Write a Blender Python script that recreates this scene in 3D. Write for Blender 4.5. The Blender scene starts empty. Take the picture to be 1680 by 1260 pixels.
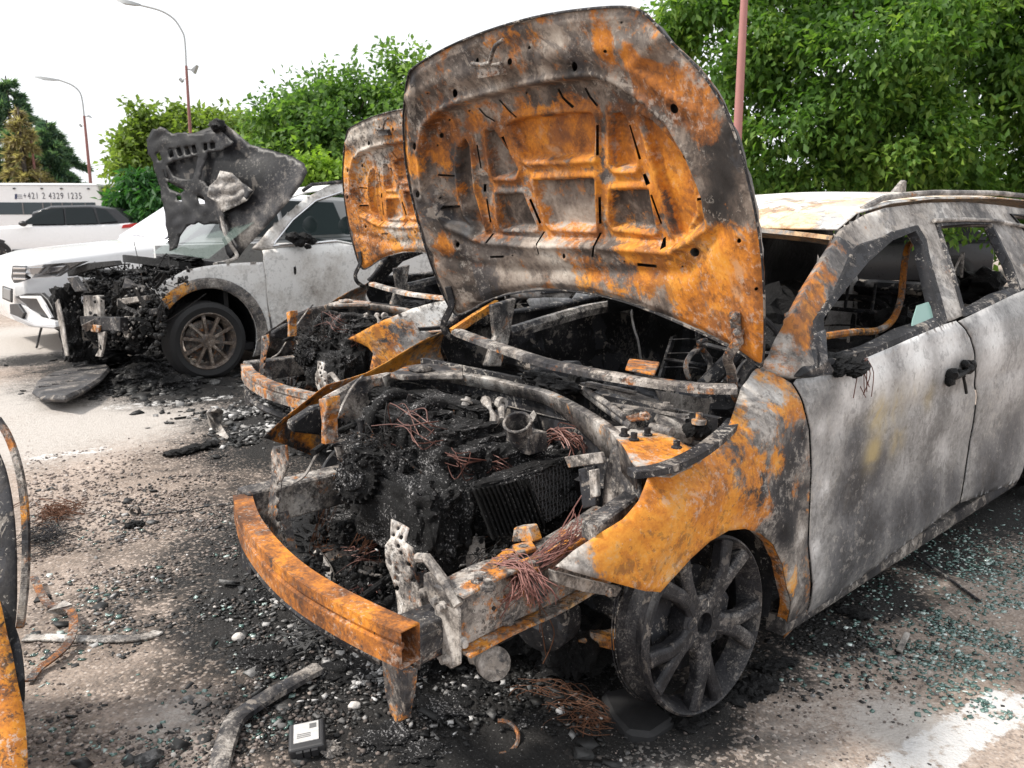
import bpy, bmesh, math, random
import numpy as np
from mathutils import Vector, Matrix, noise as mnoise
from mathutils.geometry import delaunay_2d_cdt
rng = np.random.default_rng(7); random.seed(7)
sc = bpy.context.scene
# ------------------------------------------------------------------ camera
F = 1400.0; PITCH = math.atan(278/1400); CAMH = 1.41
cam_d = bpy.data.cameras.new('camera'); cam = bpy.data.objects.new('camera', cam_d)
sc.collection.objects.link(cam); sc.camera = cam
cam.location = (0, 0, CAMH); cam.rotation_euler = (math.pi/2-PITCH, 0, 0)
cam_d.sensor_width = 36; cam_d.lens = 36*F/1680; cam_d.clip_end = 2000; cam_d.clip_start = .05
cam_d.dof.use_dof = True; cam_d.dof.focus_distance = 2.6; cam_d.dof.aperture_fstop = 9
# ------------------------------------------------------------------ sky, sun, exposure
SUN_EL, SUN_AZ = math.radians(50), math.radians(-98)      # azimuth from +Y towards +X
world = bpy.data.worlds.new('World'); sc.world = world; world.use_nodes = True
wn, wl = world.node_tree.nodes, world.node_tree.links
wn.clear()
w_out = wn.new('ShaderNodeOutputWorld'); w_bg = wn.new('ShaderNodeBackground')
w_sky = wn.new('ShaderNodeTexSky'); w_sky.sky_type = 'NISHITA'; w_sky.sun_disc = False
w_sky.sun_elevation = SUN_EL; w_sky.sun_rotation = SUN_AZ; w_sky.dust_density = 3
w_hs = wn.new('ShaderNodeHueSaturation'); w_hs.inputs['Saturation'].default_value = .25
w_hs.inputs['Value'].default_value = 1.0
w_mix = wn.new('ShaderNodeMix'); w_mix.data_type = 'RGBA'; w_mix.inputs[0].default_value = .8
w_mix.inputs[7].default_value = (9.6, 9.8, 10.1, 1)     # even bright cloud layer
wl.new(w_sky.outputs[0], w_hs.inputs['Color']); wl.new(w_hs.outputs[0], w_mix.inputs[6])
wl.new(w_mix.outputs[2], w_bg.inputs['Color']); w_bg.inputs['Strength'].default_value = .1
wl.new(w_bg.outputs[0], w_out.inputs['Surface'])
sun_d = bpy.data.lights.new('sun', 'SUN'); sun_d.energy = 3.2; sun_d.angle = math.radians(7); sun_d.color = (1, .94, .86)
sun = bpy.data.objects.new('sun', sun_d); sc.collection.objects.link(sun)
sd = Vector((math.sin(SUN_AZ)*math.cos(SUN_EL), math.cos(SUN_AZ)*math.cos(SUN_EL), math.sin(SUN_EL)))
sun.rotation_euler = sd.to_track_quat('Z', 'Y').to_euler(); sun.location = (0, 0, 30)
sc.view_settings.view_transform = 'Standard'; sc.view_settings.look = 'None'
sc.view_settings.exposure = .6; sc.view_settings.gamma = 1; sc.view_settings.use_curve_mapping = False
sc.cycles.max_bounces = 6; sc.cycles.use_denoising = True
# ------------------------------------------------------------------ survey helpers: photo rays onto real planes
_c, _s = math.cos(PITCH), math.sin(PITCH)
FWD = np.array([0, _c, -_s]); UPV = np.array([0, _s, _c]); RGT = np.array([1., 0, 0]); EYE = np.array([0, 0, CAMH])
def ray(x, y):
    d = FWD*F+RGT*(x-840)-UPV*(y-630); return d/np.linalg.norm(d)
def hit(x, y, p, n):
    d = ray(x, y); return EYE+d*((np.asarray(p)-EYE) @ n)/(d @ n)
def GZ(x, y, z=0.): return hit(x, y, (0, 0, z), np.array([0, 0, 1.]))
def DY(x, y, depth): return hit(x, y, (0, depth, 0), np.array([0, 1., 0]))      # point on the upright plane at that distance
class Frame:                                                                     # a vehicle's own axes: X to its tail, Y to its left, Z up
    def __init__(s, o, yaw):
        s.o = np.array(o, float); s.ax = np.array([math.sin(yaw), math.cos(yaw), 0]); s.ay = np.array([math.cos(yaw), -math.sin(yaw), 0]); s.az = np.array([0, 0, 1.]); s.yaw = yaw
    def W(s, p):
        p = np.atleast_2d(np.asarray(p, float)); return s.o+p[:, :1]*s.ax+p[:, 1:2]*s.ay+p[:, 2:3]*s.az
    def L(s, w):
        q = np.asarray(w)-s.o; return np.array([q @ s.ax, q @ s.ay, q[2]])
    def X(s, x, y, X): return s.L(hit(x, y, s.o+s.ax*X, s.ax))
    def Y(s, x, y, Y): return s.L(hit(x, y, s.o+s.ay*Y, s.ay))
    def Z(s, x, y, Z): return s.L(GZ(x, y, Z))
    def onto(s, x, y, g, t0=.5, t1=14, n=500):                                   # first crossing of g(local)=0 along the ray
        d = ray(x, y); dl = np.array([d @ s.ax, d @ s.ay, d[2]]); e = s.L(EYE)
        ts = np.linspace(t0, t1, n); v = g(e+ts[:, None]*dl); k = np.where((v[:-1] > 0) & (v[1:] <= 0))[0]
        if len(k) == 0: k = [int(np.argmin(np.abs(v[:-1])))]
        a, b = ts[k[0]], ts[k[0]+1]
        for _ in range(30):
            m = (a+b)/2
            if g((e+m*dl)[None])[0] > 0: a = m
            else: b = m
        return e+a*dl
K = Frame((-.05, 2.79, 0), .828)                                                 # the burnt estate in front
# ------------------------------------------------------------------ objects
def tagit(o, label=None, cat=None, group=None, kind=None):
    for k, v in (('label', label), ('category', cat), ('group', group), ('kind', kind)):
        if v: o[k] = v
    return o
def empty(name, loc, label, cat, group=None):
    o = bpy.data.objects.new(name, None); sc.collection.objects.link(o); o.location = loc; o.empty_display_size = .2
    return tagit(o, label, cat, group)
def root_loc(p):
    v = Vector((0, 0, 0))
    while p is not None: v += p.location; p = p.parent
    return v
def link(name, me, mat, parent=None, smooth=True, origin=None):
    """me holds world coordinates; the object's origin goes to its parent's world place (or its own base)"""
    o = bpy.data.objects.new(name, me); sc.collection.objects.link(o)
    if mat is not None:
        for m in (mat if isinstance(mat, (list, tuple)) else [mat]): me.materials.append(m)
    if smooth: me.shade_smooth()
    if parent is not None:
        o.parent = parent; o.location = -root_loc(parent)
    elif origin is not None:
        off = Vector(origin); me.transform(Matrix.Translation(-off)); o.location = off
    return o
def mesh_np(name, V, T, mat, parent=None, smooth=True, origin=None, attrs=None, faceattr=None):
    V = np.asarray(V, np.float32); T = np.asarray(T, np.int32); n = T.shape[1]
    me = bpy.data.meshes.new(name)
    me.vertices.add(len(V)); me.vertices.foreach_set('co', V.ravel())
    me.loops.add(T.size); me.loops.foreach_set('vertex_index', T.ravel())
    me.polygons.add(len(T)); me.polygons.foreach_set('loop_start', np.arange(0, T.size, n, dtype=np.int32))
    me.update(calc_edges=True); me.validate()
    for k, v in (attrs or {}).items():
        a = me.attributes.new(k, 'FLOAT', 'POINT'); a.data.foreach_set('value', np.asarray(v, np.float32))
    return link(name, me, mat, parent, smooth, origin)
class MB:
    """collects shapes (world coordinates) into one mesh"""
    def __init__(s): s.v = []; s.f = []; s.m = []; s.cur = 0
    def add(s, vs, fs):
        b = len(s.v); s.v += [tuple(map(float, v)) for v in vs]; s.f += [tuple(i+b for i in f) for f in fs]; s.m += [s.cur]*len(fs); return s
    def box(s, c, ax, hs):
        """centre, three axes, half sizes"""
        c = np.asarray(c, float); a = [np.asarray(q, float)*h for q, h in zip(ax, hs)]
        vs = [c+i*a[0]+j*a[1]+k*a[2] for i in (-1, 1) for j in (-1, 1) for k in (-1, 1)]
        return s.add(vs, [(0, 1, 3, 2), (4, 6, 7, 5), (0, 4, 5, 1), (2, 3, 7, 6), (0, 2, 6, 4), (1, 5, 7, 3)])
    def tube(s, pts, r, n=8, cap=True, flat=None):
        pts = [np.asarray(p, float) for p in pts]; k = len(pts); vs = []; fs = []; ref = None
        for i, p in enumerate(pts):
            t = pts[min(i+1, k-1)]-pts[max(i-1, 0)]; t = t/(np.linalg.norm(t)+1e-9)
            if ref is None: ref = np.cross(t, (0, 0, 1) if abs(t[2]) < .9 else (1, 0, 0))
            u = ref-t*(ref @ t); u /= np.linalg.norm(u)+1e-9; w = np.cross(t, u); ref = u
            rr = r[i] if isinstance(r, (list, tuple, np.ndarray)) else r
            for j in range(n):
                a = 2*math.pi*j/n; vs.append(p+rr*(math.cos(a)*u+math.sin(a)*w))
        for i in range(k-1):
            for j in range(n): fs.append((i*n+j, i*n+(j+1) % n, (i+1)*n+(j+1) % n, (i+1)*n+j))
        if cap: fs += [tuple(range(n))[::-1], tuple(range((k-1)*n, k*n))]
        return s.add(vs, fs)
    def lathe(s, c, axis, prof, n=32, ref=None, a0=0, a1=2*math.pi):
        """profile of (along, radius) round axis through c"""
        axis = np.asarray(axis, float)/np.linalg.norm(axis); c = np.asarray(c, float)
        u = np.cross(axis, (0, 0, 1) if abs(axis[2]) < .9 else (1, 0, 0)) if ref is None else np.asarray(ref, float); u /= np.linalg.norm(u); w = np.cross(axis, u)
        full = abs(a1-a0-2*math.pi) < 1e-6; m = n if full else n+1; vs = []; fs = []
        for (h, r) in prof:
            for j in range(m):
                a = a0+(a1-a0)*j/n; vs.append(c+axis*h+r*(math.cos(a)*u+math.sin(a)*w))
        for i in range(len(prof)-1):
            for j in range(n):
                q = (j+1) % m; fs.append((i*m+j, i*m+q, (i+1)*m+q, (i+1)*m+j))
        return s.add(vs, fs)
    def prism(s, poly, d):
        """flat polygon (3-D points) pushed along d"""
        p = [np.asarray(q, float) for q in poly]; n = len(p); d = np.asarray(d, float)
        return s.add(p+[q+d for q in p], [tuple(range(n))[::-1], tuple(range(n, 2*n))]+[(i, (i+1) % n, n+(i+1) % n, n+i) for i in range(n)])
    def sweep(s, path, sect, ups=None, closed=True, cap=True):
        """section (list of (a,b)) carried along path; a along side vector, b along up"""
        P = [np.asarray(p, float) for p in path]; k = len(P); n = len(sect); vs = []; fs = []
        for i, p in enumerate(P):
            t = P[min(i+1, k-1)]-P[max(i-1, 0)]; t /= np.linalg.norm(t)+1e-9
            up = np.asarray((0, 0, 1.) if ups is None else (ups[i] if isinstance(ups, list) else ups), float); sd_ = np.cross(t, up); sd_ /= np.linalg.norm(sd_)+1e-9; up = np.cross(sd_, t)
            se = sect[i] if isinstance(sect[0], list) else sect
            for a, b in se: vs.append(p+sd_*a+up*b)
        n = len(se)
        for i in range(k-1):
            for j in range(n if closed else n-1): fs.append((i*n+j, i*n+(j+1) % n, (i+1)*n+(j+1) % n, (i+1)*n+j))
        if cap and closed: fs += [tuple(range(n))[::-1], tuple(range((k-1)*n, k*n))]
        return s.add(vs, fs)
    def blob(s, c, r, amp=.3, freq=3., sub=3, seed=0, ax=None, sq=1.):
        """a lump of burnt matter: noisy icosphere"""
        V, Fc = ico(sub); c = np.asarray(c, float); rr = np.ones(3)*r; vs = []
        for v in V:
            p = Vector(v*freq)+Vector((seed*7.3, seed*3.1, seed*1.7)); q = 1+amp*(.75*mnoise.noise(p)+.5*mnoise.noise(p*2.3)+.34*abs(mnoise.noise(p*5.1))+(.16*mnoise.noise(p*11) if sub > 3 else 0)+(.09*mnoise.noise(p*23) if sub > 4 else 0))
            u_ = v if sq == 1 else np.sign(v)*np.abs(v)**sq/max(1e-6, np.max(np.abs(np.sign(v)*np.abs(v)**sq)))**.6
            w = u_*q*rr
            if ax is not None: w = w[0]*ax[0]+w[1]*ax[1]+w[2]*ax[2]
            vs.append(c+w)
        return s.add(vs, Fc)
    def build(s, name, mat, parent=None, smooth=False, origin=None, bevel=0, mats=None, bevseg=1):
        me = bpy.data.meshes.new(name); me.from_pydata(s.v, [], s.f); me.update()
        if s.m and max(s.m) > 0: me.polygons.foreach_set('material_index', s.m)
        o = link(name, me, mat, parent, False, origin)
        bm = bmesh.new(); bm.from_mesh(me); bmesh.ops.recalc_face_normals(bm, faces=bm.faces); bm.to_mesh(me); bm.free()
        if smooth:
            me.shade_smooth()
            try: me.set_sharp_from_angle(angle=math.radians(40))
            except Exception: pass
        if bevel:
            b = o.modifiers.new('bevel', 'BEVEL'); b.width = bevel; b.segments = bevseg; b.limit_method = 'ANGLE'; b.angle_limit = math.radians(35)
        return o
_ico = {}
def ico(sub):
    if sub not in _ico:
        bm = bmesh.new(); bmesh.ops.create_icosphere(bm, subdivisions=sub, radius=1)
        _ico[sub] = ([np.array(v.co) for v in bm.verts], [tuple(v.index for v in f.verts) for f in bm.faces]); bm.free()
    return _ico[sub]
# ------------------------------------------------------------------ 2-D helpers
def inpoly(P, poly):
    P = np.asarray(P); poly = np.asarray(poly); x, y = P[:, 0], P[:, 1]; r = np.zeros(len(P), bool); n = len(poly)
    for i in range(n):
        x1, y1 = poly[i]; x2, y2 = poly[(i+1) % n]
        c = (y1 > y) != (y2 > y)
        with np.errstate(divide='ignore', invalid='ignore'): r ^= c & (x < (x2-x1)*(y-y1)/(y2-y1+1e-15)+x1)
    return r
def dseg(P, poly, closed=True):
    P = np.asarray(P); d = np.full(len(P), 1e9); n = len(poly); poly = np.asarray(poly, float)
    for i in range(n if closed else n-1):
        a, b = poly[i], poly[(i+1) % n]; ab = b-a; t = np.clip(((P-a) @ ab)/(ab @ ab+1e-15), 0, 1)
        d = np.minimum(d, np.linalg.norm(P-a-t[:, None]*ab, axis=1))
    return d
def sdf(P, poly): return np.where(inpoly(P, poly), -1, 1)*dseg(P, poly)          # negative inside
def rsmp(poly, step, closed=True):
    poly = [np.asarray(p, float) for p in poly]; out = []; n = len(poly)
    for i in range(n if closed else n-1):
        a, b = poly[i], poly[(i+1) % n]; k = max(1, int(np.linalg.norm(b-a)/step+.5))
        out += [a+(b-a)*j/k for j in range(k)]
    if not closed: out.append(poly[-1])
    return np.array(out)
def cr(pts, n=6, closed=False):
    """Catmull-Rom through points"""
    P = [np.asarray(p, float) for p in pts]; k = len(P); out = []
    for i in range(k if closed else k-1):
        g = (lambda j: P[j % k]) if closed else (lambda j: P[min(max(j, 0), k-1)])
        a, b, c, d = g(i-1), g(i), g(i+1), g(i+2)
        for j in range(n):
            t = j/n; out.append(.5*((2*b)+(c-a)*t+(2*a-5*b+4*c-d)*t*t+(3*b-a-3*c+d)*t**3))
    if not closed: out.append(P[-1])
    return np.array(out)
def smooth01(x): x = np.clip(x, 0, 1); return x*x*(3-2*x)
def tri2d(outline, step, holes=(), cons=(), edge=None):
    """triangulated sheet in 2-D: outline, holes cut out, constraint lines kept"""
    o = rsmp(outline, edge or step); lo, hi = o.min(0), o.max(0)
    gx, gy = np.meshgrid(np.arange(lo[0], hi[0], step), np.arange(lo[1], hi[1], step*.9)); gx = gx+(np.arange(gx.shape[0]) % 2)[:, None]*step*.5
    G = np.stack([gx.ravel(), gy.ravel()], 1); G = G+rng.uniform(-.12, .12, G.shape)*step
    keep = inpoly(G, outline) & (dseg(G, outline) > step*.45)
    for h in holes: keep &= (sdf(G, h) > step*.4)
    G = G[keep]
    for c in cons: G = G[dseg(G, c, False) > step*.4]
    vs = list(o); es = [(i, (i+1) % len(o)) for i in range(len(o))]
    for h in holes:
        h = np.asarray(h); b = len(vs); vs += list(h); es += [(b+i, b+(i+1) % len(h)) for i in range(len(h))]
    for c in cons:
        b = len(vs); vs += list(c); es += [(b+i, b+i+1) for i in range(len(c)-1)]
    vs += list(G)
    r = delaunay_2d_cdt([Vector(v) for v in vs], es, [], 0, 1e-6)
    V = np.array([tuple(v) for v in r[0]]); T = np.array([f for f in r[2] if len(f) == 3])
    cen = V[T].mean(1); ok = inpoly(cen, outline)
    for h in holes: ok &= ~inpoly(cen, h)
    return V, T[ok]
def sheet(name, outline, fn, frame, step, mat, parent=None, holes=(), cons=(), thick=.004, attrs=None, edge=None, offset=1, origin=None):
    V, T = tri2d(outline, step, holes, cons, edge); L = fn(V); Wv = frame.W(L) if frame is not None else L
    at = {}
    if attrs is not None: at = paint(Wv, attrs)
    o = mesh_np(name, Wv, T, mat, parent, attrs=at, origin=origin)
    if thick:
        m = o.modifiers.new('thick', 'SOLIDIFY'); m.thickness = thick; m.offset = offset
    return o
def paint(Wv, spots):
    """stain maps: {'rust': [(world point, radius, value)...]} -> one value per vertex"""
    out = {}
    for k, lst in spots.items():
        a = np.zeros(len(Wv))
        for p, r, v in lst:
            d = np.linalg.norm(Wv-np.asarray(p), axis=1)/r; e = v*np.exp(-d**2.4)
            a = np.where(np.abs(e) > np.abs(a), e, a) if v < 0 else np.maximum(a, e)
        out[k] = a
    return out
# ------------------------------------------------------------------ materials
class NT:
    def __init__(s, name):
        s.m = bpy.data.materials.new(name); s.m.use_nodes = True; s.t = s.m.node_tree; s.t.nodes.clear()
        s.out = s.n('ShaderNodeOutputMaterial'); s.b = s.n('ShaderNodeBsdfPrincipled'); s.l(s.b.outputs[0], s.out.inputs[0])
    def n(s, k, **kw):
        q = s.t.nodes.new(k)
        for a, v in kw.items(): setattr(q, a, v)
        return q
    def l(s, a, b): s.t.links.new(a, b)
    def val(s, x, sock):
        if isinstance(x, (int, float)): sock.default_value = x
        elif isinstance(x, tuple): sock.default_value = x if len(x) == 4 or sock.type == 'VECTOR' else x+(1,)
        else: s.l(x, sock)
    def math(s, op, a, b=0., c=0., clamp=False):
        q = s.n('ShaderNodeMath', operation=op, use_clamp=clamp)
        for x, i in ((a, 0), (b, 1), (c, 2)): s.val(x, q.inputs[i])
        return q.outputs[0]
    def mix(s, f, a, b, blend='MIX'):
        q = s.n('ShaderNodeMix', data_type='RGBA', blend_type=blend); s.val(f, q.inputs[0]); s.val(a, q.inputs[6]); s.val(b, q.inputs[7]); return q.outputs[2]
    def ramp(s, f, stops, interp='LINEAR'):
        q = s.n('ShaderNodeValToRGB'); e = q.color_ramp; e.interpolation = interp
        while len(e.elements) < len(stops): e.elements.new(.5)
        for el, (p, c) in zip(e.elements, stops): el.position = p; el.color = c if len(c) == 4 else tuple(c)+(1,)
        s.val(f, q.inputs[0]); return q.outputs[0]
    def sm(s, x, a, b):
        q = s.n('ShaderNodeMapRange', interpolation_type='SMOOTHSTEP'); s.val(x, q.inputs[0]); q.inputs[1].default_value = a; q.inputs[2].default_value = b; return q.outputs[0]
    def coord(s, scale=(1, 1, 1)):
        tc = s.n('ShaderNodeTexCoord'); oi = s.n('ShaderNodeObjectInfo'); v = s.n('ShaderNodeVectorMath', operation='MULTIPLY_ADD')
        s.l(oi.outputs['Location'], v.inputs[0]); v.inputs[1].default_value = (.37, .37, .37); s.l(tc.outputs['Object'], v.inputs[2])
        m = s.n('ShaderNodeMapping'); m.inputs['Scale'].default_value = scale; s.l(v.outputs[0], m.inputs[0]); return m.outputs[0]
    def noise(s, v, scale, detail=6, rough=.6, dist=0., col=False):
        q = s.n('ShaderNodeTexNoise'); s.l(v, q.inputs['Vector']); q.inputs['Scale'].default_value = scale; q.inputs['Detail'].default_value = detail
        q.inputs['Roughness'].default_value = rough; q.inputs['Distortion'].default_value = dist; return q.outputs[1 if col else 0]
    def voro(s, v, scale, feature='F1', rnd=1., out=0):
        q = s.n('ShaderNodeTexVoronoi', feature=feature); s.l(v, q.inputs['Vector']); q.inputs['Scale'].default_value = scale; q.inputs['Randomness'].default_value = rnd; return q.outputs[out]
    def attr(s, name): return s.n('ShaderNodeAttribute', attribute_name=name).outputs['Fac']
    def bump(s, h, strength=.4, dist=.01):
        q = s.n('ShaderNodeBump'); q.inputs['Strength'].default_value = strength; q.inputs['Distance'].default_value = dist; s.l(h, q.inputs['Height']); s.l(q.outputs[0], s.b.inputs['Normal']); return q
    def set(s, **kw):
        for k, v in kw.items(): s.val(v, s.b.inputs[k.replace('_', ' ')])
        return s
GREYS = [(0, (.005, .005, .006)), (.26, (.018, .018, .021)), (.42, (.062, .058, .058)), (.56, (.21, .19, .172)), (.72, (.42, .39, .36)), (.88, (.62, .6, .57)), (1, (.74, .73, .71))]
RUSTS = [(0, (.04, .018, .01)), (.25, (.13, .05, .018)), (.42, (.34, .12, .024)), (.58, (.56, .2, .022)), (.75, (.68, .29, .035)), (.9, (.6, .34, .13)), (1, (.62, .44, .24))]
def burnt(name, grey=.45, rust=.3, scale=1., var=.55, rough=.72, greys=GREYS, rusts=RUSTS, rustpos=.5, speck=1., metal=0., streak=False, fine=1., peel=.8, peelc=(.05, .052, .06), rb=1.):
    t = NT(name); v = t.coord((1, 1, .45) if streak else (1, 1, 1))
    big = t.noise(v, 3.1*scale, 3, .55, .4); mid = t.noise(v, 9*scale, 10, .68, .6); fin = t.noise(v, 70*scale, 6, .7)
    L = t.math('MULTIPLY_ADD', t.math('SUBTRACT', big, .5), var*1.7, t.math('MULTIPLY_ADD', t.math('SUBTRACT', mid, .5), var*2.0, grey))
    L = t.math('MULTIPLY_ADD', t.math('SUBTRACT', fin, .5), .42*fine, L)
    L = t.math('MULTIPLY_ADD', t.attr('light'), .46, L); L = t.math('MULTIPLY_ADD', t.attr('soot_shade'), -.55, L)
    gc = t.ramp(L, greys)
    calm = t.math('SUBTRACT', 1., t.attr('calm'))
    pk = t.noise(v, 4.3*scale, 12, .62, .8); pm = t.math('MULTIPLY', t.math('MULTIPLY', t.sm(pk, .535, .56), calm), peel); gc = t.mix(pm, gc, t.mix(.62, gc, peelc))
    pk2 = t.noise(v, 7.7*scale, 12, .66, .5); gc = t.mix(t.math('MULTIPLY', t.math('MULTIPLY', t.sm(pk2, .59, .61), calm), peel), gc, t.mix(.55, gc, (.42, .37, .32)))
    # rust patches with crisp eaten edges
    m2 = t.noise(v, 6.3*scale, 12, .72, .5)
    R = t.math('MULTIPLY_ADD', t.math('SUBTRACT', m2, .5), 1.7, rust); R = t.math('MULTIPLY_ADD', t.math('SUBTRACT', t.noise(v, 26*scale, 8, .75, .3), .5), .9, R)
    R = t.math('MULTIPLY_ADD', t.attr('rust'), .8, R); R = t.math('MULTIPLY_ADD', t.attr('soot_shade'), -.42, R); R = t.math('MULTIPLY_ADD', t.attr('light'), -.22, R)
    rm = t.math('MULTIPLY', t.sm(R, .36, .6), .96)
    tone = t.math('MULTIPLY_ADD', t.math('SUBTRACT', t.noise(v, 4.5*scale, 9, .7), .5), 1.5, t.math('MULTIPLY_ADD', t.math('SUBTRACT', fin, .5), .6, rustpos))
    tone = t.math('MULTIPLY_ADD', t.math('SUBTRACT', t.noise(v, 1.7*scale, 4, .6), .5), .9, tone); tone = t.math('MULTIPLY_ADD', t.attr('soot_shade'), -.3, tone)
    tone = t.math('MULTIPLY_ADD', t.attr('light'), .22, tone)
    rc = t.ramp(tone, rusts)
    rc = t.mix(t.math('MULTIPLY', t.sm(t.noise(v, 5.2*scale, 10, .7, .6), .52, .58), .6*rb), rc, (.2, .075, .03)); rc = t.mix(t.math('MULTIPLY', t.sm(t.noise(v, 3.7*scale, 9, .68, .4), .6, .66), .6*rb), rc, (.5, .31, .18))
    rc = t.mix(t.math('MULTIPLY', t.sm(t.noise(v, 13*scale, 8, .75, .3), .6, .68), .55*rb), rc, (.07, .03, .018))
    c = t.mix(rm, gc, rc)
    # flaked specks, dark and pale
    s1 = t.noise(v, 34*scale, 8, .75, .3); big2 = t.noise(v, 5*scale, 2)
    dk = t.sm(t.math('ADD', s1, t.math('MULTIPLY', big2, .35)), .7, .77); pl = t.sm(t.math('ADD', t.noise(v, 41*scale, 9, .78), t.math('MULTIPLY', big, .4)), .77, .82)
    c = t.mix(t.math('MULTIPLY', t.math('MULTIPLY', dk, calm), .75*speck), c, (.03, .028, .028)); c = t.mix(t.math('MULTIPLY', t.math('MULTIPLY', pl, calm), .6*speck), c, (.55, .51, .46))
    stn = t.math('MULTIPLY', t.attr('stain'), t.math('ADD', .25, t.sm(t.noise(v, 5*scale, 8, .7, .4), .4, .6)), clamp=True); c = t.mix(t.math('MULTIPLY', stn, .75), c, (.46, .36, .17))
    t.set(Base_Color=c, Metallic=metal)
    t.l(t.math('MULTIPLY_ADD', fin, .3, rough-.15), t.b.inputs['Roughness']); t.b.inputs['Specular IOR Level'].default_value = .28
    h = t.math('ADD', t.math('MULTIPLY', rm, .35), t.math('ADD', t.math('MULTIPLY', fin, .5), t.math('MULTIPLY', s1, .8)))
    t.bump(h, .35, .004)
    return t.m
def char(name, col=(.004, .004, .0043), pale=.12, scale=1., rough=.6, bump=.8, red=0., thr=.68):
    """charcoal, melted plastic and ash"""
    t = NT(name); v = t.coord(); a = t.noise(v, 22*scale, 8, .72, .4); b = t.noise(v, 120*scale, 4, .7); g = t.noise(v, 7*scale, 4, .6)
    c = t.mix(t.sm(g, .35, .7), col, tuple(x*2.6 for x in col))
    sp = t.sm(t.math('ADD', b, t.math('MULTIPLY', t.math('SUBTRACT', g, .5), .5)), thr, thr+.09)
    c = t.mix(t.math('MULTIPLY', sp, pale*4 if pale*4 < 1 else 1.), c, (.42, .41, .41))
    if red: c = t.mix(t.math('MULTIPLY', t.sm(a, .58, .66), red), c, (.24, .09, .03))
    t.set(Base_Color=c); t.l(t.math('MULTIPLY_ADD', a, .5, rough-.28), t.b.inputs['Roughness'])
    t.b.inputs['Specular IOR Level'].default_value = .25; t.bump(t.math('MULTIPLY_ADD', b, .35, a), bump, .022); return t.m
def plain(name, col, rough=.5, metal=0., var=.12, scale=20., bump=0., coat=0., spec=.5):
    t = NT(name); v = t.coord(); n_ = t.noise(v, scale, 6, .65)
    c = t.mix(n_, tuple(x*(1-var) for x in col), tuple(min(1, x*(1+var)) for x in col)); t.set(Base_Color=c, Metallic=metal, Coat_Weight=coat)
    t.b.inputs['Specular IOR Level'].default_value = spec
    t.l(t.math('MULTIPLY_ADD', n_, .2, rough-.1), t.b.inputs['Roughness'])
    if bump: t.bump(n_, bump, .003)
    return t.m
def glass(name, col, rough=.05, alpha=1., trans=0., spec=.22):
    t = NT(name); t.set(Base_Color=col, Roughness=rough, Transmission_Weight=trans, Alpha=alpha, Specular_IOR_Level=spec); t.b.inputs['IOR'].default_value = 1.45; return t.m
M = {}
BROWNS = [(0, (.006, .0055, .0055)), (.26, (.026, .023, .022)), (.42, (.085, .068, .058)), (.56, (.235, .195, .165)), (.72, (.42, .37, .32)), (.88, (.6, .56, .5)), (1, (.72, .69, .65))]
M['hood'] = burnt('burnt_bonnet_steel', .5, .34, 1.0, .4, .6, speck=.55, fine=.7, greys=BROWNS, rustpos=.48)
M['skin'] = burnt('burnt_outer_skin', .58, .16, .8, .4, .7, speck=.6)
M['fender'] = burnt('rusty_wing_steel', .52, .3, 1.15, .42, .6, rustpos=.62, speck=.6, rb=.45, peel=.55)
M['door'] = burnt('scorched_door_paint', .59, -.3, .8, .17, .5, speck=.45, fine=.9, peel=.12, greys=[(0, (.012, .012, .013)), (.26, (.05, .051, .055)), (.42, (.12, .12, .125)), (.56, (.235, .23, .225)), (.72, (.42, .41, .405)), (.88, (.63, .62, .61)), (1, (.76, .76, .75))])
M['rail'] = burnt('rusty_rail_steel', .5, .34, 2., .5, .68, rustpos=.5)
M['beam'] = burnt('rusty_beam_steel', .48, .74, 1.6, .35, .72, rustpos=.4, speck=.6, rb=.6)
M['bay'] = burnt('burnt_bay_steel', .5, .26, 1.6, .6, .72, rustpos=.48)
M['dark_steel'] = burnt('sooty_steel', .22, .12, 1.4, .4, .7, rustpos=.34)
M['inside'] = burnt('sooty_cabin_steel', .02, .06, 1.2, .35, .8, rustpos=.26, speck=.3)
M['roof'] = burnt('heat_bleached_roof', .78, .5, .8, .3, .6, rustpos=.7, speck=.6, rusts=[(0, (.3, .14, .05)), (.4, (.6, .34, .15)), (.7, (.7, .46, .25)), (1, (.74, .58, .4))])
M['alu'] = burnt('ashen_aluminium', .62, -.25, 2., .5, .55, speck=.7)
M['alloy'] = burnt('charred_alloy', .25, -.4, 2.6, .36, .5, speck=.35, fine=2.4, peel=.3)
M['rust2'] = burnt('orange_rust_steel', .6, .5, 1.3, .5, .66, rustpos=.62)
M['char'] = char('charred_plastic'); M['char_ash'] = char('ashy_char', (.007, .007, .0074), .2, 1.2, .7, thr=.58)
M['char_fine'] = char('charred_wiring', (.008, .0075, .0075), .08, 2., .55, .6, .5)
M['copper'] = plain('burnt_copper', (.12, .05, .038), .5, .3, .4, 60)
M['wire'] = plain('rusty_wire', (.12, .05, .024), .7, .2, .5, 60)
M['pinkwire'] = plain('faded_red_wire', (.22, .1, .085), .75, 0, .6, 80)
M['rubber'] = plain('sooty_rubber', (.014, .014, .015), .7, 0, .4, 30, .5)
M['black'] = plain('black_plastic', (.018, .018, .02), .45, 0, .2)
M['white'] = plain('white_car_paint', (.8, .8, .81), .28, 0, .01, 3, 0, .6)
M['chrome'] = plain('bright_trim', (.7, .7, .72), .2, .9, .03)
M['glass_dark'] = glass('tinted_window', (.015, .02, .022), .04)
M['glass_green'] = glass('green_window_glass', (.35, .55, .5), .1, .62)
M['suv'] = burnt('smoked_white_paint', 1.04, -.5, .8, .3, .42, speck=.35, peel=0)
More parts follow.
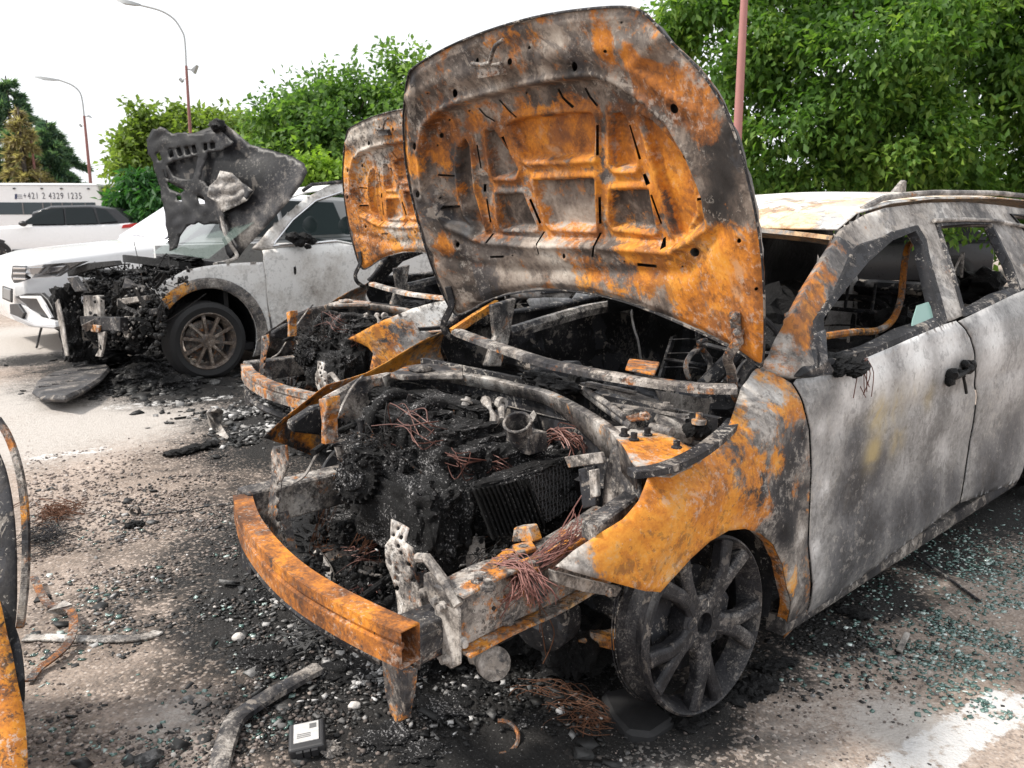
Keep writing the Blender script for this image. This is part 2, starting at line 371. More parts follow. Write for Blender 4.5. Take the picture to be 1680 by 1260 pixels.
M['suvhood'] = burnt('smoked_bonnet', .22, -.3, .9, .4, .45, speck=.3, peel=.3)

M['hood_b'] = burnt('pale_rusted_bonnet', .6, .34, 1.2, .4, .62, greys=BROWNS, rustpos=.54)
# ------------------------------------------------------------------ ground
GS = {'soot_shade': [], 'light': [], 'paint': [], 'heap': []}
def gs(k, lst):
    for x, y, r, v in lst: GS[k].append((GZ(x, y), r, v))
gs('soot_shade', [(1330, 1035, .22, 1), (1420, 975, .25, 1), (1520, 905, .3, 1), (1620, 840, .35, 1), (1680, 800, .5, 1), (700, 900, 1.15, 1.1), (900, 1130, .55, 1), (620, 1120, .5, 1), (480, 1010, .5, 1), (800, 1240, .4, .9), (1080, 1180, .3, .9), (560, 1240, .3, .55), (430, 920, .45, .62), (450, 800, .6, .5),  # leading spots paint the shadow beside the sill; the others are sooty ground
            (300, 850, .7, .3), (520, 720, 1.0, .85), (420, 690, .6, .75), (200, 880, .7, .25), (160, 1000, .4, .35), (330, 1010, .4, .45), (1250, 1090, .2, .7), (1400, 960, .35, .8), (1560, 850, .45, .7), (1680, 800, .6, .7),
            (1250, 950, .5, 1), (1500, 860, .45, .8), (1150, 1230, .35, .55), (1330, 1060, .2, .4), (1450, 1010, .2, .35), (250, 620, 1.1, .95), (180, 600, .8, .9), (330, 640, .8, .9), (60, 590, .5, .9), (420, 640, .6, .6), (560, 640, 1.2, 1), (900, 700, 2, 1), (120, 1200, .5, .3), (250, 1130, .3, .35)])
gs('light', [(1060, 1245, .22, .8), (1000, 1250, .1, .5), (1300, 1230, .3, .5), (1400, 1160, .25, .5), (-200, 480, 7, .7), (400, 440, 8, .6), (1400, 420, 9, .5), (150, 690, 1.3, .8), (60, 720, 1.0, .75), (60, 560, 2.0, 1), (30, 480, 4, 1.2), (300, 1180, .25, .6), (210, 1090, .3, .3), (1480, 1190, .22, .8), (1080, 1230, .14, .9), (1340, 1180, .25, .5), (1640, 970, .4, .4), (1480, 1080, .25, .45), (20, 660, 1.4, .8), (330, 1230, .16, .5)])  # foreground spots right of centre paint dappled sunlight; the rest is pale asphalt
gs('heap', [(880, 1150, .3, 1), (700, 1130, .22, .9), (560, 1060, .25, .8), (450, 960, .22, .8), (760, 1220, .2, .6), (1010, 1130, .2, .8), (620, 940, .5, .9), (430, 690, .35, .8), (240, 610, .5, .7), (300, 630, .3, .8), (480, 1000, .1, .6), (900, 1230, .2, .4), (1190, 1160, .12, .5)])
def seg_d(P, a, b):
    ab = b-a; t = np.clip(((P-a) @ ab)/(ab @ ab), 0, 1); return np.linalg.norm(P-a-t[:, None]*ab, axis=1), t
def ground_z(P):
    P = np.atleast_2d(P); x, y = P[:, 0], P[:, 1]
    h = np.zeros(len(P))
    for p, r, v in GS['heap']: h = np.maximum(h, v*np.exp(-(np.hypot(x-p[0], y-p[1])/r)**2))
    return h
def make_ground():
    d = [.3]
    while d[-1] < 1600: d.append(d[-1]+max(.011 if d[-1] > 1.7 else .1, (.0062 if d[-1] < 10 else .05)*d[-1]))
    d = np.array(d)
    a1 = np.linspace(-.62, .62, 560); a2 = np.linspace(.62, 2*math.pi-.62, 46)[1:-1]; a = np.concatenate([a1, a2]); n = len(a)
    D, A = np.meshgrid(d, a, indexing='ij'); P = np.stack([D*np.sin(A), D*np.cos(A)], -1).reshape(-1, 2)
    hp = ground_z(P); z = np.zeros(len(P)); near = np.where(np.hypot(P[:, 0], P[:, 1]) < 12)[0]
    for i in near:
        p = P[i]; q = Vector((p[0], p[1], 0)); f = mnoise.fractal(q*9, 1., 2.1, 3); z[i] = .003*mnoise.noise(q*1.3)+.0022*f
        if hp[i] > .02: z[i] += hp[i]*(.022+.03*max(0, mnoise.fractal(q*14, .85, 2.1, 5))+.02*max(0, mnoise.noise(q*5)))
    V = np.c_[P, z]
    i, j = np.meshgrid(np.arange(len(d)-1), np.arange(n), indexing='ij'); q = (j+1) % n
    T = np.stack([i*n+j, i*n+q, (i+1)*n+q, (i+1)*n+j], -1).reshape(-1, 4)[:, ::-1]
    Vf = np.c_[P, np.zeros(len(P))]; at = paint(Vf, {'soot_shade': GS['soot_shade'], 'light': GS['light']}); at['heap'] = np.clip(hp, 0, 1)
    pm = np.zeros(len(P))
    for p0, p1, w, s in [((1430, 1300), (1660, 1150), .05, .82), ((190, 668), (365, 652), .07, .55), ((60, 752), (165, 738), .05, .6), ((20, 770), (60, 756), .05, .3), ((400, 615), (170, 660), .03, .2)]:
        dd, tt = seg_d(P, GZ(*p0)[:2], GZ(*p1)[:2]); pm = np.maximum(pm, s*(1-smooth01((dd-w)/.05)))
    at['paint'] = pm
    t = NT('old_asphalt'); v = t.coord()
    g = t.noise(v, 2.2, 6, .6); f = t.noise(v, 28, 10, .75); vf = t.voro(v, 95); vcol = t.n('ShaderNodeTexVoronoi'); t.l(v, vcol.inputs['Vector']); vcol.inputs['Scale'].default_value = 95
    sep = t.n('ShaderNodeSeparateColor'); t.l(vcol.outputs['Color'], sep.inputs[0]); stone = sep.outputs[0]
    base = t.ramp(t.math('MULTIPLY_ADD', t.math('SUBTRACT', f, .5), 1.3, t.math('MULTIPLY_ADD', t.math('SUBTRACT', g, .5), .9, .5)), [(0, (.09, .07, .054)), (.4, (.265, .21, .172)), (.65, (.43, .35, .295)), (1, (.58, .51, .45))])
    ag = t.ramp(stone, [(0, (.1, .09, .085)), (.45, (.25, .215, .19)), (.8, (.42, .36, .32)), (1, (.62, .57, .53))])
    c = t.mix(t.math('MULTIPLY', t.sm(vf, .55, .3), .55), base, ag)
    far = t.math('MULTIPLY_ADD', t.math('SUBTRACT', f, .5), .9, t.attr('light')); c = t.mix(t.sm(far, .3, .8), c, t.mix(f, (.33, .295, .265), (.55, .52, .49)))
    S = t.math('ADD', t.math('MULTIPLY_ADD', t.attr('soot_shade'), 1.6, t.math('MULTIPLY', t.attr('light'), -.25)), t.math('MULTIPLY', t.math('SUBTRACT', t.noise(v, 6, 10, .7), .5), 1.3))
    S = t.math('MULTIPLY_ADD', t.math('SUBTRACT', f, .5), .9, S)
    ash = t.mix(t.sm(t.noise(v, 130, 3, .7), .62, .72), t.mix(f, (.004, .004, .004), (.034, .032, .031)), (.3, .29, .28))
    # pale stones still show through a thin sooty film or painted shade
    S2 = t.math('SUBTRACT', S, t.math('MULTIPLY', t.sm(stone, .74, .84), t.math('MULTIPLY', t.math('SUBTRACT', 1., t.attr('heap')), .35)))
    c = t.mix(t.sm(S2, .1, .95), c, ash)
    pn = t.math('ADD', t.attr('paint'), t.math('MULTIPLY', t.math('SUBTRACT', t.noise(v, 16, 10, .78), .5), 3.2)); c = t.mix(t.sm(pn, .5, .75), c, t.mix(f, (.42, .41, .4), (.74, .73, .72)))
    t.set(Base_Color=c, Roughness=.88); t.b.inputs['Specular IOR Level'].default_value = .3
    t.bump(t.math('ADD', t.math('MULTIPLY', f, .8), t.math('MULTIPLY', vf, -.35)), .9, .012)
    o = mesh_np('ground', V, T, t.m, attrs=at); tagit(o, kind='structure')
make_ground()
def rotm(n):
    q = rng.normal(size=(n, 4)); q /= np.linalg.norm(q, axis=1)[:, None]; w, x, y, z = q.T
    return np.stack([1-2*(y*y+z*z), 2*(x*y-z*w), 2*(x*z+y*w), 2*(x*y+z*w), 1-2*(x*x+z*z), 2*(y*z-x*w), 2*(x*z-y*w), 2*(y*z+x*w), 1-2*(x*x+y*y)], -1).reshape(n, 3, 3)
def zrot(n, tilt=.3):
    a = rng.uniform(0, 2*math.pi, n); R = np.zeros((n, 3, 3)); R[:, 0, 0] = R[:, 1, 1] = np.cos(a); R[:, 0, 1] = -np.sin(a); R[:, 1, 0] = np.sin(a); R[:, 2, 2] = 1
    tx = rng.normal(0, tilt, n); Q = np.zeros((n, 3, 3)); Q[:, 0, 0] = 1; Q[:, 1, 1] = Q[:, 2, 2] = np.cos(tx); Q[:, 1, 2] = -np.sin(tx); Q[:, 2, 1] = np.sin(tx)
    return R @ Q
def scatter(name, tv, tf, pos, scl, R, mat, label=None, kind='stuff', smooth=False, jit=.25, parent=None, dim=None):
    tv = np.asarray(tv, float); tf = np.asarray(tf); n = len(pos); k = len(tv)
    V = np.repeat(tv[None], n, 0)+rng.uniform(-jit, jit, (n, k, 3))*np.array([1, 1, .6]); V = V*np.asarray(scl)[:, None, :]; V = np.einsum('nij,nkj->nki', R, V)+pos[:, None, :]
    T = (np.arange(n)*k)[:, None, None]+tf[None]; tone = np.repeat(rng.uniform(0, 1, n)*(1 if dim is None else dim), k)
    o = mesh_np(name, V.reshape(-1, 3), T.reshape(-1, tf.shape[1]), mat, parent, smooth, attrs={'tone': tone}); tagit(o, label, None, None, kind); return o
def tone_mat(name, stops, rough=.8, spec=.4, trans=0.):
    t = NT(name); v = t.coord(); c = t.ramp(t.math('MULTIPLY_ADD', t.math('SUBTRACT', t.noise(v, 60, 4, .7), .5), .35, t.attr('tone')), stops)
    t.set(Base_Color=c, Roughness=rough, Transmission_Weight=trans); t.b.inputs['Specular IOR Level'].default_value = spec; return t.m
iv, if_ = ico(1); iv = np.array(iv); if_ = np.array(if_)
bv = np.array([(-1, -1, -1), (1, -1, -1), (1, 1, -1), (-1, 1, -1), (-1, -1, 1), (1, -1, 1), (1, 1, 1), (-1, 1, 1)], float); bf = np.array([(0, 2, 1), (0, 3, 2), (4, 5, 6), (4, 6, 7), (0, 1, 5), (0, 5, 4), (1, 2, 6), (1, 6, 5), (2, 3, 7), (2, 7, 6), (3, 0, 4), (3, 4, 7)])
def gpts(n, x0, x1, y0, y1, gauss=None):
    """ground points spread evenly over a stretch of the photo"""
    if gauss: X = rng.normal(gauss[0], gauss[2], n); Y = rng.normal(gauss[1], gauss[3], n)
    else: X = rng.uniform(x0, x1, n); Y = rng.uniform(y0, y1, n)
    Y = np.maximum(Y, 470)
    P = np.array([GZ(a, b) for a, b in zip(X, Y)]); P[:, 2] = ground_z(P)*.04; return P
def sc_(n, lo, hi, flat=1.): s = np.exp(rng.uniform(math.log(lo), math.log(hi), n)); return np.stack([s*rng.uniform(.7, 1.2, n), s*rng.uniform(.6, 1, n), s*flat*rng.uniform(.5, 1, n)], 1)
def gravel(name, n, box, lo, hi, mat, flat=.7, tpl='i', gauss=None, tilt=.3, lift=.4, jit=.25):
    P = gpts(n*2, *box, gauss=gauss) if box else gpts(n*2, 0, 0, 0, 0, gauss)
    cl = np.array([mnoise.noise(Vector((p[0]*2.3, p[1]*2.3, hash(name) % 1 + .3)))+.6*mnoise.noise(Vector((p[0]*7, p[1]*7, 2.7)))+rng.normal(0, .22) for p in P]); P = P[np.argsort(-cl)[:n]]; S = sc_(n, lo, hi, flat); P[:, 2] += S[:, 2]*lift
    v, f = (iv, if_) if tpl == 'i' else (bv, bf)
    return scatter(name, v, f, P, S, zrot(n, tilt), mat, smooth=(tpl == 'i'), jit=jit, dim=1-.8*np.clip(paint(np.c_[P[:, :2], np.zeros(len(P))], {'s': GS['soot_shade']})['s'], 0, 1)*(rng.uniform(0, 1, len(P)) < .85) if name == 'gravel' else None)
M['stone'] = tone_mat('pebble', [(0, (.05, .045, .042)), (.35, (.17, .14, .125)), (.6, (.27, .22, .195)), (.9, (.4, .35, .315)), (1, (.56, .53, .5))])
M['shard'] = tone_mat('broken_green_glass', [(0, (.03, .07, .06)), (.55, (.1, .18, .16)), (.85, (.26, .36, .33)), (1, (.66, .74, .71))], .12, .8)
M['flake'] = tone_mat('char_flake', [(0, (.004, .004, .004)), (.7, (.016, .016, .016)), (.9, (.05, .05, .05)), (1, (.25, .245, .24))], .6, .5)
M['ashflake'] = tone_mat('white_ash', [(0, (.05, .05, .05)), (.5, (.2, .195, .19)), (1, (.62, .61, .6))], .75, .4)
gravel('gravel', 3200, (40, 700, 720, 1260), .003, .010, M['stone'])
gravel('gravel', 2400, (40, 480, 740, 960), .004, .012, M['stone'])
gravel('gravel', 1500, (1000, 1680, 900, 1260), .002, .006, M['stone'])
gravel('broken_glass', 2300, (1380, 1700, 900, 1130), .003, .008, M['shard'], .4, 'b', gauss=(1620, 1010, 90, 70), lift=.5)
gravel('broken_glass', 260, (1280, 1680, 870, 1130), .003, .01, M['shard'], .4, 'b')
gravel('broken_glass', 420, (50, 480, 840, 1260), .003, .011, M['shard'], .35, 'b')
gravel('charred_flakes', 4200, None, .002, .009, M['flake'], .35, 'b', gauss=(620, 1110, 230, 110), tilt=.5, jit=.45)
gravel('charred_flakes', 2200, (180, 560, 780, 1080), .002, .010, M['flake'], .3, 'b', tilt=.4, jit=.45)
gravel('charred_flakes', 1300, (1040, 1640, 900, 1140), .002, .009, M['flake'], .3, 'b', gauss=(1330, 1020, 140, 60), tilt=.4, jit=.45)
gravel('charred_flakes', 160, (60, 1000, 800, 1260), .008, .03, M['flake'], .22, 'b', tilt=.3, jit=.5)
gravel('charred_flakes', 1300, None, .004, .03, M['flake'], .35, 'b', gauss=(440, 690, 60, 28), tilt=.5, jit=.45)
gravel('charred_flakes', 1300, None, .006, .04, M['flake'], .4, 'b', gauss=(230, 615, 70, 18), tilt=.5, jit=.45)
for g_, n_ in (((500, 1020, 26, 32), 260), ((590, 1120, 45, 20), 220), ((420, 690, 36, 16), 700), ((540, 940, 26, 26), 160), ((690, 1090, 30, 20), 110), ((660, 1180, 120, 50), 120), ((260, 950, 130, 80), 220)):
    gravel('white_ash', n_, None, .002, .012 if g_[0] != 420 else .024, M['ashflake'], .35, 'b', gauss=g_, tilt=.7, lift=1., jit=.5)
# ------------------------------------------------------------------ the burnt estate in front
car = empty('burnt_station_wagon', tuple(K.W((1.4, 0, 0))[0]), 'burnt out rusty estate car with raised bonnet, nearest and largest of the wrecks', 'car', 'burnt out cars with raised bonnets')
ZH = ([-.7, -.45, -.3, 0, .3, .45], [.66, .73, .79, .89, .965, .99])
def Yb(X, Z):
    X = np.asarray(X, float); Z = np.asarray(Z, float); y = np.full(X.shape, .868)
    wf = 1-smooth01((X-.33)/.2); zh = np.interp(X, *ZH)
    y -= .17*np.clip((Z-(zh-.16))/.17, 0, 1.6)**1.8*wf
    y -= np.where(Z > .97, .6*(Z-.97), 0)*(1-wf) + .02*smooth01((Z-.86)/.11)*(1-wf)
    y -= .42*np.clip(-.1-X, 0, 1)**2
    y -= 1.2*np.clip(.3-Z, 0, 1)**2
    d = np.hypot(X-.02, Z-.3); y += .014*np.exp(-((d-.385)/.05)**2)
    y -= .014*np.exp(-((Z-.48)/.14)**2)*smooth01((X-.5)/.25) + .006*np.exp(-((Z-.74)/.03)**2)*smooth01((X-.5)/.2)
    y -= .35*np.clip(X-3.28, 0, 2)**2
    return y
def side_pt(x, y): return K.onto(x, y, lambda q: q[:, 1]-Yb(q[:, 0], q[:, 2]))
def side2(lst):
    out = []
    for p in lst:
        if len(p) == 3: out.append((p[1]+(.28 if p[1] > 2.2 else 0), p[2]))
        else: q = side_pt(*p); out.append((q[0], q[2]))
    return out
def side_fn(off=0., sgn=1): return lambda V: np.c_[V[:, 0], sgn*(Yb(V[:, 0], V[:, 1])+off), V[:, 1]]
def spots(fn, d):
    return {k: [(K.W(fn(x, y))[0], r, v) for x, y, r, v in L] for k, L in d.items()}
shut_front = [(1297, 629), (1317, 673), (1325, 705), (1328, 773), (1323, 893), (1317, 1012)]
arch = [(1286, 1038), (1291, 967), (1283, 925), (1268, 893), (1247, 875), (1221, 867), (1194, 870), (1163, 888), (1131, 917), (1100, 951), (1082, 971)]
fen = shut_front+[(1284, 1048)]+arch+[(1058, 969), (985, 950), (911, 929), (940, 904), (985, 874), (1021, 852), (1047, 822), (1060, 790), (1066, 770), (1116, 752), (1168, 731), (1194, 700), (1207, 663), (1215, 637), (1242, 605), (1268, 613)]
fen2 = side2(fen)
fen2 = [tuple(p) for p in fen2]
fsp = spots(lambda x, y: side_pt(x, y), {
 'rust': [(1080, 900, .15, .9), (1130, 850, .14, .9), (1150, 820, .14, 1), (1230, 770, .12, .5), (1180, 850, .08, .7), (1030, 930, .06, .6), (1110, 790, .1, .9), (1000, 900, .07, .55), (1060, 940, .07, .8), (1180, 790, .1, .7), (1200, 745, .09, .4), (1270, 760, .07, .42), (1215, 850, .08, .75), (1150, 880, .06, .9), (1300, 960, .05, .5), (1285, 1040, .04, .9), (1300, 660, .05, .5), (1260, 625, .05, .5), (1285, 640, .04, .55), (1215, 690, .06, .5),  (1225, 720, .1, .42), (1300, 800, .04, .4), (1255, 830, .05, .45)],
 'light': [(1240, 680, .09, .55), (1225, 640, .08, .6), (940, 925, .08, .65), (970, 915, .06, .3), (1180, 715, .05, .25), (1310, 880, .05, .5), (1305, 980, .06, .35), (1270, 640, .06, .5)],
 'soot_shade': [(1285, 820, .1, .62), (1240, 790, .08, .42), (1300, 750, .07, .5), (1290, 870, .06, .6), (1240, 740, .06, .32), (1310, 720, .05, .5)]})
sheet('fender', fen2, side_fn(), K, .016, M['fender'], car, attrs=fsp, thick=.003, edge=.012)
# wheel-arch lip turned inwards, and the liner behind it
lip = MB()
al = rsmp(side2(arch), .03, False)
lip.add(np.concatenate([K.W(np.c_[al[:, 0], Yb(al[:, 0], al[:, 1])-.001, al[:, 1]]), K.W(np.c_[al[:, 0], Yb(al[:, 0], al[:, 1])-.035, al[:, 1]])]), [(i, i+1, len(al)+i+1, len(al)+i) for i in range(len(al)-1)])
lip.build('arch_lip', M['rust2'], car, True)
ln = MB(); th = np.linspace(-.3, 1.9, 22)
def arcp(r, y, c=(.02, .3)): return [K.W((c[0]+r*math.cos(t_), y, c[1]+r*math.sin(t_)))[0] for t_ in th]
a_, b_ = arcp(.37, .83), arcp(.37, .45); ln.add(a_+b_, [(i, i+1, 22+i+1, 22+i) for i in range(21)])
ln.add(b_+[K.W((.02, .45, .3))[0]], [(i, i+1, 22) for i in range(21)])
ln.build('wheel_arch_liner', M['dark_steel'], car, True)
# lower bracket hanging below the wing tip
m = MB(); pts = [K.Y(x, y, .73) for x, y in [(912, 938), (960, 951), (1022, 965), (1012, 980), (960, 972), (915, 958)]]
m.prism(K.W(pts), K.ay*-.03); m.build('fender_bracket', M['alu'], car, bevel=.003)
m = MB(); q = K.W(K.Y(1001, 972, .735))[0]; m.lathe(q, K.ay, [(-.01, .012), (.004, .012), (.008, .006), (.008, .0)], 12); m.build('bolt', M['rail'], car)
# --- doors
d1 = shut_front[::-1]; d1 = [(x+3, y) for x, y in d1]
belt1 = [(1305, 622), (1345, 616), (1395, 611), (1406, 613), (1416, 588), (1486, 558), (1546, 533), (1566, 527)]
shut2 = [(1588, 554), (1596, 602), (1598, 650), (1592, 700), (1585, 740), (1576, 799), (1571, 824)]
dsp = spots(lambda x, y: side_pt(x, y), {
 'stain': [(1440, 680, .07, 1), (1475, 660, .08, .8), (1430, 740, .06, .9), (1470, 720, .06, .7), (1500, 640, .06, .6), (1520, 650, .05, .4)],
 'light': [(1440, 610, .11, .85), (1500, 580, .14, .9), (1550, 560, .12, .7), (1390, 640, .06, .6), (1400, 650, .07, .5), (1460, 640, .08, .25), (1345, 700, .035, .5), (1350, 800, .035, .62), (1335, 900, .035, .6), (1375, 690, .06, .38), (1520, 690, .08, .3), (1480, 780, .07, .3), (1540, 740, .08, .35), (1345, 640, .05, .2), (1345, 950, .04, .3), (1570, 660, .06, .25), (1630, 560, .14, .75), (1660, 640, .15, .4)],
 'rust': [(1435, 700, .035, .62), (1470, 710, .05, .52), (1430, 740, .03, .45), (1345, 760, .014, .5), (1340, 850, .012, .5), (1500, 640, .05, .34), (1325, 980, .02, .5), (1440, 640, .05, .3)],
 'soot_shade': [(1400, 800, .14, .62), (1420, 880, .16, .62), (1385, 920, .14, .6), (1480, 850, .14, .55), (1400, 730, .08, .42), (1520, 820, .14, .5), (1430, 780, .1, .5), (1560, 800, .1, .45), (1350, 655, .05, .3), (1450, 930, .12, .5), (1580, 640, .05, .2), (1565, 610, .06, .35), (1360, 980, .1, .45), (1650, 720, .2, .45), (1620, 790, .2, .5)]})
door = sheet('front_door', side2(d1+belt1+shut2), side_fn(.002), K, .018, M['door'], car, attrs=dsp, thick=.004, edge=.014)
d2 = [(x+3.5, y) for x, y in shut2[::-1]]+[(1571, 527), (1660, 484), (1680, 476), ('c', 2.72, 1.12), ('c', 2.80, .95), ('c', 2.62, .76), ('c', 2.44, .68), ('c', 2.3, .5), ('c', 2.26, .17)]
door2 = sheet('rear_door', side2(d2), side_fn(.002), K, .022, M['door'], car, attrs=dsp, thick=.004, edge=.016)
rq = [('c', 2.725, 1.12), ('c', 2.805, .95), ('c', 2.625, .76)]+[('c', 2.7+.37*math.cos(t_), .31+.37*math.sin(t_)) for t_ in np.linspace(2.2, -.4, 14)]+[('c', 3.2, .2), ('c', 3.72, .3), ('c', 3.76, .75), ('c', 3.68, .98), ('c', 3.5, 1.15)]
quarter = sheet('rear_quarter_panel', side2(rq), side_fn(.001), K, .04, M['door'], car, thick=.004)
# --- pillars and roof side with the window openings cut out
out = [(1249, 605), (1263, 583), (1295, 522), (1327, 468), (1352, 427), (1373, 395), (1390, 370), (1420, 352), (1454, 341), (1517, 333), (1581, 331), (1644, 337), (1680, 342), ('c', 3.2, 1.47), ('c', 3.5, 1.35), ('c', 3.62, 1.13), ('c', 2.73, 1.125), (1680, 473), (1575, 521), (1568, 524), (1546, 530), (1486, 555), (1413, 586), (1403, 611), (1304, 620), (1268, 611)]
w1 = [(1353, 592), (1349, 522), (1378, 484), (1422, 430), (1463, 394), (1500, 379), (1513, 400), (1517, 427), (1540, 522), (1486, 548), (1422, 574)]
w2 = [(1541, 371), (1583, 367), (1625, 368), (1657, 436), (1670, 474), (1583, 514), (1562, 436)]
w3 = [('c', 2.62, 1.41), ('c', 3.15, 1.39), ('c', 3.35, 1.2), ('c', 2.86, 1.17)]
asp = spots(lambda x, y: side_pt(x, y), {
 'rust': [(1298, 572, .08, .5), (1312, 540, .08, .62), (1328, 512, .08, .62), (1342, 486, .08, .6), (1360, 455, .08, .5), (1285, 595, .06, .45), (1385, 410, .06, .35)], 'soot_shade': [(1420, 440, .02, .5), (1390, 400, .04, .4), (1350, 560, .02, .4), (1560, 480, .03, .1)],
 'light': [(1450, 360, .1, .4), (1540, 350, .15, .6), (1540, 430, .06, .45), (1560, 490, .06, .5), (1640, 360, .12, .6), (1290, 560, .04, .5), (1275, 600, .04, .5)]})
frame = sheet('body_side', side2(out), side_fn(-.004), K, .02, M['skin'], car, holes=[rsmp(side2(w), .02) for w in (w1, w2, w3)], attrs=asp, thick=.03, edge=.014, offset=-1)
# black scorched door frames round the openings
def ring(pts, wd, off, name, mat, th=.02, ow=.045):
    P = np.array(side2(pts)); R = rsmp(P, .03); n = len(R); c = R.mean(0); mb = MB(); vs = []
    for p in R:
        d = p-c; d /= np.linalg.norm(d)
        for s_, o_ in ((-wd, -.03), (0, off), (ow, off), (ow+.004, off-th)):
            q = p+d*s_; vs.append(K.W((q[0], float(Yb(q[0], q[1]))+o_, q[1]))[0])
    fs = []
    for i in range(n):
        a, b = 4*i, 4*((i+1) % n); fs += [(a+j, a+j+1, b+j+1, b+j) for j in range(3)]
    mb.add(vs, fs); return mb.build(name, mat, car, True)
ring(w1, .016, .005, 'window_frame', M['dark_steel'], ow=.056); ring(w2, .014, .005, 'window_frame', M['dark_steel'], ow=.024); ring(w3, .02, .006, 'window_frame', M['dark_steel'], ow=.015)
m = MB(); pts = [side_pt(x, y) for x, y in [(1527, 362), (1580, 360), (1628, 362), (1680, 372)]]; m.tube([K.W(p+np.array([0, .012, 0]))[0] for p in pts], .009, 8); m.build('window_trim', M['alu'], car, True)
# --- sill
m = MB(); xs = np.linspace(.46, 2.56, 12)
b0 = np.array(side_pt(1290, 1046)); 
sl = [K.W((x, .815, .135+.014*(x-.4)))[0] for x in xs]; m.sweep(sl, [(-.04, -.03), (.02, -.03), (.03, -.012), (.026, .03), (-.04, .03)], cap=True); m.build('sill', burnt('sooty_sill', .4, .1, 1.2, .4, .7, rustpos=.45), car, True)
# --- roof, rails, aerial
ZE = ([1.02, 1.14, 1.3, 1.6, 2, 2.8, 3.48, 3.78], [1.29, 1.345, 1.412, 1.452, 1.474, 1.485, 1.47, 1.40])
def roof_fn(V): return np.c_[V[:, 0], V[:, 1], np.interp(V[:, 0]+.0, *ZE)+.035*(1-(V[:, 1]/.57)**2)]
def fe(y): return 1.16-.07*(1-(y/.57)**2)
ro = [(fe(y), y) for y in np.linspace(-.565, .565, 15)]+[(2, .56), (3.2, .55), (3.7, .5), (3.7, -.5), (3.2, -.55), (2, -.56)]
rsp = {'light': [(K.W((1.6, .2, 1.45))[0], .8, .8)], 'rust': [(K.W((1.15, .3, 1.36))[0], .15, .9), (K.W((1.5, .3, 1.43))[0], .2, .25)]}
roof = sheet('roof', ro, roof_fn, K, .035, M['roof'], car, attrs=rsp, thick=.006, offset=-1)
m = MB(); hp = [K.W((fe(y)-.035, y, float(roof_fn(np.array([[1.14, y]]))[0, 2])-.035))[0] for y in np.linspace(-.57, .57, 15)]; m.sweep(hp, [(-.045, .012), (.03, .026), (.035, .01), (-.04, -.012)]); m.build('windscreen_header', M['roof'], car, True)
for s_ in (1, -1):
    m = MB(); rp = []
    for x in np.linspace(1.38, 3.55, 14):
        e = min(1, (x-1.38)/.16, (3.55-x)/.16); rp.append(K.W((x, s_*.545, np.interp(x, *ZE)+.008+.02*e))[0])
    m.tube(rp, .012, 8); m.build('roof_rail', M['skin'], car, True)
q = K.W(K.Y(1500, 322, .05))[0]; q = K.W((2.9, .0, 1.52))[0]
m = MB(); m.prism([q+K.ax*.07, q-K.ax*.09, q+K.ax*.04+K.az*.075, q+K.ax*.07+K.az*.07], K.ay*.025); m.build('antenna_fin', M['alu'], car, bevel=.004)
# --- far side of the body (mirror images) seen through the openings and over the bay
def mirrored(o, name, mat):
    me = o.data.copy(); co = np.empty(len(me.vertices)*3, np.float32); me.vertices.foreach_get('co', co); co = co.reshape(-1, 3).astype(float); d = (co-K.o) @ K.ay; co = co-2*d[:, None]*K.ay
    me.vertices.foreach_set('co', co.astype(np.float32).ravel()); me.flip_normals()
    for a_ in list(me.attributes):
        if a_.name in ('stain', 'light', 'rust'): me.attributes.remove(a_); me.materials.clear(); me.materials.append(mat)
    c = bpy.data.objects.new(name, me); sc.collection.objects.link(c); c.parent = o.parent; c.location = o.location
    for md in o.modifiers:
        k = c.modifiers.new(md.name, md.type)
        for a in ('thickness', 'offset'): setattr(k, a, getattr(md, a))
    return c
mirrored(door, 'front_door', M['inside']); mirrored(door2, 'rear_door', M['inside']); mirrored(quarter, 'rear_quarter_panel', M['skin']); mirrored(frame, 'body_side', M['dark_steel'])
def far_wing(V):
    q = side_fn(0, -1)(V); q[:, 2] -= .03*smooth01((V[:, 0]+.4)/.45); k = V[:, 0] < -.2; q[k, 0] = -.2+(V[k, 0]+.2)*.86; return q
fr = sheet('fender', fen2, far_wing, K, .02, M['fender'], car, thick=.003, attrs={'rust': [(K.W((-.1, -.82, .8))[0], .5, .5)], 'soot_shade': [(K.W((-.35, -.8, .6))[0], .25, .4)]})
# floor, bulkhead, tailgate frame
m = MB(); m.box(K.W((2.1, 0, .2))[0], (K.ax, K.ay, K.az), (1.85, .8, .015)); m.build('floor_pan', M['inside'], car)
m = MB(); m.box(K.W((.23, 0, .53))[0], (K.ax, K.ay, K.az), (.012, .72, .3)); m.build('bulkhead', M['dark_steel'], car)
m = MB()
for s_ in (1, -1): m.tube([K.W((3.98, s_*.72, .5))[0], K.W((4.00, s_*.74, 1.0))[0], K.W((3.78, s_*.62, 1.38))[0]], .04, 8)
m.tube([K.W((4.00, y, .92))[0] for y in (-.74, 0, .74)], .05, 8); m.tube([K.W((3.76, y, 1.43))[0] for y in (-.55, 0, .55)], .04, 8); m.box(K.W((4.02, 0, .6))[0], (K.ax, K.ay, K.az), (.02, .74, .3)); m.build('tailgate', M['inside'], car)
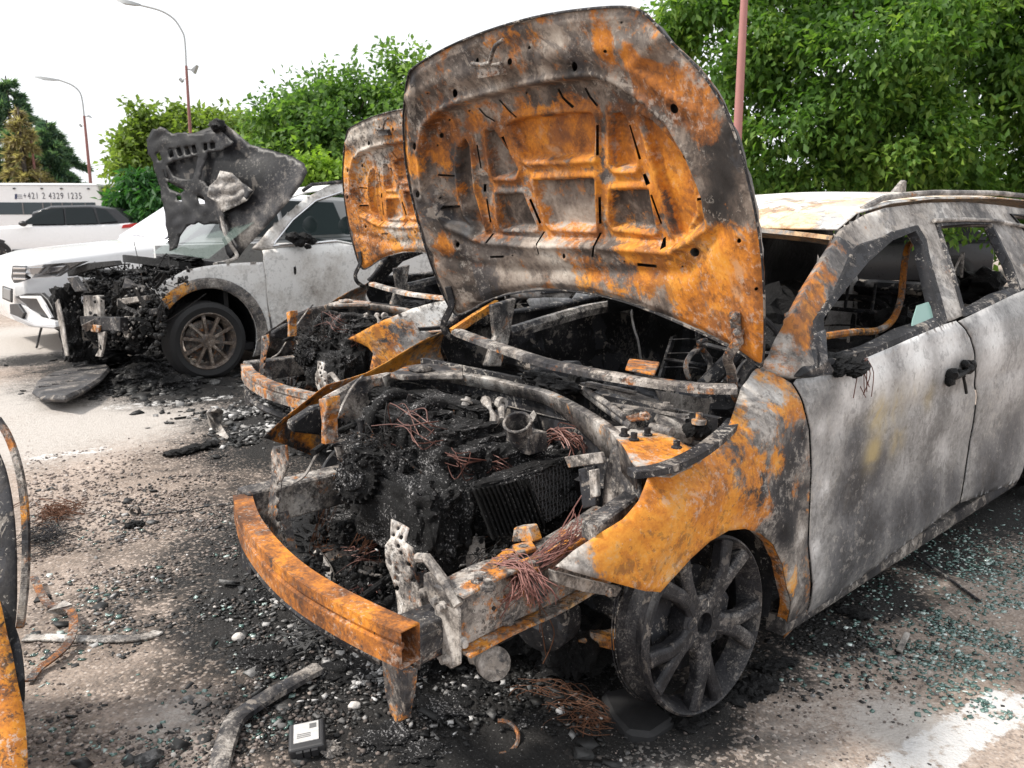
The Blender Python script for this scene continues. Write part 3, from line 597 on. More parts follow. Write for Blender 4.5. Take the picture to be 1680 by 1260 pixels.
# --- cabin: seat frames, beam behind the dash, steering wheel, hanging airbag tube
m = MB()
m.tube([K.W((.62, y, .78))[0] for y in (-.72, 0, .72)], .035, 8)
for y in (-.3, .1, .4): m.blob(K.W((.6, y, .72))[0], (.16, .13, .1), .5, 2.2, 3, int(y*10)+5)
m.build('dash_beam', M['inside'], car, True)
for s_ in (.38, -.38):
    m = MB()
    for q_ in (-.2, .2): m.tube(cr([K.W(p)[0] for p in [(1.1, s_+q_, .32), (1.5, s_+q_, .38), (1.68, s_+q_*.95, .7), (1.75, s_+q_*.7, 1.0)]]), .016, 6)
    for (x, z) in ((1.1, .33), (1.3, .36), (1.6, .55), (1.66, .68), (1.71, .85), (1.76, 1.0)): m.tube([K.W((x, s_-.19, z))[0], K.W((x, s_+.19, z))[0]], .01, 6)
    m.tube([K.W((1.76, s_+.06, 1.0))[0], K.W((1.78, s_+.06, 1.12))[0]], .007, 6); m.tube([K.W((1.76, s_-.06, 1.0))[0], K.W((1.78, s_-.06, 1.12))[0]], .007, 6)
    for k in range(7): m.tube(cr([K.W((1.62+.1*k/7, s_-.18, .5+.07*k))[0], K.W((1.63+.1*k/7, s_, .52+.07*k))[0], K.W((1.62+.1*k/7, s_+.18, .5+.07*k))[0]], 3), .004, 5)
    m.build('seat_frame', M['inside'], car, True)
m = MB(); 
for y in (-.45, 0, .45):
    m.tube(cr([K.W(p)[0] for p in [(2.3, y-.2, .5), (2.5, y-.2, .9), (2.52, y, .98), (2.5, y+.2, .9), (2.3, y+.2, .5)]]), .018, 6)
m.blob(K.W((2.3, 0, .5))[0], (.22, .62, .12), .4, 3, 4, 9); m.build('rear_seat_frame', M['inside'], car, True)
sw = K.Z(1065, 590, .95); m = MB(); c = K.W((.86, .38, .93))[0]; axn = K.W((.9, 0, .45))[0]-K.o; axn /= np.linalg.norm(axn)
u = K.ay; w = np.cross(axn, u); m.tube([c+.185*(math.cos(a)*u+math.sin(a)*w) for a in np.linspace(0, 2*math.pi, 33)], .011, 8, False)
for a in (0, math.pi, -math.pi/2): m.tube([c+axn*-.03, c+.185*(math.cos(a)*u+math.sin(a)*w)], .009, 6)
m.tube([c-axn*.03, c-axn*.3], .03, 8); m.build('steering_wheel', M['dark_steel'], car, True)
m = MB(); tp = [(1350, 552), (1400, 545), (1440, 542), (1465, 524), (1478, 490), (1482, 450), (1488, 410), (1497, 398)]
m.tube(cr([K.W(K.Y(x, y, .62-.1*i/8))[0] for i, (x, y) in enumerate(tp)]), .014, 8); m.build('hanging_tube', M['rust2'], car, True)
for pts, r in (([(1393, 540), (1390, 575)], .006), ([(1440, 545), (1436, 562)], .006), ([(1575, 425), (1580, 415), (1577, 455)], .008), ([(1565, 445), (1578, 418)], .006)):
    m = MB(); m.tube([K.W(K.Y(x, y, .5))[0] for x, y in pts], r, 6); m.build('bracket_rod', M['alu'], car, True)
for i, (x, y, Y_, r, mt) in enumerate(((1470, 535, .55, (.09, .06, .07), 'char'), (1265, 525, .35, (.12, .1, .12), 'char'), (1300, 500, .2, (.14, .1, .1), 'char'), (1280, 560, .45, (.1, .08, .06), 'char'), (1400, 580, .5, (.14, .1, .06), 'char'), (1610, 470, .3, (.12, .1, .1), 'char'), (1590, 500, .45, (.1, .05, .05), 'char'))):
    m = MB(); m.blob(K.W(K.Y(x, y, Y_))[0], r, .55, 2.6, 3, i+20); m.build('burnt_upholstery', M[mt], car, True)
# burnt headlining hanging down along the far windows
hl2 = [(1.05, 1.36), (1.5, 1.44), (2.2, 1.47), (3.3, 1.46), (3.3, 1.0), (3.0, .86), (2.7, .95), (2.5, .8), (2.2, .9), (2.0, .78), (1.8, .92), (1.55, .82), (1.4, .98), (1.2, .95)]
sheet('hanging_headlining', hl2, lambda V: np.c_[V[:, 0], -.47+.05*np.sin(V[:, 0]*9)+.04*np.sin(V[:, 1]*13+V[:, 0]*4), V[:, 1]], K, .05, M['char'], car, thick=.01)
# remains of the mirror, sail panel, glass left in the front door
m = MB(); sp_ = [side_pt(x, y) for x, y in [(1303, 618), (1338, 545), (1350, 540), (1353, 592), (1368, 612), (1330, 617)]]; m.prism(K.W(np.array(sp_)+np.array([0, .012, 0])), -K.ay*.02); m.build('mirror_base', burnt('flaking_blue_grey_paint', .4, -.6, 2, .9, .5, speck=1.4), car, bevel=.003)
m = MB(); c = side_pt(1385, 597); c[1] += .02
for i in range(9): m.blob(K.W(c+np.array([rng.uniform(-.07, .07), rng.uniform(-.05, .05), rng.uniform(-.02, .025)]))[0], (.04, .028, .014), .55, 2.4, 4, i+60, ax=(K.ax*.95+K.az*.3, K.ay, K.az))
m.build('melted_mirror', M['char'], car, True)
m = MB()
for i in range(7):
    p = side_pt(1393+rng.uniform(-8, 14), 585); p[1] += .04; b = p+np.array([rng.uniform(-.03, .03), rng.uniform(.0, .02), -rng.uniform(.05, .13)]); m.tube(cr([K.W(p)[0], K.W((p+b)/2+rng.normal(0, .012, 3))[0], K.W(b)[0]], 4), .0016, 4)
m.build('mirror_wire', M['copper'], car)
g = [side_pt(x, y)-np.array([0, .015, 0]) for x, y in [(1418, 590), (1445, 572), (1480, 560), (1502, 545), (1505, 525), (1512, 502), (1530, 496), (1536, 510), (1542, 532), (1486, 558)]]
m = MB(); m.prism(K.W(g), -K.ay*.004); m.build('broken_window_glass', M['glass_green'], car)
# door handle, melted
hb = side_pt(1567, 615); m = MB(); nrm = np.array([0, 1, 0])
for i, (x, y, r) in enumerate(((1551, 614, .024), (1548, 624, .02), (1566, 612, .016), (1578, 604, .022), (1583, 598, .022), (1574, 596, .016))):
    m.blob(K.W(side_pt(x, y)+np.array([0, .022, 0]))[0], r, .5, 2.4, 2, i+80)
m.tube([K.W(side_pt(x, y)+np.array([0, .03, 0]))[0] for x, y in ((1548, 620), (1566, 612), (1584, 598))], .01, 6); m.tube([K.W(side_pt(x, y)+np.array([0, .03, 0]))[0] for x, y in ((1566, 612), (1570, 630), (1572, 643))], .006, 6)
m.build('door_handle', M['char'], door, True)
# ------------------------------------------------------------------ bonnets: one pressing, used on both hatchback wrecks
TH = math.radians(71); HD = np.array([-math.cos(TH), 0, math.sin(TH)]); HN = np.array([-math.sin(TH), 0, -math.cos(TH)]); HP = np.array([.3, 0, .965])
def hood_w(a, b): return .085*(np.abs(a)/.75)**2.2 + .05*np.clip((b-.72)/.3, 0, 2)**2
def hood_L(V, w=0.): a, b = V[:, 0], V[:, 1]; return HP+a[:, None]*np.array([0, 1., 0])+b[:, None]*HD+(hood_w(a, b)+w)[:, None]*HN
def hood_uv(x, y):
    g = lambda q: ((q-HP) @ HN)-hood_w(q[:, 1], (q-HP) @ HD)
    q = K.onto(x, y, g, .8, 6); return (q[1], float((q-HP) @ HD))
def c4(l): return [(640+x*.381, y*.381) for x, y in l]
def h2(l): return np.array([hood_uv(x, y) for x, y in c4(l)])
hood_px = [(756, 518), (738, 508), (722, 478), (697, 411), (676, 335), (663, 267), (659, 206), (662, 160), (667, 126), (678, 110), (728, 80), (792, 53), (869, 30), (945, 17), (1021, 12), (1055, 23), (1097, 69), (1147, 118), (1181, 171), (1208, 236), (1227, 305), (1240, 366), (1248, 427), (1251, 476), (1252, 514), (1252, 565), (1248, 602), (1236, 597), (1206, 577), (1156, 552), (1099, 526), (1023, 497), (947, 480), (878, 478), (810, 490)]
hood_o = cr([hood_uv(x, y) for x, y in hood_px], 3, True)
wins = [h2(l) for l in ([(480, 555), (540, 525), (700, 508), (835, 503), (848, 520), (848, 690), (700, 698), (560, 705), (545, 695)], [(922, 505), (960, 500), (985, 520), (1030, 720), (1020, 738), (940, 738), (925, 720)],
 [(1045, 510), (1100, 540), (1170, 610), (1235, 700), (1275, 830), (1290, 930), (1255, 985), (1250, 1040), (1225, 1050), (1200, 1020), (1150, 850)], [(390, 580), (420, 575), (520, 740), (510, 770), (425, 770), (415, 750)],
 [(300, 615), (312, 640), (330, 830), (380, 1005), (365, 1015), (305, 940), (280, 860), (268, 700), (272, 655)], [(440, 855), (545, 850), (605, 990), (595, 995), (460, 995), (450, 980)],
 [(597, 795), (850, 785), (855, 1000), (670, 988), (655, 970)], [(928, 840), (1085, 835), (1115, 1000), (1105, 1010), (935, 990), (928, 970)])]
basin = h2([(135, 660), (150, 560), (210, 490), (340, 440), (520, 392), (700, 358), (880, 343), (980, 380), (1070, 440), (1180, 540), (1270, 690), (1335, 850), (1352, 970), (1290, 1010), (1200, 1070), (900, 1050), (600, 1045), (400, 1030), (240, 960), (155, 820)])
holes_e = [(283, 400, 10, 18), (797, 285, 12, 20), (1100, 458, 12, 16), (1226, 466, 18, 22), (938, 217, 7, 7), (988, 393, 6, 6), (107, 630, 8, 15), (190, 595, 9, 11), (122, 835, 8, 14), (293, 1052, 8, 11), (1306, 1090, 17, 20), (1505, 1035, 8, 10), (605, 203, 6, 7), (750, 1102, 6, 10), (1157, 507, 5, 5), (1008, 1126, 4, 4), (525, 1101, 4, 4), (1250, 1153, 4, 4), (225, 528, 5, 5), (312, 488, 4, 4), (170, 400, 4, 4), (555, 412, 4, 5), (1320, 815, 5, 5), (190, 862, 4, 5), (173, 638, 4, 5), (380, 262, 6, 14), (525, 262, 10, 14), (995, 97, 5, 5), (1575, 1245, 6, 7)]
slots = [([(438, 442), (480, 490), (520, 515)], 7), ([(690, 395), (710, 435), (757, 475)], 12), ([(805, 392), (825, 430), (858, 470)], 12), ([(352, 478), (380, 510), (420, 535)], 7), ([(178, 765), (252, 768)], 10), ([(205, 900), (278, 898)], 11), ([(428, 1108), (487, 1106)], 11), ([(1062, 1140), (1142, 1150)], 18), ([(635, 1012), (630, 1050), (640, 1095)], 8), ([(878, 1018), (880, 1060), (870, 1108)], 10), ([(1152, 1040), (1170, 1072)], 17), ([(1238, 695), (1262, 668)], 18), ([(1297, 872), (1328, 872)], 13), ([(1062, 765), (1085, 808)], 18), ([(455, 600), (500, 705)], 8), ([(345, 635), (362, 738)], 7), ([(865, 550), (867, 680)], 9), ([(1005, 550), (1048, 700)], 8), ([(1102, 850), (1140, 980)], 8), ([(575, 870), (620, 975)], 8), ([(387, 870), (403, 972)], 8), ([(380, 805), (380, 838)], 14), ([(415, 1020), (418, 1045)], 11), ([(875, 862), (877, 978)], 9)]
hh = []; hole_c = []
for x, y, rx, ry in holes_e:
    p = h2([(x+rx*math.cos(t_)*1.05, y+ry*math.sin(t_)*1.05) for t_ in np.linspace(0, 2*math.pi, 13)[:-1]]); hh.append(p); hole_c.append(p)
for pl, w_ in slots:
    P = np.array(pl, float); L_, R_ = [], []
    for i in range(len(P)):
        t_ = P[min(i+1, len(P)-1)]-P[max(i-1, 0)]; t_ /= np.linalg.norm(t_); nn = np.array([-t_[1], t_[0]])*w_*.42; L_.append(P[i]+nn); R_.append(P[i]-nn)
    hh.append(h2([tuple(q) for q in L_+R_[::-1]]))
def hood_depth(V):
    """how far the inner pressing stands back from its outer plane"""
    z = np.zeros(len(V)); eb = np.abs(sdf(V, basin)); sb = sdf(V, basin)
    z -= .034*smooth01((-sb+.01)/.02)
    z += .009*np.exp(-((sb-.014)/.012)**2)
    for w_ in wins:
        s_ = sdf(V, w_); z -= .026*smooth01((-s_+.003)/.0066); z += .009*np.exp(-((s_-.012)/.009)**2)
    do = dseg(V, hood_o); z -= .012*smooth01((.03-do)/.03)
    for p in hole_c[:14]:
        c = p.mean(0); r = np.linalg.norm(p-c, axis=1).mean(); d = np.linalg.norm(V-c, axis=1); z += .004*np.exp(-((d-r*1.9)/.007)**2)
    # pressed ridge across the front, soft dents
    fr_ = h2([(60, 420), (300, 330), (600, 250), (800, 215), (1000, 200), (1160, 160)]); z += .010*np.exp(-(dseg(V, fr_, False)/.03)**2)
    f2 = h2([(1160, 170), (1040, 290), (1180, 400), (1300, 480)]); z += .008*np.exp(-(dseg(V, f2, False)/.02)**2)
    f3 = h2([(150, 1100), (500, 1170), (900, 1180), (1250, 1180), (1370, 1050), (1420, 1000)]); z -= .010*np.exp(-(dseg(V, f3, False)/.025)**2)
    z += np.array([.006*mnoise.noise(Vector((v[0]*5, v[1]*5, 3.3)))+.0018*mnoise.noise(Vector((v[0]*23, v[1]*23, 1.3))) for v in V])
    return z
def hsp(l):
    out = []
    for x, y, r, v in l:
        u = np.array([hood_uv(*c4([(x, y)])[0])]); out.append((K.W(hood_L(u))[0], r*.381/560*1.05, v))
    return out
hood_sp = {
 'rust': hsp([(220, 560, 90, .6), (200, 680, 90, .55), (330, 520, 80, .55), (600, 600, 130, .75), (760, 600, 130, .85), (700, 730, 110, .7), (560, 730, 70, .7), (980, 620, 90, .8), (1150, 650, 90, .7), (1210, 800, 100, .85), (1100, 880, 80, .8), (1240, 930, 80, .5), (900, 860, 70, .8), (1000, 820, 60, .6), (1050, 1060, 120, .5), (1200, 1090, 110, .75), (1330, 1080, 110, .9), (1450, 1110, 130, .9), (1500, 1230, 150, .8), (1250, 1240, 120, .8), (1560, 1120, 80, .8), (1120, 350, 90, .7), (1040, 250, 60, .6), (1200, 390, 70, .6), (1310, 430, 80, .5), (1340, 550, 70, .6), (930, 190, 50, .6), (240, 1060, 80, .55), (700, 560, 90, .6), (400, 600, 60, .45), (110, 720, 60, .5), (380, 680, 50, .6), (860, 730, 60, .6), (1080, 1200, 90, .4), (1350, 960, 50, .4), (1480, 1400, 180, .9), (1300, 1350, 130, .7), (1560, 1500, 120, .8)]),
 'light': hsp([(720, 180, 70, .5), (660, 310, 45, .6), (600, 380, 70, .45), (450, 390, 70, .4), (980, 130, 80, .4), (760, 880, 120, .3), (640, 1060, 150, .35), (500, 1190, 130, .35), (760, 1190, 120, .35), (1090, 790, 50, .6), (1190, 810, 45, .5), (1400, 1170, 45, .55), (470, 720, 60, .3), (340, 790, 60, .25), (1320, 820, 50, .4), (1100, 180, 70, .3), (780, 130, 60, .3), (1000, 930, 70, .2), (530, 930, 70, .15), (1080, 1330, 100, .3), (1540, 1300, 50, .4), (1390, 1350, 50, .5)]),
 'soot_shade': hsp([(820, 300, 80, .4), (960, 420, 90, .45), (820, 220, 70, .3), (1150, 490, 80, .4), (1430, 740, 110, .42), (1390, 640, 70, .4), (1400, 880, 90, .5), (330, 970, 90, .45), (210, 930, 80, .45), (300, 1130, 90, .5), (1300, 960, 60, .4), (950, 450, 80, .4), (400, 1250, 150, .5), (750, 1270, 120, .3), (110, 480, 80, .35), (90, 600, 50, .3), (870, 560, 40, .4), (1050, 560, 40, .4), (290, 640, 60, .3), (700, 440, 120, .25), (1460, 560, 50, .4), (100, 340, 60, .4), (350, 240, 90, .2), (1180, 1400, 70, .5), (250, 740, 60, .3)])}
V2, T2 = tri2d(hood_o, .0066, hh, [rsmp(np.r_[w_, w_[:1]], .01, False) for w_ in wins], .009)
zd = hood_depth(V2); HW = K.W(hood_L(V2, zd-.0))
hood_at = paint(HW, hood_sp)
calm = np.zeros(len(V2))
for i, w_ in enumerate(wins):
    k_ = smooth01(-sdf(V2, w_)/.01+.3); calm = np.maximum(calm, k_*(.8 if i > 2 else .4))
    if i > 2: hood_at['rust'] = hood_at['rust']*(1-k_*.95)-k_*.1; hood_at['soot_shade'] = hood_at['soot_shade']*(1-k_)+k_*(.12 if i in (4, 5, 7) else 0); hood_at['light'] = hood_at['light']*(1-k_)+k_*(.02 if i != 6 else .1)
    else: hood_at['rust'] = np.maximum(hood_at['rust'], k_*.6); hood_at['soot_shade'] *= (1-k_)
    rb_ = np.exp(-((sdf(V2, w_)-.018)/.02)**2); hood_at['rust'] = np.maximum(hood_at['rust'], rb_*(.45 if i not in (4, 5) else .2))
hood_at['calm'] = calm
# keep the recessed pans a little cleaner, edges sootier
def make_hood(parent, at, name='hood', mat='hood'):
    return mesh_np(name, HW, T2, M[mat], parent, attrs=at)
hood = make_hood(car, hood_at)
V3, T3 = tri2d(hood_o, .03, edge=.012)
def hood_extras(h, mat_skin, shift=None):
    s3 = K.W(hood_L(V3, -.075*smooth01(dseg(V3, hood_o)/.06)-.008)); o_ = mesh_np('outer_skin', s3, T3, M[mat_skin], h)
    md = o_.modifiers.new('thick', 'SOLIDIFY'); md.thickness = .002
    # folded hem round the edge
    e = rsmp(hood_o, .015); c = e.mean(0); mb = MB(); P1 = K.W(hood_L(e, np.full(len(e), -.006))); mb.tube(list(P1)+[P1[0]], .0034, 6, False); mb.build('hem', M['dark_steel'], h, True)
hood_extras(hood, 'skin')
def make_latch(h):
    m = MB(); f = lambda x, y, w: K.W(hood_L(np.array([hood_uv(*c4([(x, y)])[0])]), w))[0]
    m.box(f(455, 295, .02), (K.ay, np.array(K.W(HD)[0]-K.o), np.array(K.W(HN)[0]-K.o)), (.05, .017, .016)); m.tube([f(385, 262, .035), f(430, 268, .035), f(475, 255, .045), f(490, 215, .05), f(505, 180, .05), f(540, 155, .05)], .007, 6)
    m.tube([f(395, 280, .03), f(510, 265, .03)], .006, 6); m.tube([f(400, 318, .01), f(512, 312, .01)], .005, 6); m.build('latch', M['rail'], h, bevel=.002)
make_latch(hood)
def make_hinges(h, px=True):
    # goose-neck arm on the near side, bolted to the pressing, and its twin
    for sd_ in (1, -1):
        m = MB()
        if sd_ > 0: pts = [(1211, 508), (1213, 535), (1215, 556), (1204, 580), (1200, 610), (1203, 640), (1213, 658)]; P = [hood_L(np.array([hood_uv(x, y)]), .016)[0] for x, y in pts[:3]]+[hood_L(np.array([hood_uv(*pts[3])]), .03)[0]]+[K.X(x, y, X) for (x, y), X in zip(pts[4:], (.22, .26, .3))]
        else: pts = [(735, 470), (741, 500), (728, 530), (733, 548), (746, 556), (754, 557)]; P = [K.X(x, y, X) for (x, y), X in zip(pts, (.2, .22, .24, .26, .3, .33))]
        C_ = cr(K.W(P), 5); m.sweep(list(C_), [(-.014, -.005), (.014, -.005), (.014, .005), (-.014, .005)], ups=-K.ax+K.ay*.4)
        if sd_ > 0:
            for x, y in ((1211, 514), (1216, 541), (1216, 556)):
                m.lathe(K.W(hood_L(np.array([hood_uv(x, y)]), .018))[0], -K.ax, [(-.012, .013), (.006, .013), (.01, .008), (.014, .008), (.014, 0)], 10)
        m.build('hinge', M['rail'] if sd_ > 0 else M['dark_steel'], h, True, bevel=.002)
make_hinges(hood)
# ------------------------------------------------------------------ front structure and engine bay of the estate
def KX(x, y, X): return K.W(K.X(x, y, X))[0]
def KY(x, y, Y): return K.W(K.Y(x, y, Y))[0]
def KZ(x, y, Z): return GZ(x, y, Z)
m = MB(); bp = cr([GZ(x, y, .52) for x, y in [(384, 812), (396, 852), (431, 900), (479, 943), (541, 981), (607, 1014), (659, 1037)]], 5)
m.sweep(list(bp), [(.004, 0), (.004, -.026), (-.004, -.03), (-.004, -.038), (.004, -.042), (.004, -.088), (-.055, -.088), (-.055, 0)], cap=False)
beam = m.build('bumper_beam', M['beam'], car, True); md = beam.modifiers.new('t', 'SOLIDIFY'); md.thickness = .0035
m = MB(); p = GZ(672, 1033, .49)
m.prism([KX(x, y, -.735) for x, y in [(659, 1075), (678, 1066), (677, 1074), (661, 1088), (679, 1084), (677, 1094), (660, 1103)]], K.ax*.004); m.build('folded_tongue', M['rust2'], beam)
m = MB(); m.prism([KX(x, y, -.78) for x, y in [(625, 1078), (642, 1086), (661, 1099), (671, 1103), (668, 1137), (659, 1182), (649, 1187), (639, 1169), (631, 1137)]], K.ax*.028); m.build('beam_bracket', M['rail'], beam, bevel=.003)
m = MB(); m.prism([KX(x, y, -.72) for x, y in [(390, 872), (404, 895), (414, 920), (412, 945), (396, 930), (392, 905)]], K.ax*.02); m.build('beam_bracket', M['dark_steel'], beam, bevel=.003)
m = MB(); m.tube(cr([GZ(x, y, .30) for x, y in [(405, 905), (450, 965), (510, 1015), (570, 1050), (630, 1080)]]), .02, 6); m.build('lower_crossmember', M['dark_steel'], car, True)
# crash box, end plate, chassis rail on the near side
ctr = K.X(706, 1010, -.63); m = MB()
c0 = K.W(K.X(694, 1040, -.69))[0]
m.box(c0, (K.ax, K.ay, K.az), (.055, .045, .05)); m.box(c0+K.ay*.046, (K.ax, K.ay, K.az), (.055, .003, .028)); m.box(c0-K.ax*.05, (K.ax, K.ay, K.az), (.004, .052, .058)); crash = m.build('crash_box', burnt('blue_grey_crash_box', .36, .22, 2.2, .4, .55, rustpos=.42), car, bevel=.006)
m = MB(); pl = [KX(x, y, -.665) for x, y in [(694, 942), (712, 935), (742, 985), (754, 1000), (755, 1090), (738, 1098), (716, 1082), (712, 1000), (694, 975)]]; m.prism(pl, K.ax*.007); m.build('end_plate', M['alu'], car, bevel=.003)
for x, y in ((693, 974), (726, 995), (731, 1082), (716, 985)):
    m = MB(); q = KX(x, y, -.67); m.lathe(q, -K.ax, [(-.01, .014), (.002, .014), (.004, .009), (.014, .009), (.014, 0)], 8); m.build('bolt', M['alu'], car)
rt_ = [(745, 975), (807, 943), (850, 928), (898, 910), (950, 881), (1010, 840)]; rb_ = [(756, 1066), (812, 1036), (850, 1018), (898, 997), (950, 968), (1010, 930)]
P1 = np.array([K.Y(x, y, .60) for x, y in rt_]); P2 = np.array([K.Y(x, y, .60) for x, y in rb_]); P1 = cr(P1, 4); P2 = cr(P2, 4)
m = MB(); vs = []; off = np.array([0, -.085, 0]); n = len(P1)
for a, b in zip(P1, P2): vs += [K.W(a)[0], K.W(b)[0], K.W(b+off)[0], K.W(a+off)[0]]
m.add(vs, [(4*i+j, 4*i+(j+1) % 4, 4*i+4+(j+1) % 4, 4*i+4+j) for i in range(n-1) for j in range(4)]+[(0, 1, 2, 3)]); rail = m.build('chassis_rail', burnt('pale_rail_steel', .55, .32, 1.8, .4, .6, rustpos=.5), car, bevel=.006)

m = MB()
for x, y, r in ((810, 998, .006), (868, 962, .006)):
    m = MB(); m.lathe(KY(x, y, .601), K.ay, [(-.002, r), (.002, r), (.002, 0)], 10); m.build('rail_hole', M['black'], rail)
for x, y in ((832, 1018), (758, 1054)):
    m = MB(); m.lathe(KY(x, y, .6), K.ay, [(-.005, .016), (.003, .016), (.006, .011), (.014, .011), (.014, 0)], 8); m.build('bolt', M['alu'], rail)
m = MB(); m.prism([KY(x, y, .52) for x, y in [(700, 952), (735, 992), (770, 1000), (800, 985), (783, 1010), (754, 1018)]], K.ay*.005); m.build('torn_bracket', M['alu'], car)
for nm_, PP, dz in (('rail_flange', P2, -.006), ('rail_flange', P1, .004)):
    m = MB(); m.sweep([K.W(p+np.array([0, .006, dz]))[0] for p in PP], [(-.016, -.005), (.03, -.005), (.03, .005), (-.016, .005)]); m.build(nm_, M['rust2'], rail, bevel=.002)
# far chassis rail
m = MB(); a = K.X(405, 825, -.68); b = K.Z(585, 798, .5); m.sweep([K.W((-.70, -.46, .47))[0], K.W((-.45, -.46, .47))[0], K.W((-.2, -.47, .47))[0], K.W((.1, -.48, .45))[0]], [(-.045, -.06), (.045, -.06), (.045, .06), (-.045, .06)]); m.build('chassis_rail', M['bay'], car, bevel=.006)
# perforated uprights
def plate_X(name, pts, X, holes, mat, th=.004, depth=.03, fl=(), bend=0.):
    p2 = np.array([K.X(x, y, X)[1:] for x, y in pts]); hs = []
    for x, y, rx, ry in holes: hs.append(np.array([K.X(x+rx*math.cos(t_), y+ry*math.sin(t_), X)[1:] for t_ in np.linspace(0, 2*math.pi, 11)[:-1]]))
    lo, hi = p2[:, 1].min(), p2[:, 1].max()
    fn = lambda V: np.c_[X+bend*np.sin((V[:, 1]-lo)/(hi-lo)*6.), V[:, 0], V[:, 1]]
    o = sheet(name, p2, fn, K, .012, mat, car, holes=hs, thick=th, edge=.008)
    for a, b in fl:
        mb = MB(); qs = [K.W((X+bend*math.sin((z-lo)/(hi-lo)*6.), y, z))[0] for y, z in (p2[a:b+1] if b > a else p2[b:a+1])]
        mb.add(qs+[q+K.ax*depth for q in qs], [(i, i+1, len(qs)+i+1, len(qs)+i) for i in range(len(qs)-1)]); f_ = mb.build('flange', mat, o); f_.modifiers.new('t', 'SOLIDIFY').thickness = .003
    return o
plate_X('upright_bracket', [(645, 851), (661, 858), (674, 866), (671, 888), (684, 897), (687, 914), (686, 940), (690, 1000), (655, 1012), (643, 960), (634, 925), (638, 893), (648, 880)], -.64, [(658, 866, 3, 3), (652, 876, 3, 3), (664, 880, 4, 4), (660, 894, 4, 4), (642, 922, 4, 6), (653, 938, 4, 5), (675, 924, 5, 4), (650, 950, 4, 5), (678, 952, 5, 4), (664, 905, 4, 4), (648, 966, 4, 5)], burnt('mottled_plate_steel', .58, .3, 2.5, .8, .7, rustpos=.32), bend=.01, fl=((6, 7), (9, 11)))
m = MB(); m.tube([KX(x, y, X) for x, y, X in ((686, 915, -.66), (700, 915, -.67), (732, 958, -.67), (752, 993, -.67))], .013, 8); m.build('brace', M['alu'], car, True)
plate_X('upright_bracket', [(441, 745), (446, 733), (470, 730), (468, 765), (459, 790), (462, 840), (476, 905), (453, 908), (447, 850), (443, 800)], -.66, [(456, 795, 3, 4), (458, 812, 4, 5), (461, 830, 4, 5), (463, 850, 4, 5), (465, 870, 4, 5), (455, 742, 3, 3), (467, 888, 4, 4)], M['rail'], bend=-.012, fl=((5, 6), (8, 9)))
# cowl: windscreen cross-member, plenum lip, towers
m = MB(); cb = cr([GZ(x, y, .95) for x, y in [(752, 541), (810, 562), (893, 589), (960, 604), (1023, 615), (1137, 630), (1206, 632)]], 5); m.sweep(list(cb), [(-.034, -.01), (-.014, .003), (.016, .004), (.03, -.004), (.03, -.02), (-.034, -.018)]); m.build('windscreen_crossmember', M['bay'], car, True)
m = MB(); m.prism([GZ(x, y, .965) for x, y in [(1032, 592), (1082, 598), (1074, 617), (1026, 608)]], (0, 0, .008)); m.build('small_plate', M['rust2'], car, bevel=.002)
lipc = cr([GZ(x, y, z) for x, y, z in [(628, 618, .83), (660, 608, .84), (700, 606, .845), (745, 613, .845), (800, 622, .845), (845, 633, .845), (893, 645, .845), (940, 668, .84), (985, 696, .835), (1020, 726, .83), (1040, 748, .82)]], 5)
m = MB(); n = len(lipc); dn = [q-np.array([0, 0, .04+.05*smooth01((i/len(lipc)-.55)/.3)])+K.ax*.012 for i, q in enumerate(lipc)]; bk = [q+K.ax*.028+np.array([0, 0, .004]) for q in lipc]; fr2 = [q-K.ax*.012-np.array([0, 0, .004]) for q in lipc]
m.add(dn+list(lipc)+bk, [(i+k*n, i+1+k*n, n+i+1+k*n, n+i+k*n) for k in range(2) for i in range(n-1)]); o = m.build('plenum_lip', burnt('pale_bay_steel', .62, .2, 1.6, .6, .7, rustpos=.6), car, True); o.modifiers.new('t', 'SOLIDIFY').thickness = .004
m = MB(); d1_ = [q-np.array([0, 0, .03])+K.ax*.03 for q in lipc]; d2_ = [q-np.array([0, 0, .3])+K.ax*.05 for q in lipc]; m.add(d1_+d2_, [(i, i+1, n+i+1, n+i) for i in range(n-1)]); m.build('plenum_wall', M['dark_steel'], car, True)
tray = [p[:2] for p in (K.L(q+K.ax*.03) for q in lipc)]+[(.36, .66), (.38, .3), (.4, 0), (.42, -.6)]
sheet('plenum_tray', tray, lambda V: np.c_[V[:, 0], V[:, 1], .80-.05*smooth01((V[:, 0]+.05)/.2)], K, .03, burnt('plenum_grey', .46, -.15, 1.8, .5, .7), car)
tw = [tuple(K.Z(x, y, .835)[:2]) for x, y in [(995, 700), (1040, 698), (1092, 712), (1130, 722), (1165, 728), (1148, 745), (1100, 768), (1062, 765), (1035, 745)]]
hl_ = [np.array([K.Z(1027+7*math.cos(t_), 705+2.6*math.sin(t_), .835)[:2] for t_ in np.linspace(0, 6.28, 11)[:-1]])]
sheet('strut_tower', tw, lambda V: np.c_[V, np.full(len(V), .835)-.02*smooth01((V[:, 1]-.74)/.1)], K, .02, M['fender'], car, holes=hl_, attrs={'rust': [(GZ(1085, 735, .83), .1, .9)], 'light': [(GZ(1020, 712, .83), .08, .5)]})
for x, y in ((1024, 715), (1040, 722), (1062, 714), (1110, 735)):
    m = MB(); m.lathe(GZ(x, y, .836), K.az, [(0, .014), (.004, .014), (.006, .009), (.02, .009), (.022, 0)], 8); m.build('strut_bolt', M['dark_steel'], car)
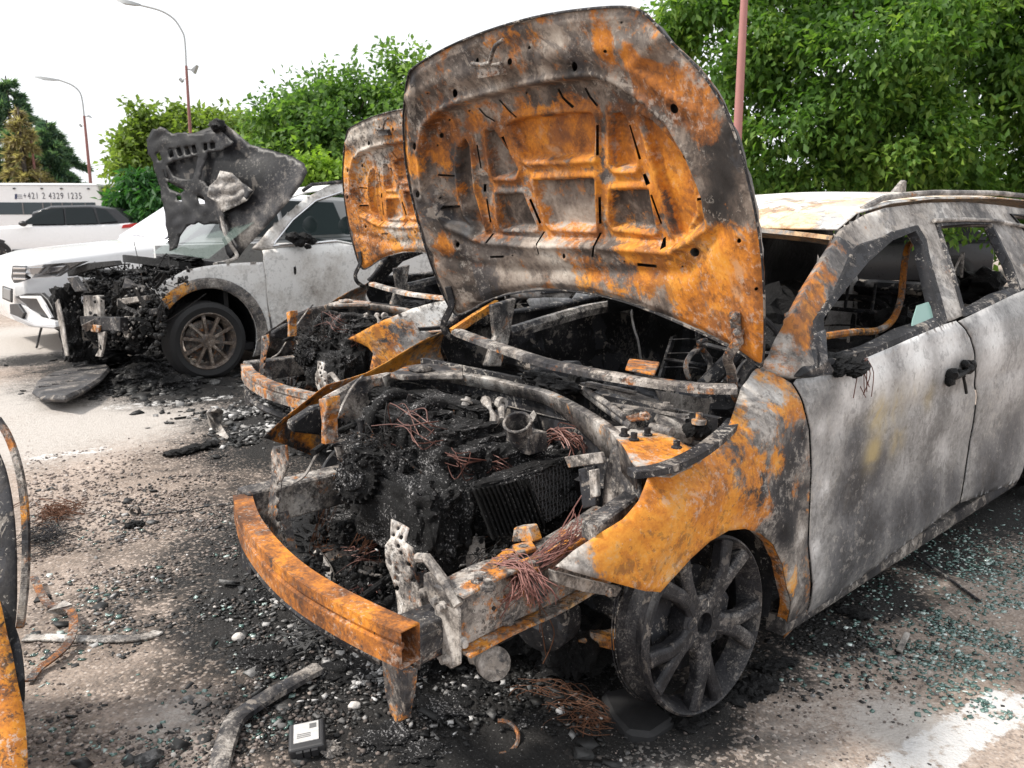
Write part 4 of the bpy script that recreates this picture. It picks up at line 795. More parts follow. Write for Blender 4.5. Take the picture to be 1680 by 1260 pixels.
m = MB(); wv = [(1000, 735), (1012, 728), (1035, 748), (1062, 768), (1058, 780), (1050, 830), (1000, 850), (985, 840), (988, 780)]; m.prism([KX(x, y, -.17+.0*i) for i, (x, y) in enumerate(wv)], K.ax*.25); m.build('tower_wall', burnt('tower_wall_steel', .48, .22, 1.5, .6, .7, rustpos=.42), car, bevel=.012, bevseg=2)
m = MB(); A, B, C_, D_ = [GZ(*q) for q in ((953, 853, .68), (1040, 792, .7), (1066, 802, .7), (975, 866, .68))]; m.prism([A, D_, C_, B], (0, 0, -.045)); m.build('headlight_rail', burnt('blued_rail_steel', .42, .18, 2.2, .7, .6, rustpos=.55), car, bevel=.005)
m = MB(); ir = cr([GZ(x, y, .84) for x, y in [(1035, 775), (1085, 768), (1140, 745), (1185, 712), (1205, 690)]], 4); m.sweep(list(ir), [(-.02, -.01), (.02, -.01), (.02, .006), (-.02, .006)]); m.build('inner_wing_rail', M['dark_steel'], car, True)
# far-side inner wing and tower
m = MB(); fw_ = [(530, 655), (590, 622), (640, 612), (690, 615), (740, 640), (720, 700), (640, 740), (560, 760)]; m.prism([KY(x, y, -.56) for x, y in fw_], -K.ay*.03); m.build('inner_wing', M['bay'], car, bevel=.01)
m = MB(); ft = [GZ(x, y, .85) for x, y in [(640, 612), (665, 600), (705, 596), (760, 602), (760, 614), (700, 614), (660, 616)]]; m.prism(ft, (0, 0, -.02)); m.blob(GZ(690, 604, .86), (.05, .05, .015), .4, 3, 2, 3); m.build('strut_tower', M['bay'], car, bevel=.004)
m = MB(); m.prism([KX(x, y, -.5) for x, y in [(522, 655), (536, 652), (537, 672), (532, 690), (534, 730), (526, 728), (527, 690)]], K.ax*.05); m.build('headlight_bracket', M['rust2'], car, bevel=.003)
m = MB(); m.tube(cr([KX(x, y, X) for x, y, X in ((596, 616, -.2), (575, 640, -.25), (550, 690, -.4), (520, 745, -.5), (500, 780, -.56), (478, 795, -.6))], 4), .0055, 6); m.build('prop_rod', M['alu'], car, True)
m = MB(); m.prism([KY(x, y, -.75) for x, y in [(468, 690), (505, 665), (560, 652), (600, 660), (585, 700), (530, 712), (470, 705)]], K.ay*.05); m.build('headlight_housing', M['dark_steel'], car, bevel=.008)
# --- engine
eng = MB(); k = 0
for c, r, q in (((-.12, -.1, .54), (.18, .3, .18), .5), ((-.15, -.2, .69), (.13, .2, .07), .45), ((-.2, -.02, .68), (.1, .14, .08), .6), ((-.3, -.2, .56), (.1, .16, .12), .6), ((-.02, .22, .52), (.13, .15, .15), .6), ((-.08, -.16, .765), (.05, .19, .03), .4), ((-.2, -.22, .75), (.04, .17, .03), .4), ((-.36, .02, .5), (.09, .2, .12), .6), ((-.15, .15, .62), (.1, .1, .1), .6)):
    eng.blob(K.W(c)[0], r, .28, 2.6, 5, k, ax=(K.ax, K.ay, K.az), sq=q); k += 1
engine = eng.build('engine', M['char_ash'], car, True)
for i in range(2):                                        # intake runners over the head
    y = -.32+.2*i; m = MB(); m.tube(cr([K.W(p)[0] for p in ((-.1, y, .77), (-.2, y, .8), (-.28, y+.01, .76), (-.32, y+.01, .66))], 4), [.02+.003*math.sin(3*j+i) for j in range(13)], 10); m.build('intake_runner', M['char_ash'], car, True)
def grit(name, pos, lo, hi, mat, par=car):
    """burnt crumbs and bubbles clinging to the surfaces: one mass"""
    n = len(pos); v, f = np.array(ico(1)[0]), np.array(ico(1)[1]); s_ = np.exp(rng.uniform(math.log(lo), math.log(hi), n)); return scatter(name, v, f, np.array(pos), s_[:, None]*rng.uniform(.4, 1.5, (n, 3)), rotm(n), M[mat], parent=par, smooth=False, jit=.38)
pos = []
for c, r in (((-.15, -.2, .73), (.15, .22, .06)), ((-.22, -.1, .7), (.1, .24, .07)), ((-.02, .18, .64), (.13, .16, .08)), ((-.34, -.2, .58), (.08, .17, .12)), ((-.35, 0, .45), (.08, .25, .1))):
    d = rng.normal(size=(150, 3)); d /= np.linalg.norm(d, axis=1)[:, None]; d[:, 2] = np.abs(d[:, 2]); pos += list(K.W(np.array(c)+d*np.array(r)*rng.uniform(.85, 1.08, (150, 1))))
for q_, r_ in (((590, 785, .6), .07), ((745, 708, .7), .06)):
    d = rng.normal(size=(90, 3)); d /= np.linalg.norm(d, axis=1)[:, None]; pos += list(GZ(*q_)+d*r_)
grit('charred_crumbs', pos, .003, .012, 'char_ash')
def lump(name, px, z, r, amp=.4, freq=2.2, sub=4, mat='char', par=None, seed=None):
    mb = MB(); mb.blob(GZ(px[0], px[1], z), r, amp, freq, sub, (px[0]*.37+px[1]*.11) % 50 if seed is None else seed, ax=(K.ax, K.ay, K.az), sq=.75); return mb.build(name, M[mat], par or car, True)
for i, (x, y, z, r) in enumerate([(560, 700, .64, (.05, .04, .05)), (575, 670, .68, (.04, .05, .04)), (640, 655, .74, (.05, .08, .04)), (760, 672, .72, (.05, .05, .05)), (790, 730, .64, (.06, .06, .05)), (700, 745, .6, (.08, .1, .05)), (640, 790, .5, (.08, .1, .06)), (690, 840, .38, (.1, .12, .06)), (760, 850, .38, (.08, .1, .07)), (600, 870, .28, (.1, .1, .05)), (540, 880, .14, (.12, .14, .05)), (580, 930, .12, (.12, .12, .04)), (640, 950, .12, (.14, .14, .05)), (720, 900, .3, (.1, .1, .05)), (800, 900, .36, (.08, .08, .05)), (830, 760, .58, (.05, .06, .05)), (900, 870, .46, (.05, .07, .05)), (925, 720, .58, (.07, .06, .07)), (860, 920, .38, (.06, .08, .04)), (760, 960, .26, (.1, .1, .05)), (960, 790, .56, (.06, .05, .06)), (510, 850, .1, (.1, .1, .04)), (880, 1010, .14, (.14, .1, .08)), (950, 1040, .14, (.12, .1, .09)), (700, 1040, .08, (.16, .14, .06)), (620, 1000, .08, (.14, .12, .05)), (560, 960, .08, (.12, .12, .04))]):
    lump('charred_lump', (x, y), z, r, .45, 2., 5, 'char' if i % 3 else 'char_ash')
pos = [GZ(rng.uniform(500, 860), rng.uniform(820, 990), rng.uniform(.1, .42)) for _ in range(900)]+[GZ(rng.uniform(780, 950), rng.uniform(860, 930), rng.uniform(.36, .5)) for _ in range(260)]
grit('charred_crumbs', pos, .003, .013, 'char')
for i in range(16):                                       # collapsed hoses
    x, y, z = rng.uniform(560, 930), rng.uniform(690, 930), 0; z = .74-(y-680)/250*.45; a = GZ(x, y, z); d = rng.normal(0, .11, 3)*[1, 1, .35]; e = rng.normal(0, .09, 3)*[1, 1, .4]
    m = MB(); m.tube(cr([a-d, a-d*.4+e*.5, a+e, a+d*.6+e*.3, a+d], 5), rng.uniform(.006, .014), 8); m.build('charred_hose', M['char' if i % 4 else 'dark_steel'], car, True)
for i, (x, y, z) in enumerate(((610, 850, .38), (660, 900, .3), (735, 870, .4), (560, 905, .2), (780, 905, .42), (825, 880, .44), (690, 960, .22), (620, 925, .2), (840, 745, .66), (650, 815, .5))):   # brackets and torn plates
    p = GZ(x, y, z); u = rng.normal(size=3); u /= np.linalg.norm(u); w = np.cross(u, rng.normal(size=3)); w /= np.linalg.norm(w); m = MB(); L1, L2 = rng.uniform(.03, .06), rng.uniform(.012, .03)
    m.prism([p-u*L1-w*L2, p+u*L1-w*L2, p+u*L1*.9+w*L2, p-u*L1*.2+w*L2, p-u*L1*.2+w*L2*2.2, p-u*L1+w*L2*2.], np.cross(u, w)*.003); m.build('torn_bracket', M[('alu', 'rail', 'dark_steel', 'bay')[i % 4]], car)
for i in range(26):                                       # bolts, clamps, stubs and bare castings left on the block
    x, y = rng.uniform(590, 900), rng.uniform(655, 860); z = float(np.clip(.8-(y-660)/200*.42, .3, .8)); p = GZ(x, y, z); u = K.az*.8+rng.normal(0, .4, 3); u /= np.linalg.norm(u); r = rng.uniform(.007, .017); m = MB(); mt = M[('alu', 'rail', 'dark_steel', 'bay', 'dark_steel')[i % 5]]
    if i % 3 == 0: m.lathe(p, u, [(-.02, r), (.0, r), (.0, r*1.5), (.006, r*1.5), (.006, r*.7), (.018, r*.7), (.018, 0)], 12); m.build('bolt', mt, engine, True)
    elif i % 3 == 1: m.lathe(p, u, [(-.03, r), (.025, r), (.025, r*1.15), (.03, r*1.15), (.03, r*.8), (-.02, r*.75)], 14); m.build('pipe_stub', mt, engine, True)
    else: w = np.cross(u, rng.normal(size=3)); w /= np.linalg.norm(w); q = np.cross(u, w); m.prism([p-w*.03-q*.008, p+w*.02-q*.012, p+w*.034+q*.004, p+w*.01+q*.012, p-w*.026+q*.008], u*.006); m.build('casting_lug', mt, engine, bevel=.002)
# finned units
def finned(name, px, z, r, L_, axis, n, mat):
    mb = MB(); c = GZ(px[0], px[1], z); axis = np.asarray(axis, float); axis /= np.linalg.norm(axis); mb.lathe(c, axis, [(-L_, 0), (-L_, r*.8), (L_*.6, r*.82), (L_*.8, r*.5), (L_, r*.45), (L_, 0)], 24)
    u = np.cross(axis, (0, 0, 1)); u /= np.linalg.norm(u); w = np.cross(axis, u)
    for i in range(n):
        a = 2*math.pi*i/n; d = math.cos(a)*u+math.sin(a)*w; mb.box(c+d*r*.86, (axis, d, np.cross(axis, d)), (L_*.7, r*.08, r*.035))
    return mb.build(name, M[mat], car, True)
finned('alternator', (590, 785), .6, .085, .05, -K.ax*.8+K.ay*.4+K.az*.3, 22, 'char_ash'); finned('pump', (745, 708), .7, .07, .06, K.ay*.6-K.ax*.5+K.az*.35, 20, 'char_fine')
m = MB(); axn = -K.ax*.45+K.ay*.25+K.az*.8; axn /= np.linalg.norm(axn); c = GZ(851, 702, .78)
m.lathe(c, axn, [(-.06, .035), (-.02, .038), (.018, .038), (.018, .045), (.028, .045), (.028, .036), (-.05, .034), (-.05, 0)], 28); m.box(c-axn*.06+K.ax*.02, (K.ax, K.ay, K.az), (.04, .05, .03)); m.build('throttle_body', burnt('throttle_metal', .4, .1, 3, .5, .45), car, True, bevel=.002)
m = MB(); m.tube(cr([GZ(*q) for q in ((795, 655, .8), (803, 668, .8), (812, 690, .76), (806, 705, .74))], 4), [.012+.006*math.sin(i) for i in range(13)], 8); m.tube([GZ(822, 660, .8), GZ(823, 690, .76)], .012, 8); m.lathe(GZ(822, 662, .8), K.ay, [(-.01, .008), (-.01, .022), (.01, .022), (.01, .008)], 14); m.build('thermostat', M['alu'], car, True)
for nm, pts, r, mt in (('coolant_pipe', [(548, 727, .66), (580, 728, .66), (620, 748, .63), (665, 772, .6)], .014, 'dark_steel'), ('coolant_pipe', [(690, 742, .66), (730, 752, .66)], .016, 'char'), ('heat_shield_pipe', [(680, 812, .55), (715, 816, .55), (770, 822, .55)], .014, 'rail'), ('coolant_pipe', [(690, 790, .55), (740, 806, .55), (770, 812, .55)], .012, 'dark_steel'),
                       ('fuel_pipe', [(640, 865, .4), (700, 850, .42), (750, 800, .5)], .008, 'char'), ('support_bar', [(705, 870, .42), (760, 850, .45), (775, 835, .46)], .014, 'dark_steel'), ('coolant_pipe', [(900, 700, .72), (880, 735, .68), (840, 745, .66)], .01, 'char'), ('torn_strip', [(575, 930, .2), (600, 940, .2), (625, 945, .22)], .006, 'alu'), ('torn_strip', [(520, 905, .2), (540, 935, .16), (545, 955, .14)], .014, 'alu'), ('torn_strip', [(720, 905, .4), (735, 890, .42), (745, 880, .44)], .006, 'char')):
    m = MB(); m.tube(cr([GZ(*q) for q in pts], 4), r, 8); m.build(nm, M[mt], car, True)
# control unit with cooling fins and honeycomb side
A, B, C_, D_ = GZ(774, 803, .66), GZ(864, 783, .67), GZ(925, 748, .69), GZ(893, 862, .52)
e1, e2, e3 = A-B, C_-B, D_-B
m = MB(); Bv = B+.02*e2
m.add([Bv, Bv+e1, Bv+e1+e2, Bv+e2, Bv+e3, Bv+e1+e3, Bv+e1+e2+e3, Bv+e2+e3], [(0, 1, 2, 3), (4, 7, 6, 5), (0, 4, 5, 1), (1, 5, 6, 2), (2, 6, 7, 3), (3, 7, 4, 0)]); unit = m.build('control_unit', M['char_ash'], car, bevel=.003)
nf = np.cross(e1, e3); nf /= np.linalg.norm(nf); nf *= -np.sign(nf @ e2)
for i in range(13):
    m = MB(); q = B+e1*(.03+.94*i/12); m.prism([q, q+e1*.025, q+e1*.025+e3, q+e3], nf*.016); m.build('fin', M['char'], unit)
t = NT('honeycomb_black'); v = t.coord(); vo = t.voro(v, 85, 'DISTANCE_TO_EDGE', .15); t.set(Base_Color=t.mix(t.sm(vo, .08, .2), (.1, .1, .105), (.006, .006, .006)), Roughness=.6); t.bump(t.math('MULTIPLY', t.sm(vo, .0, .25), -1.), 1., .01)
m = MB(); ns = np.cross(e2, e3); ns /= np.linalg.norm(ns); ns *= -np.sign(ns @ e1); m.prism([B+.04*e2+.03*e3, B+.98*e2+.03*e3, B+.98*e2+.97*e3, B+.04*e2+.97*e3], ns*.006); m.build('side_mesh', t.m, unit)
m = MB(); m.blob(B+e1*.5+e2*.45, (.12, .09, .012), .4, 2.5, 5, 4, ax=(e1/np.linalg.norm(e1), e2/np.linalg.norm(e2), np.array([0, 0, 1.]))); m.build('ash_crust', M['char_ash'], unit, True)
# bracket plates right of it
for pts, X, mt in (([(925, 750), (985, 742), (990, 760), (932, 768)], -.2, 'bay'), ([(948, 770), (975, 765), (978, 830), (955, 835)], -.2, 'dark_steel'), ([(965, 772), (978, 770), (980, 815), (968, 818)], -.23, 'alu')):
    m = MB(); m.prism([KX(x, y, X) for x, y in pts], K.ax*.015); m.build('battery_bracket', M[mt], car, bevel=.002)
m = MB(); m.prism([KX(x, y, -.35) for x, y in [(838, 890), (842, 866), (865, 864), (874, 890)]], K.ax*.04); mbk = m.build('mount_bracket', M['rust2'], car, bevel=.004); m = MB(); m.lathe(GZ(850, 864, .5), K.az, [(0, .012), (.02, .012), (.02, .006), (.035, .006), (.035, 0)], 8); m.build('bolt', M['rail'], mbk)
m = MB(); m.prism([GZ(x, y, .53) for x, y in [(785, 940), (830, 905), (850, 905), (805, 945)]], (0, 0, .01)); m.build('mount_plate', M['rust2'], car, bevel=.002); m = MB(); m.prism([GZ(x, y, .54) for x, y in [(840, 900), (872, 893), (880, 905), (850, 915)]], (0, 0, .012)); m.build('mount_plate', M['rust2'], car, bevel=.002)
for x, y in ((858, 903), (785, 953), (800, 960), (872, 930)):
    m = MB(); m.lathe(GZ(x, y, .54), K.az, [(-.01, .02), (.002, .02), (.004, .011), (.014, .011), (.015, 0)], 10); m.build('mount_bolt', M['rail'], car)
# wiring
def wires(name, path, n, spread, r, mat, wob=.012, par=None):
    mb = MB(); P = [GZ(*q) for q in path]; L_ = len(P)
    for i in range(n):
        o_ = rng.normal(0, spread, 3); a = rng.uniform(0, .25); b = rng.uniform(.7, 1.05); C2 = cr([p+o_*(.4+1.2*abs(j/(L_-1)-.35))+rng.normal(0, wob, 3) for j, p in enumerate(P)], 5); s_, e_ = int(a*len(C2)), max(int(b*len(C2)), int(a*len(C2))+3)
        mb.tube(C2[s_:e_], r*rng.uniform(.7, 1.3), 4, False)
    return mb.build(name, M[mat], par or car)
wires('wiring_loom', [(738, 905, .4), (765, 880, .42), (800, 850, .46), (825, 845, .48)], 14, .008, .0026, 'copper'); wires('wiring_loom', [(825, 925, .52), (845, 940, .52), (850, 970, .5), (815, 1000, .42)], 26, .009, .0014, 'pinkwire'); wires('wiring_loom', [(800, 935, .52), (850, 925, .55), (880, 960, .52), (890, 985, .46)], 40, .015, .0014, 'pinkwire')
wires('wiring_loom', [(870, 935, .53), (915, 905, .56), (945, 880, .58), (962, 850, .62)], 44, .019, .0014, 'pinkwire'); wires('wiring_loom', [(780, 955, .52), (775, 980, .46), (758, 1008, .42)], 16, .007, .0015, 'pinkwire'); wires('wiring_loom', [(640, 745, .66), (690, 750, .64), (735, 758, .62), (775, 770, .6)], 22, .016, .0018, 'copper')
wires('wiring_loom', [(630, 760, .6), (615, 820, .5), (605, 870, .4), (590, 900, .35)], 18, .014, .0016, 'wire'); wires('wiring_loom', [(905, 720, .72), (925, 712, .74), (945, 720, .74), (955, 745, .7)], 30, .018, .0018, 'copper'); wires('wiring_loom', [(790, 880, .45), (830, 870, .48), (870, 880, .48), (900, 900, .5)], 14, .02, .0018, 'char_fine')
wires('wiring_loom', [(650, 690, .74), (630, 720, .7), (660, 760, .64), (700, 780, .6)], 14, .03, .002, 'char_fine'); wires('wiring_loom', [(560, 740, .6), (590, 760, .58), (620, 740, .62), (660, 730, .66)], 10, .03, .0018, 'char_fine'); wires('wiring_loom', [(585, 975, .2), (600, 960, .22), (620, 975, .2)], 6, .02, .0016, 'pinkwire'); wires('wiring_loom', [(700, 900, .35), (740, 930, .33), (790, 920, .38), (840, 890, .45)], 18, .03, .0018, 'char_fine'); wires('hanging_wire', [(884, 985, .45), (886, 1040, .28), (890, 1090, .14)], 3, .006, .0013, 'wire'); wires('hanging_wire', [(540, 830, .4), (520, 900, .2), (560, 900, .2)], 12, .03, .0015, 'wire')
for x, y, z in ((600, 720, .7), (680, 700, .76), (760, 740, .68), (820, 770, .62), (640, 800, .52), (720, 820, .5), (600, 900, .25), (700, 920, .28), (560, 860, .25), (800, 930, .42)):
    wires('burnt_wiring', [(x-45+rng.uniform(-20, 20), y+rng.uniform(-25, 25), z), (x-10, y+rng.uniform(-20, 20), z+.05), (x+20, y+rng.uniform(-20, 20), z+.02), (x+50+rng.uniform(-20, 20), y+rng.uniform(-25, 25), z-.03)], 9, .02, .0016, 'char_fine' if rng.uniform() < .7 else 'copper', .02)
# small scrap all through the bay
sv, sf = bv, bf
P_ = np.array([GZ(rng.normal(700, 95), rng.normal(850, 70), rng.uniform(.22, .5)) for _ in range(420)]+[GZ(rng.normal(690, 60), rng.normal(690, 25), rng.uniform(.7, .8)) for _ in range(30)]+[GZ(rng.normal(880, 50), rng.normal(900, 30), rng.uniform(.42, .54)) for _ in range(160)])
scatter('burnt_scrap', sv, sf, P_, sc_(len(P_), .002, .011, .5)*np.array([1, .35, .3]), rotm(len(P_)), M['flake'], parent=car, jit=.5)
P_ = np.array([GZ(rng.normal(560, 40), rng.normal(940, 26), rng.uniform(.06, .16)) for _ in range(260)]+[GZ(rng.normal(800, 90), rng.normal(880, 40), rng.uniform(.4, .5)) for _ in range(70)]); scatter('ash_scrap', sv, sf, P_, sc_(len(P_), .002, .014, .5)*np.array([1, .4, .3]), rotm(len(P_)), M['ashflake'], parent=car, jit=.5)
# --- wiper linkage in the plenum
def c5(x, y): return 680+x*.381, 400+y*.381
wl_ = MB(); W5 = lambda x, y, z=.84: GZ(*c5(x, y), z)
wl_.tube([W5(700, 610), W5(800, 690), W5(940, 790)], .013, 10); wl_.tube([W5(735, 625, .86), W5(830, 690, .86), W5(905, 745, .86)], .010, 8)
wl_.sweep([W5(735, 600, .88), W5(900, 640, .88), W5(1090, 705, .88)], [(-.022, -.004), (.022, -.004), (.022, .004), (-.022, .004)]); wl_.sweep([W5(850, 690, .87), W5(1000, 712, .87), W5(1170, 745, .87)], [(-.008, -.003), (.008, -.003), (.008, .003), (-.008, .003)]); wl_.sweep([W5(740, 598, .89), W5(850, 618, .89), W5(950, 640, .89)], [(-.008, -.003), (.008, -.003), (.008, .003), (-.008, .003)])
wl_.lathe(W5(1085, 700, .88), K.az, [(-.01, .01), (.012, .01), (.012, 0)], 10); wl_.lathe(W5(920, 730, .86), K.az, [(-.02, .016), (.012, .016), (.012, 0)], 10)
link_ = wl_.build('wiper_linkage', burnt('grey_linkage', .5, -.3, 3, .35, .5), car, True)
m = MB(); a, b = W5(1030, 800, .82), W5(1180, 800, .82); m.lathe(a, b-a, [(0, 0), (0, .03), (.01, .045), (.1, .045), (.11, .03), (.15, .028), (.15, 0)], 20); m.tube([W5(1020, 790, .84), W5(1110, 815, .84)], .014, 10); m.build('wiper_motor', M['alu'], link_, True)
m = MB(); m.prism([W5(x, y, .86) for x, y in [(910, 750), (1000, 728), (1020, 745), (1010, 760), (930, 768)]], (0, 0, .006)); m.lathe(W5(985, 742, .866), K.az, [(0, .012), (.01, .012), (.01, 0)], 8); m.build('linkage_bracket', burnt('tan_bracket', .5, .6, 3, .3, .6, rustpos=.3), link_, bevel=.002)
m = MB()
for x, y, r in ((520, 575, (.04, .06, .02)), (600, 600, (.05, .07, .022)), (690, 600, (.03, .03, .04)), (650, 620, (.05, .05, .02)), (705, 585, (.015, .015, .03))): m.blob(W5(x, y, .85), r, .7, 3, 3, x % 17, ax=(K.ax, K.ay, K.az))
m.build('melted_wiper_cover', M['char'], car, True)
for x, y, r in ((1215, 780, .03), (1240, 800, .025), (1190, 800, .02)):
    m = MB(); m.blob(W5(x, y, .84), r, .6, 2.5, 3, x % 13); m.build('charred_lump', M['char'], car, True)
m = MB(); m.lathe(W5(1225, 775, .86), K.az, [(0, .02), (.012, .02), (.014, .01), (.03, .009), (.03, 0)], 10); m.build('hinge_bolt', M['rust2'], car)
m = MB(); m.prism([KY(x, y, .5) for x, y in [(1075, 640), (1165, 655), (1150, 720), (1095, 690)]], K.ay*.004); m.build('plenum_side', burnt('bare_grey', .6, -.3, 1.5, .3, .6), car)
for pts, r, mt in (([(1130, 620), (1125, 600), (1135, 580), (1150, 570), (1146, 562), (1158, 558)], .009, 'rail'), ([(1150, 570), (1165, 590), (1162, 615)], .009, 'rail')):
    m = MB(); m.tube(cr([KY(x, y, .35) for x, y in pts], 4), r, 8); m.build('column_bracket', M[mt], car, True)
# far-side pillar and braces seen behind the cowl
m = MB(); m.prism([KY(x, y, -.62) for x, y in [(800, 500), (840, 488), (828, 560), (815, 600), (790, 600), (806, 550)]], K.ay*.03); m.build('inner_pillar', M['bay'], car, bevel=.005)
m = MB(); m.sweep([KY(x, y, -.7) for x, y in [(742, 545), (780, 520), (816, 498)]], [(-.012, -.016), (.012, -.016), (.012, .016), (-.012, .016)]); m.build('wing_stay', burnt('yellow_rust', .6, .9, 2, .3, .6, rustpos=.7), car)
m = MB(); m.sweep(cr([KY(x, y, -.66) for x, y in [(835, 545), (900, 525), (960, 508), (1010, 500), (1030, 505)]], 4), [(-.02, -.03), (.02, -.03), (.025, .0), (.01, .02), (-.02, .02)]); m.build('door_inner_rail', burnt('bare_inner_steel', .42, .1, 1.6, .8, .5), car, True)
# --- compressor/pump hanging below the rail
m = MB(); a, b = KX(795, 1078, -.5), KX(828, 1100, -.56); d = b-a; m.lathe(a, d, [(-.02, 0), (-.02, .03), (.03, .036), (.06, .036), (.062, .044), (.085, .044), (.09, .036), (.09, 0)], 22); m.lathe(a+d*.2, K.ax*.2+K.az, [(-.02, .02), (.05, .018), (.05, .01), (.07, .01)], 12); m.blob(a-d*.3, .03, .5, 3, 3, 2); m.build('electric_pump', M['alu'], car, True)
m = MB(); m.prism([KX(x, y, -.45) for x, y in [(795, 1040), (840, 1015), (840, 1040), (815, 1060)]], K.ax*.05); m.build('pump_bracket', M['dark_steel'], car, bevel=.006)
m = MB(); m.lathe(KX(890, 1010, -.25), -K.ax+K.ay*.2, [(-.05, 0), (-.05, .1), (.02, .1), (.03, .08), (.03, .03), (.0, .0)], 24); m.build('belt_pulley', M['dark_steel'], car, True)
m = MB(); m.tube([K.W(p)[0] for p in ((.02, .72, .27), (0, .3, .2), (0, -.3, .2), (.02, -.72, .27))], .04, 8); m.box(K.W((.05, 0, .2))[0], (K.ax, K.ay, K.az), (.22, .42, .03)); m.build('subframe', M['dark_steel'], car, True)
m = MB(); m.sweep([K.W(p)[0] for p in ((-.12, .45, .2), (.02, .62, .16), (.1, .7, .18))], [(-.05, -.02), (.05, -.02), (.05, .02), (-.05, .02)]); m.build('control_arm', M['rust2'], car, True)
# --- wheels
def wheel(par, c, out, fwd, R=.252, name='wheel', tyre=False, detail=True):
    """out: axle direction away from the car"""
    out = np.asarray(out, float); out /= np.linalg.norm(out); u = np.asarray(fwd, float); u -= out*(u @ out); u /= np.linalg.norm(u); w = np.cross(out, u)
    mb = MB(); mb.lathe(c, out, [(-.115, R*.96), (-.11, R), (-.1, R), (-.095, R*.93), (-.065, R*.88), (-.03, R*.93), (-.018, R), (0, R), (.004, R*.975), (-.002, R*.955), (-.03, R*.91), (-.065, R*.86), (-.095, R*.91), (-.115, R*.96)], 72)
    rim = mb.build(name, M['alloy'], par, True)
    P3 = lambda r, a, h: c+out*h+r*(math.cos(a)*u+math.sin(a)*w)
    for k in range(5):
        a0 = 2*math.pi*k/5+.32; mb = MB()
        for sg in (1, -1):
            # one arm: from the hub out to the rim, leaning to its side
            prof = [(.05, .0, .036, -.02), (.1, .045, .026, -.012), (.155, .12, .021, -.006), (R*.955, .215, .025, -.006)]
            rings = []
            for r, da, hw, h in prof:
                a = a0+sg*da; q = P3(r, a, h); tn = -math.sin(a)*u+math.cos(a)*w
                rings.append([q+tn*hw, q+tn*hw*.55+out*.008, q-tn*hw*.55+out*.008, q-tn*hw, q-tn*hw*.8-out*.035, q+tn*hw*.8-out*.035])
            vs = [p for rg in rings for p in rg]; fs = [(6*i+j, 6*i+(j+1) % 6, 6*i+6+(j+1) % 6, 6*i+6+j) for i in range(3) for j in range(6)]+[(0, 1, 2, 3, 4, 5), (18, 19, 20, 21, 22, 23)]
            mb.add(vs, fs)
        mb.build('spoke', M['alloy'], rim, False, bevel=.003)
    mb = MB(); mb.lathe(c, out, [(-.07, .085), (-.02, .083), (-.012, .072), (-.012, .032), (-.04, .03), (-.04, 0)], 30); mb.build('hub', M['alloy'], rim, True)
    for k in range(5):
        a = 2*math.pi*k/5+.32+math.pi/5; mb = MB(); q = P3(.056, a, -.014); mb.lathe(q, out, [(-.01, .02), (.003, .019), (.003, .014), (-.012, .013), (-.012, .009), (.0, .008), (.0, 0)], 14); mb.build('lug_nut', M['dark_steel'], rim, True)
    mb = MB(); mb.lathe(c, out, [(-.1, 0), (-.1, .15), (-.075, .15), (-.075, 0)], 40); mb.build('brake_disc', M['dark_steel'], rim, True)
    mb = MB(); q = P3(.12, 2.9, -.09); mb.box(q, (out, math.cos(2.9)*u+math.sin(2.9)*w, -math.sin(2.9)*u+math.cos(2.9)*w), (.045, .035, .07)); mb.build('brake_caliper', M['dark_steel'], rim, bevel=.012)
    return rim
st = math.radians(3); fwdv = -K.ax*math.cos(st)+K.ay*math.sin(st)*-1; outv = K.ay*math.cos(st)-K.ax*math.sin(st)*1.; outv = outv+np.array([0, 0, .05])
hc = K.W(K.Y(1162, 1026, .855))[0]
front_rim = wheel(car, hc, outv, fwdv)
# flaking remains of the tyre on the rim and the bead wires
m = MB(); 
for i in range(46):
    a = rng.uniform(1.6, 4.9); r = .255+rng.uniform(-.006, .006); u_ = -K.ax; w_ = np.cross(outv/np.linalg.norm(outv), u_); h = rng.choice([-.115, -.105, -.095])+rng.uniform(-.01, .01)
    q = hc+outv/np.linalg.norm(outv)*h+r*(math.cos(a)*u_+math.sin(a)*w_); m.blob(q, (.02, .015, .012), .9, 2.5, 2, i)
m.build('tyre_remains', M['char_ash'], front_rim, True)['kind'] = 'stuff'
m = MB(); on = outv/np.linalg.norm(outv); w_ = np.cross(on, -K.ax)
for dr, hh_ in ((.259, -.12), (.263, -.126)): m.tube([hc+on*(hh_+.01*math.sin(3*a))+(dr+.004*math.sin(5*a))*(math.cos(a)*-K.ax+math.sin(a)*w_) for a in np.linspace(0, 2*math.pi, 60)], .002, 5, False)
m.build('bead_wire', M['dark_steel'], front_rim)
for (X_, Y_) in ((.02, -.855), (2.94, .85), (2.94, -.85)):
    wheel(car, K.W((X_, Y_, .27))[0], K.ay*np.sign(Y_), -K.ax)
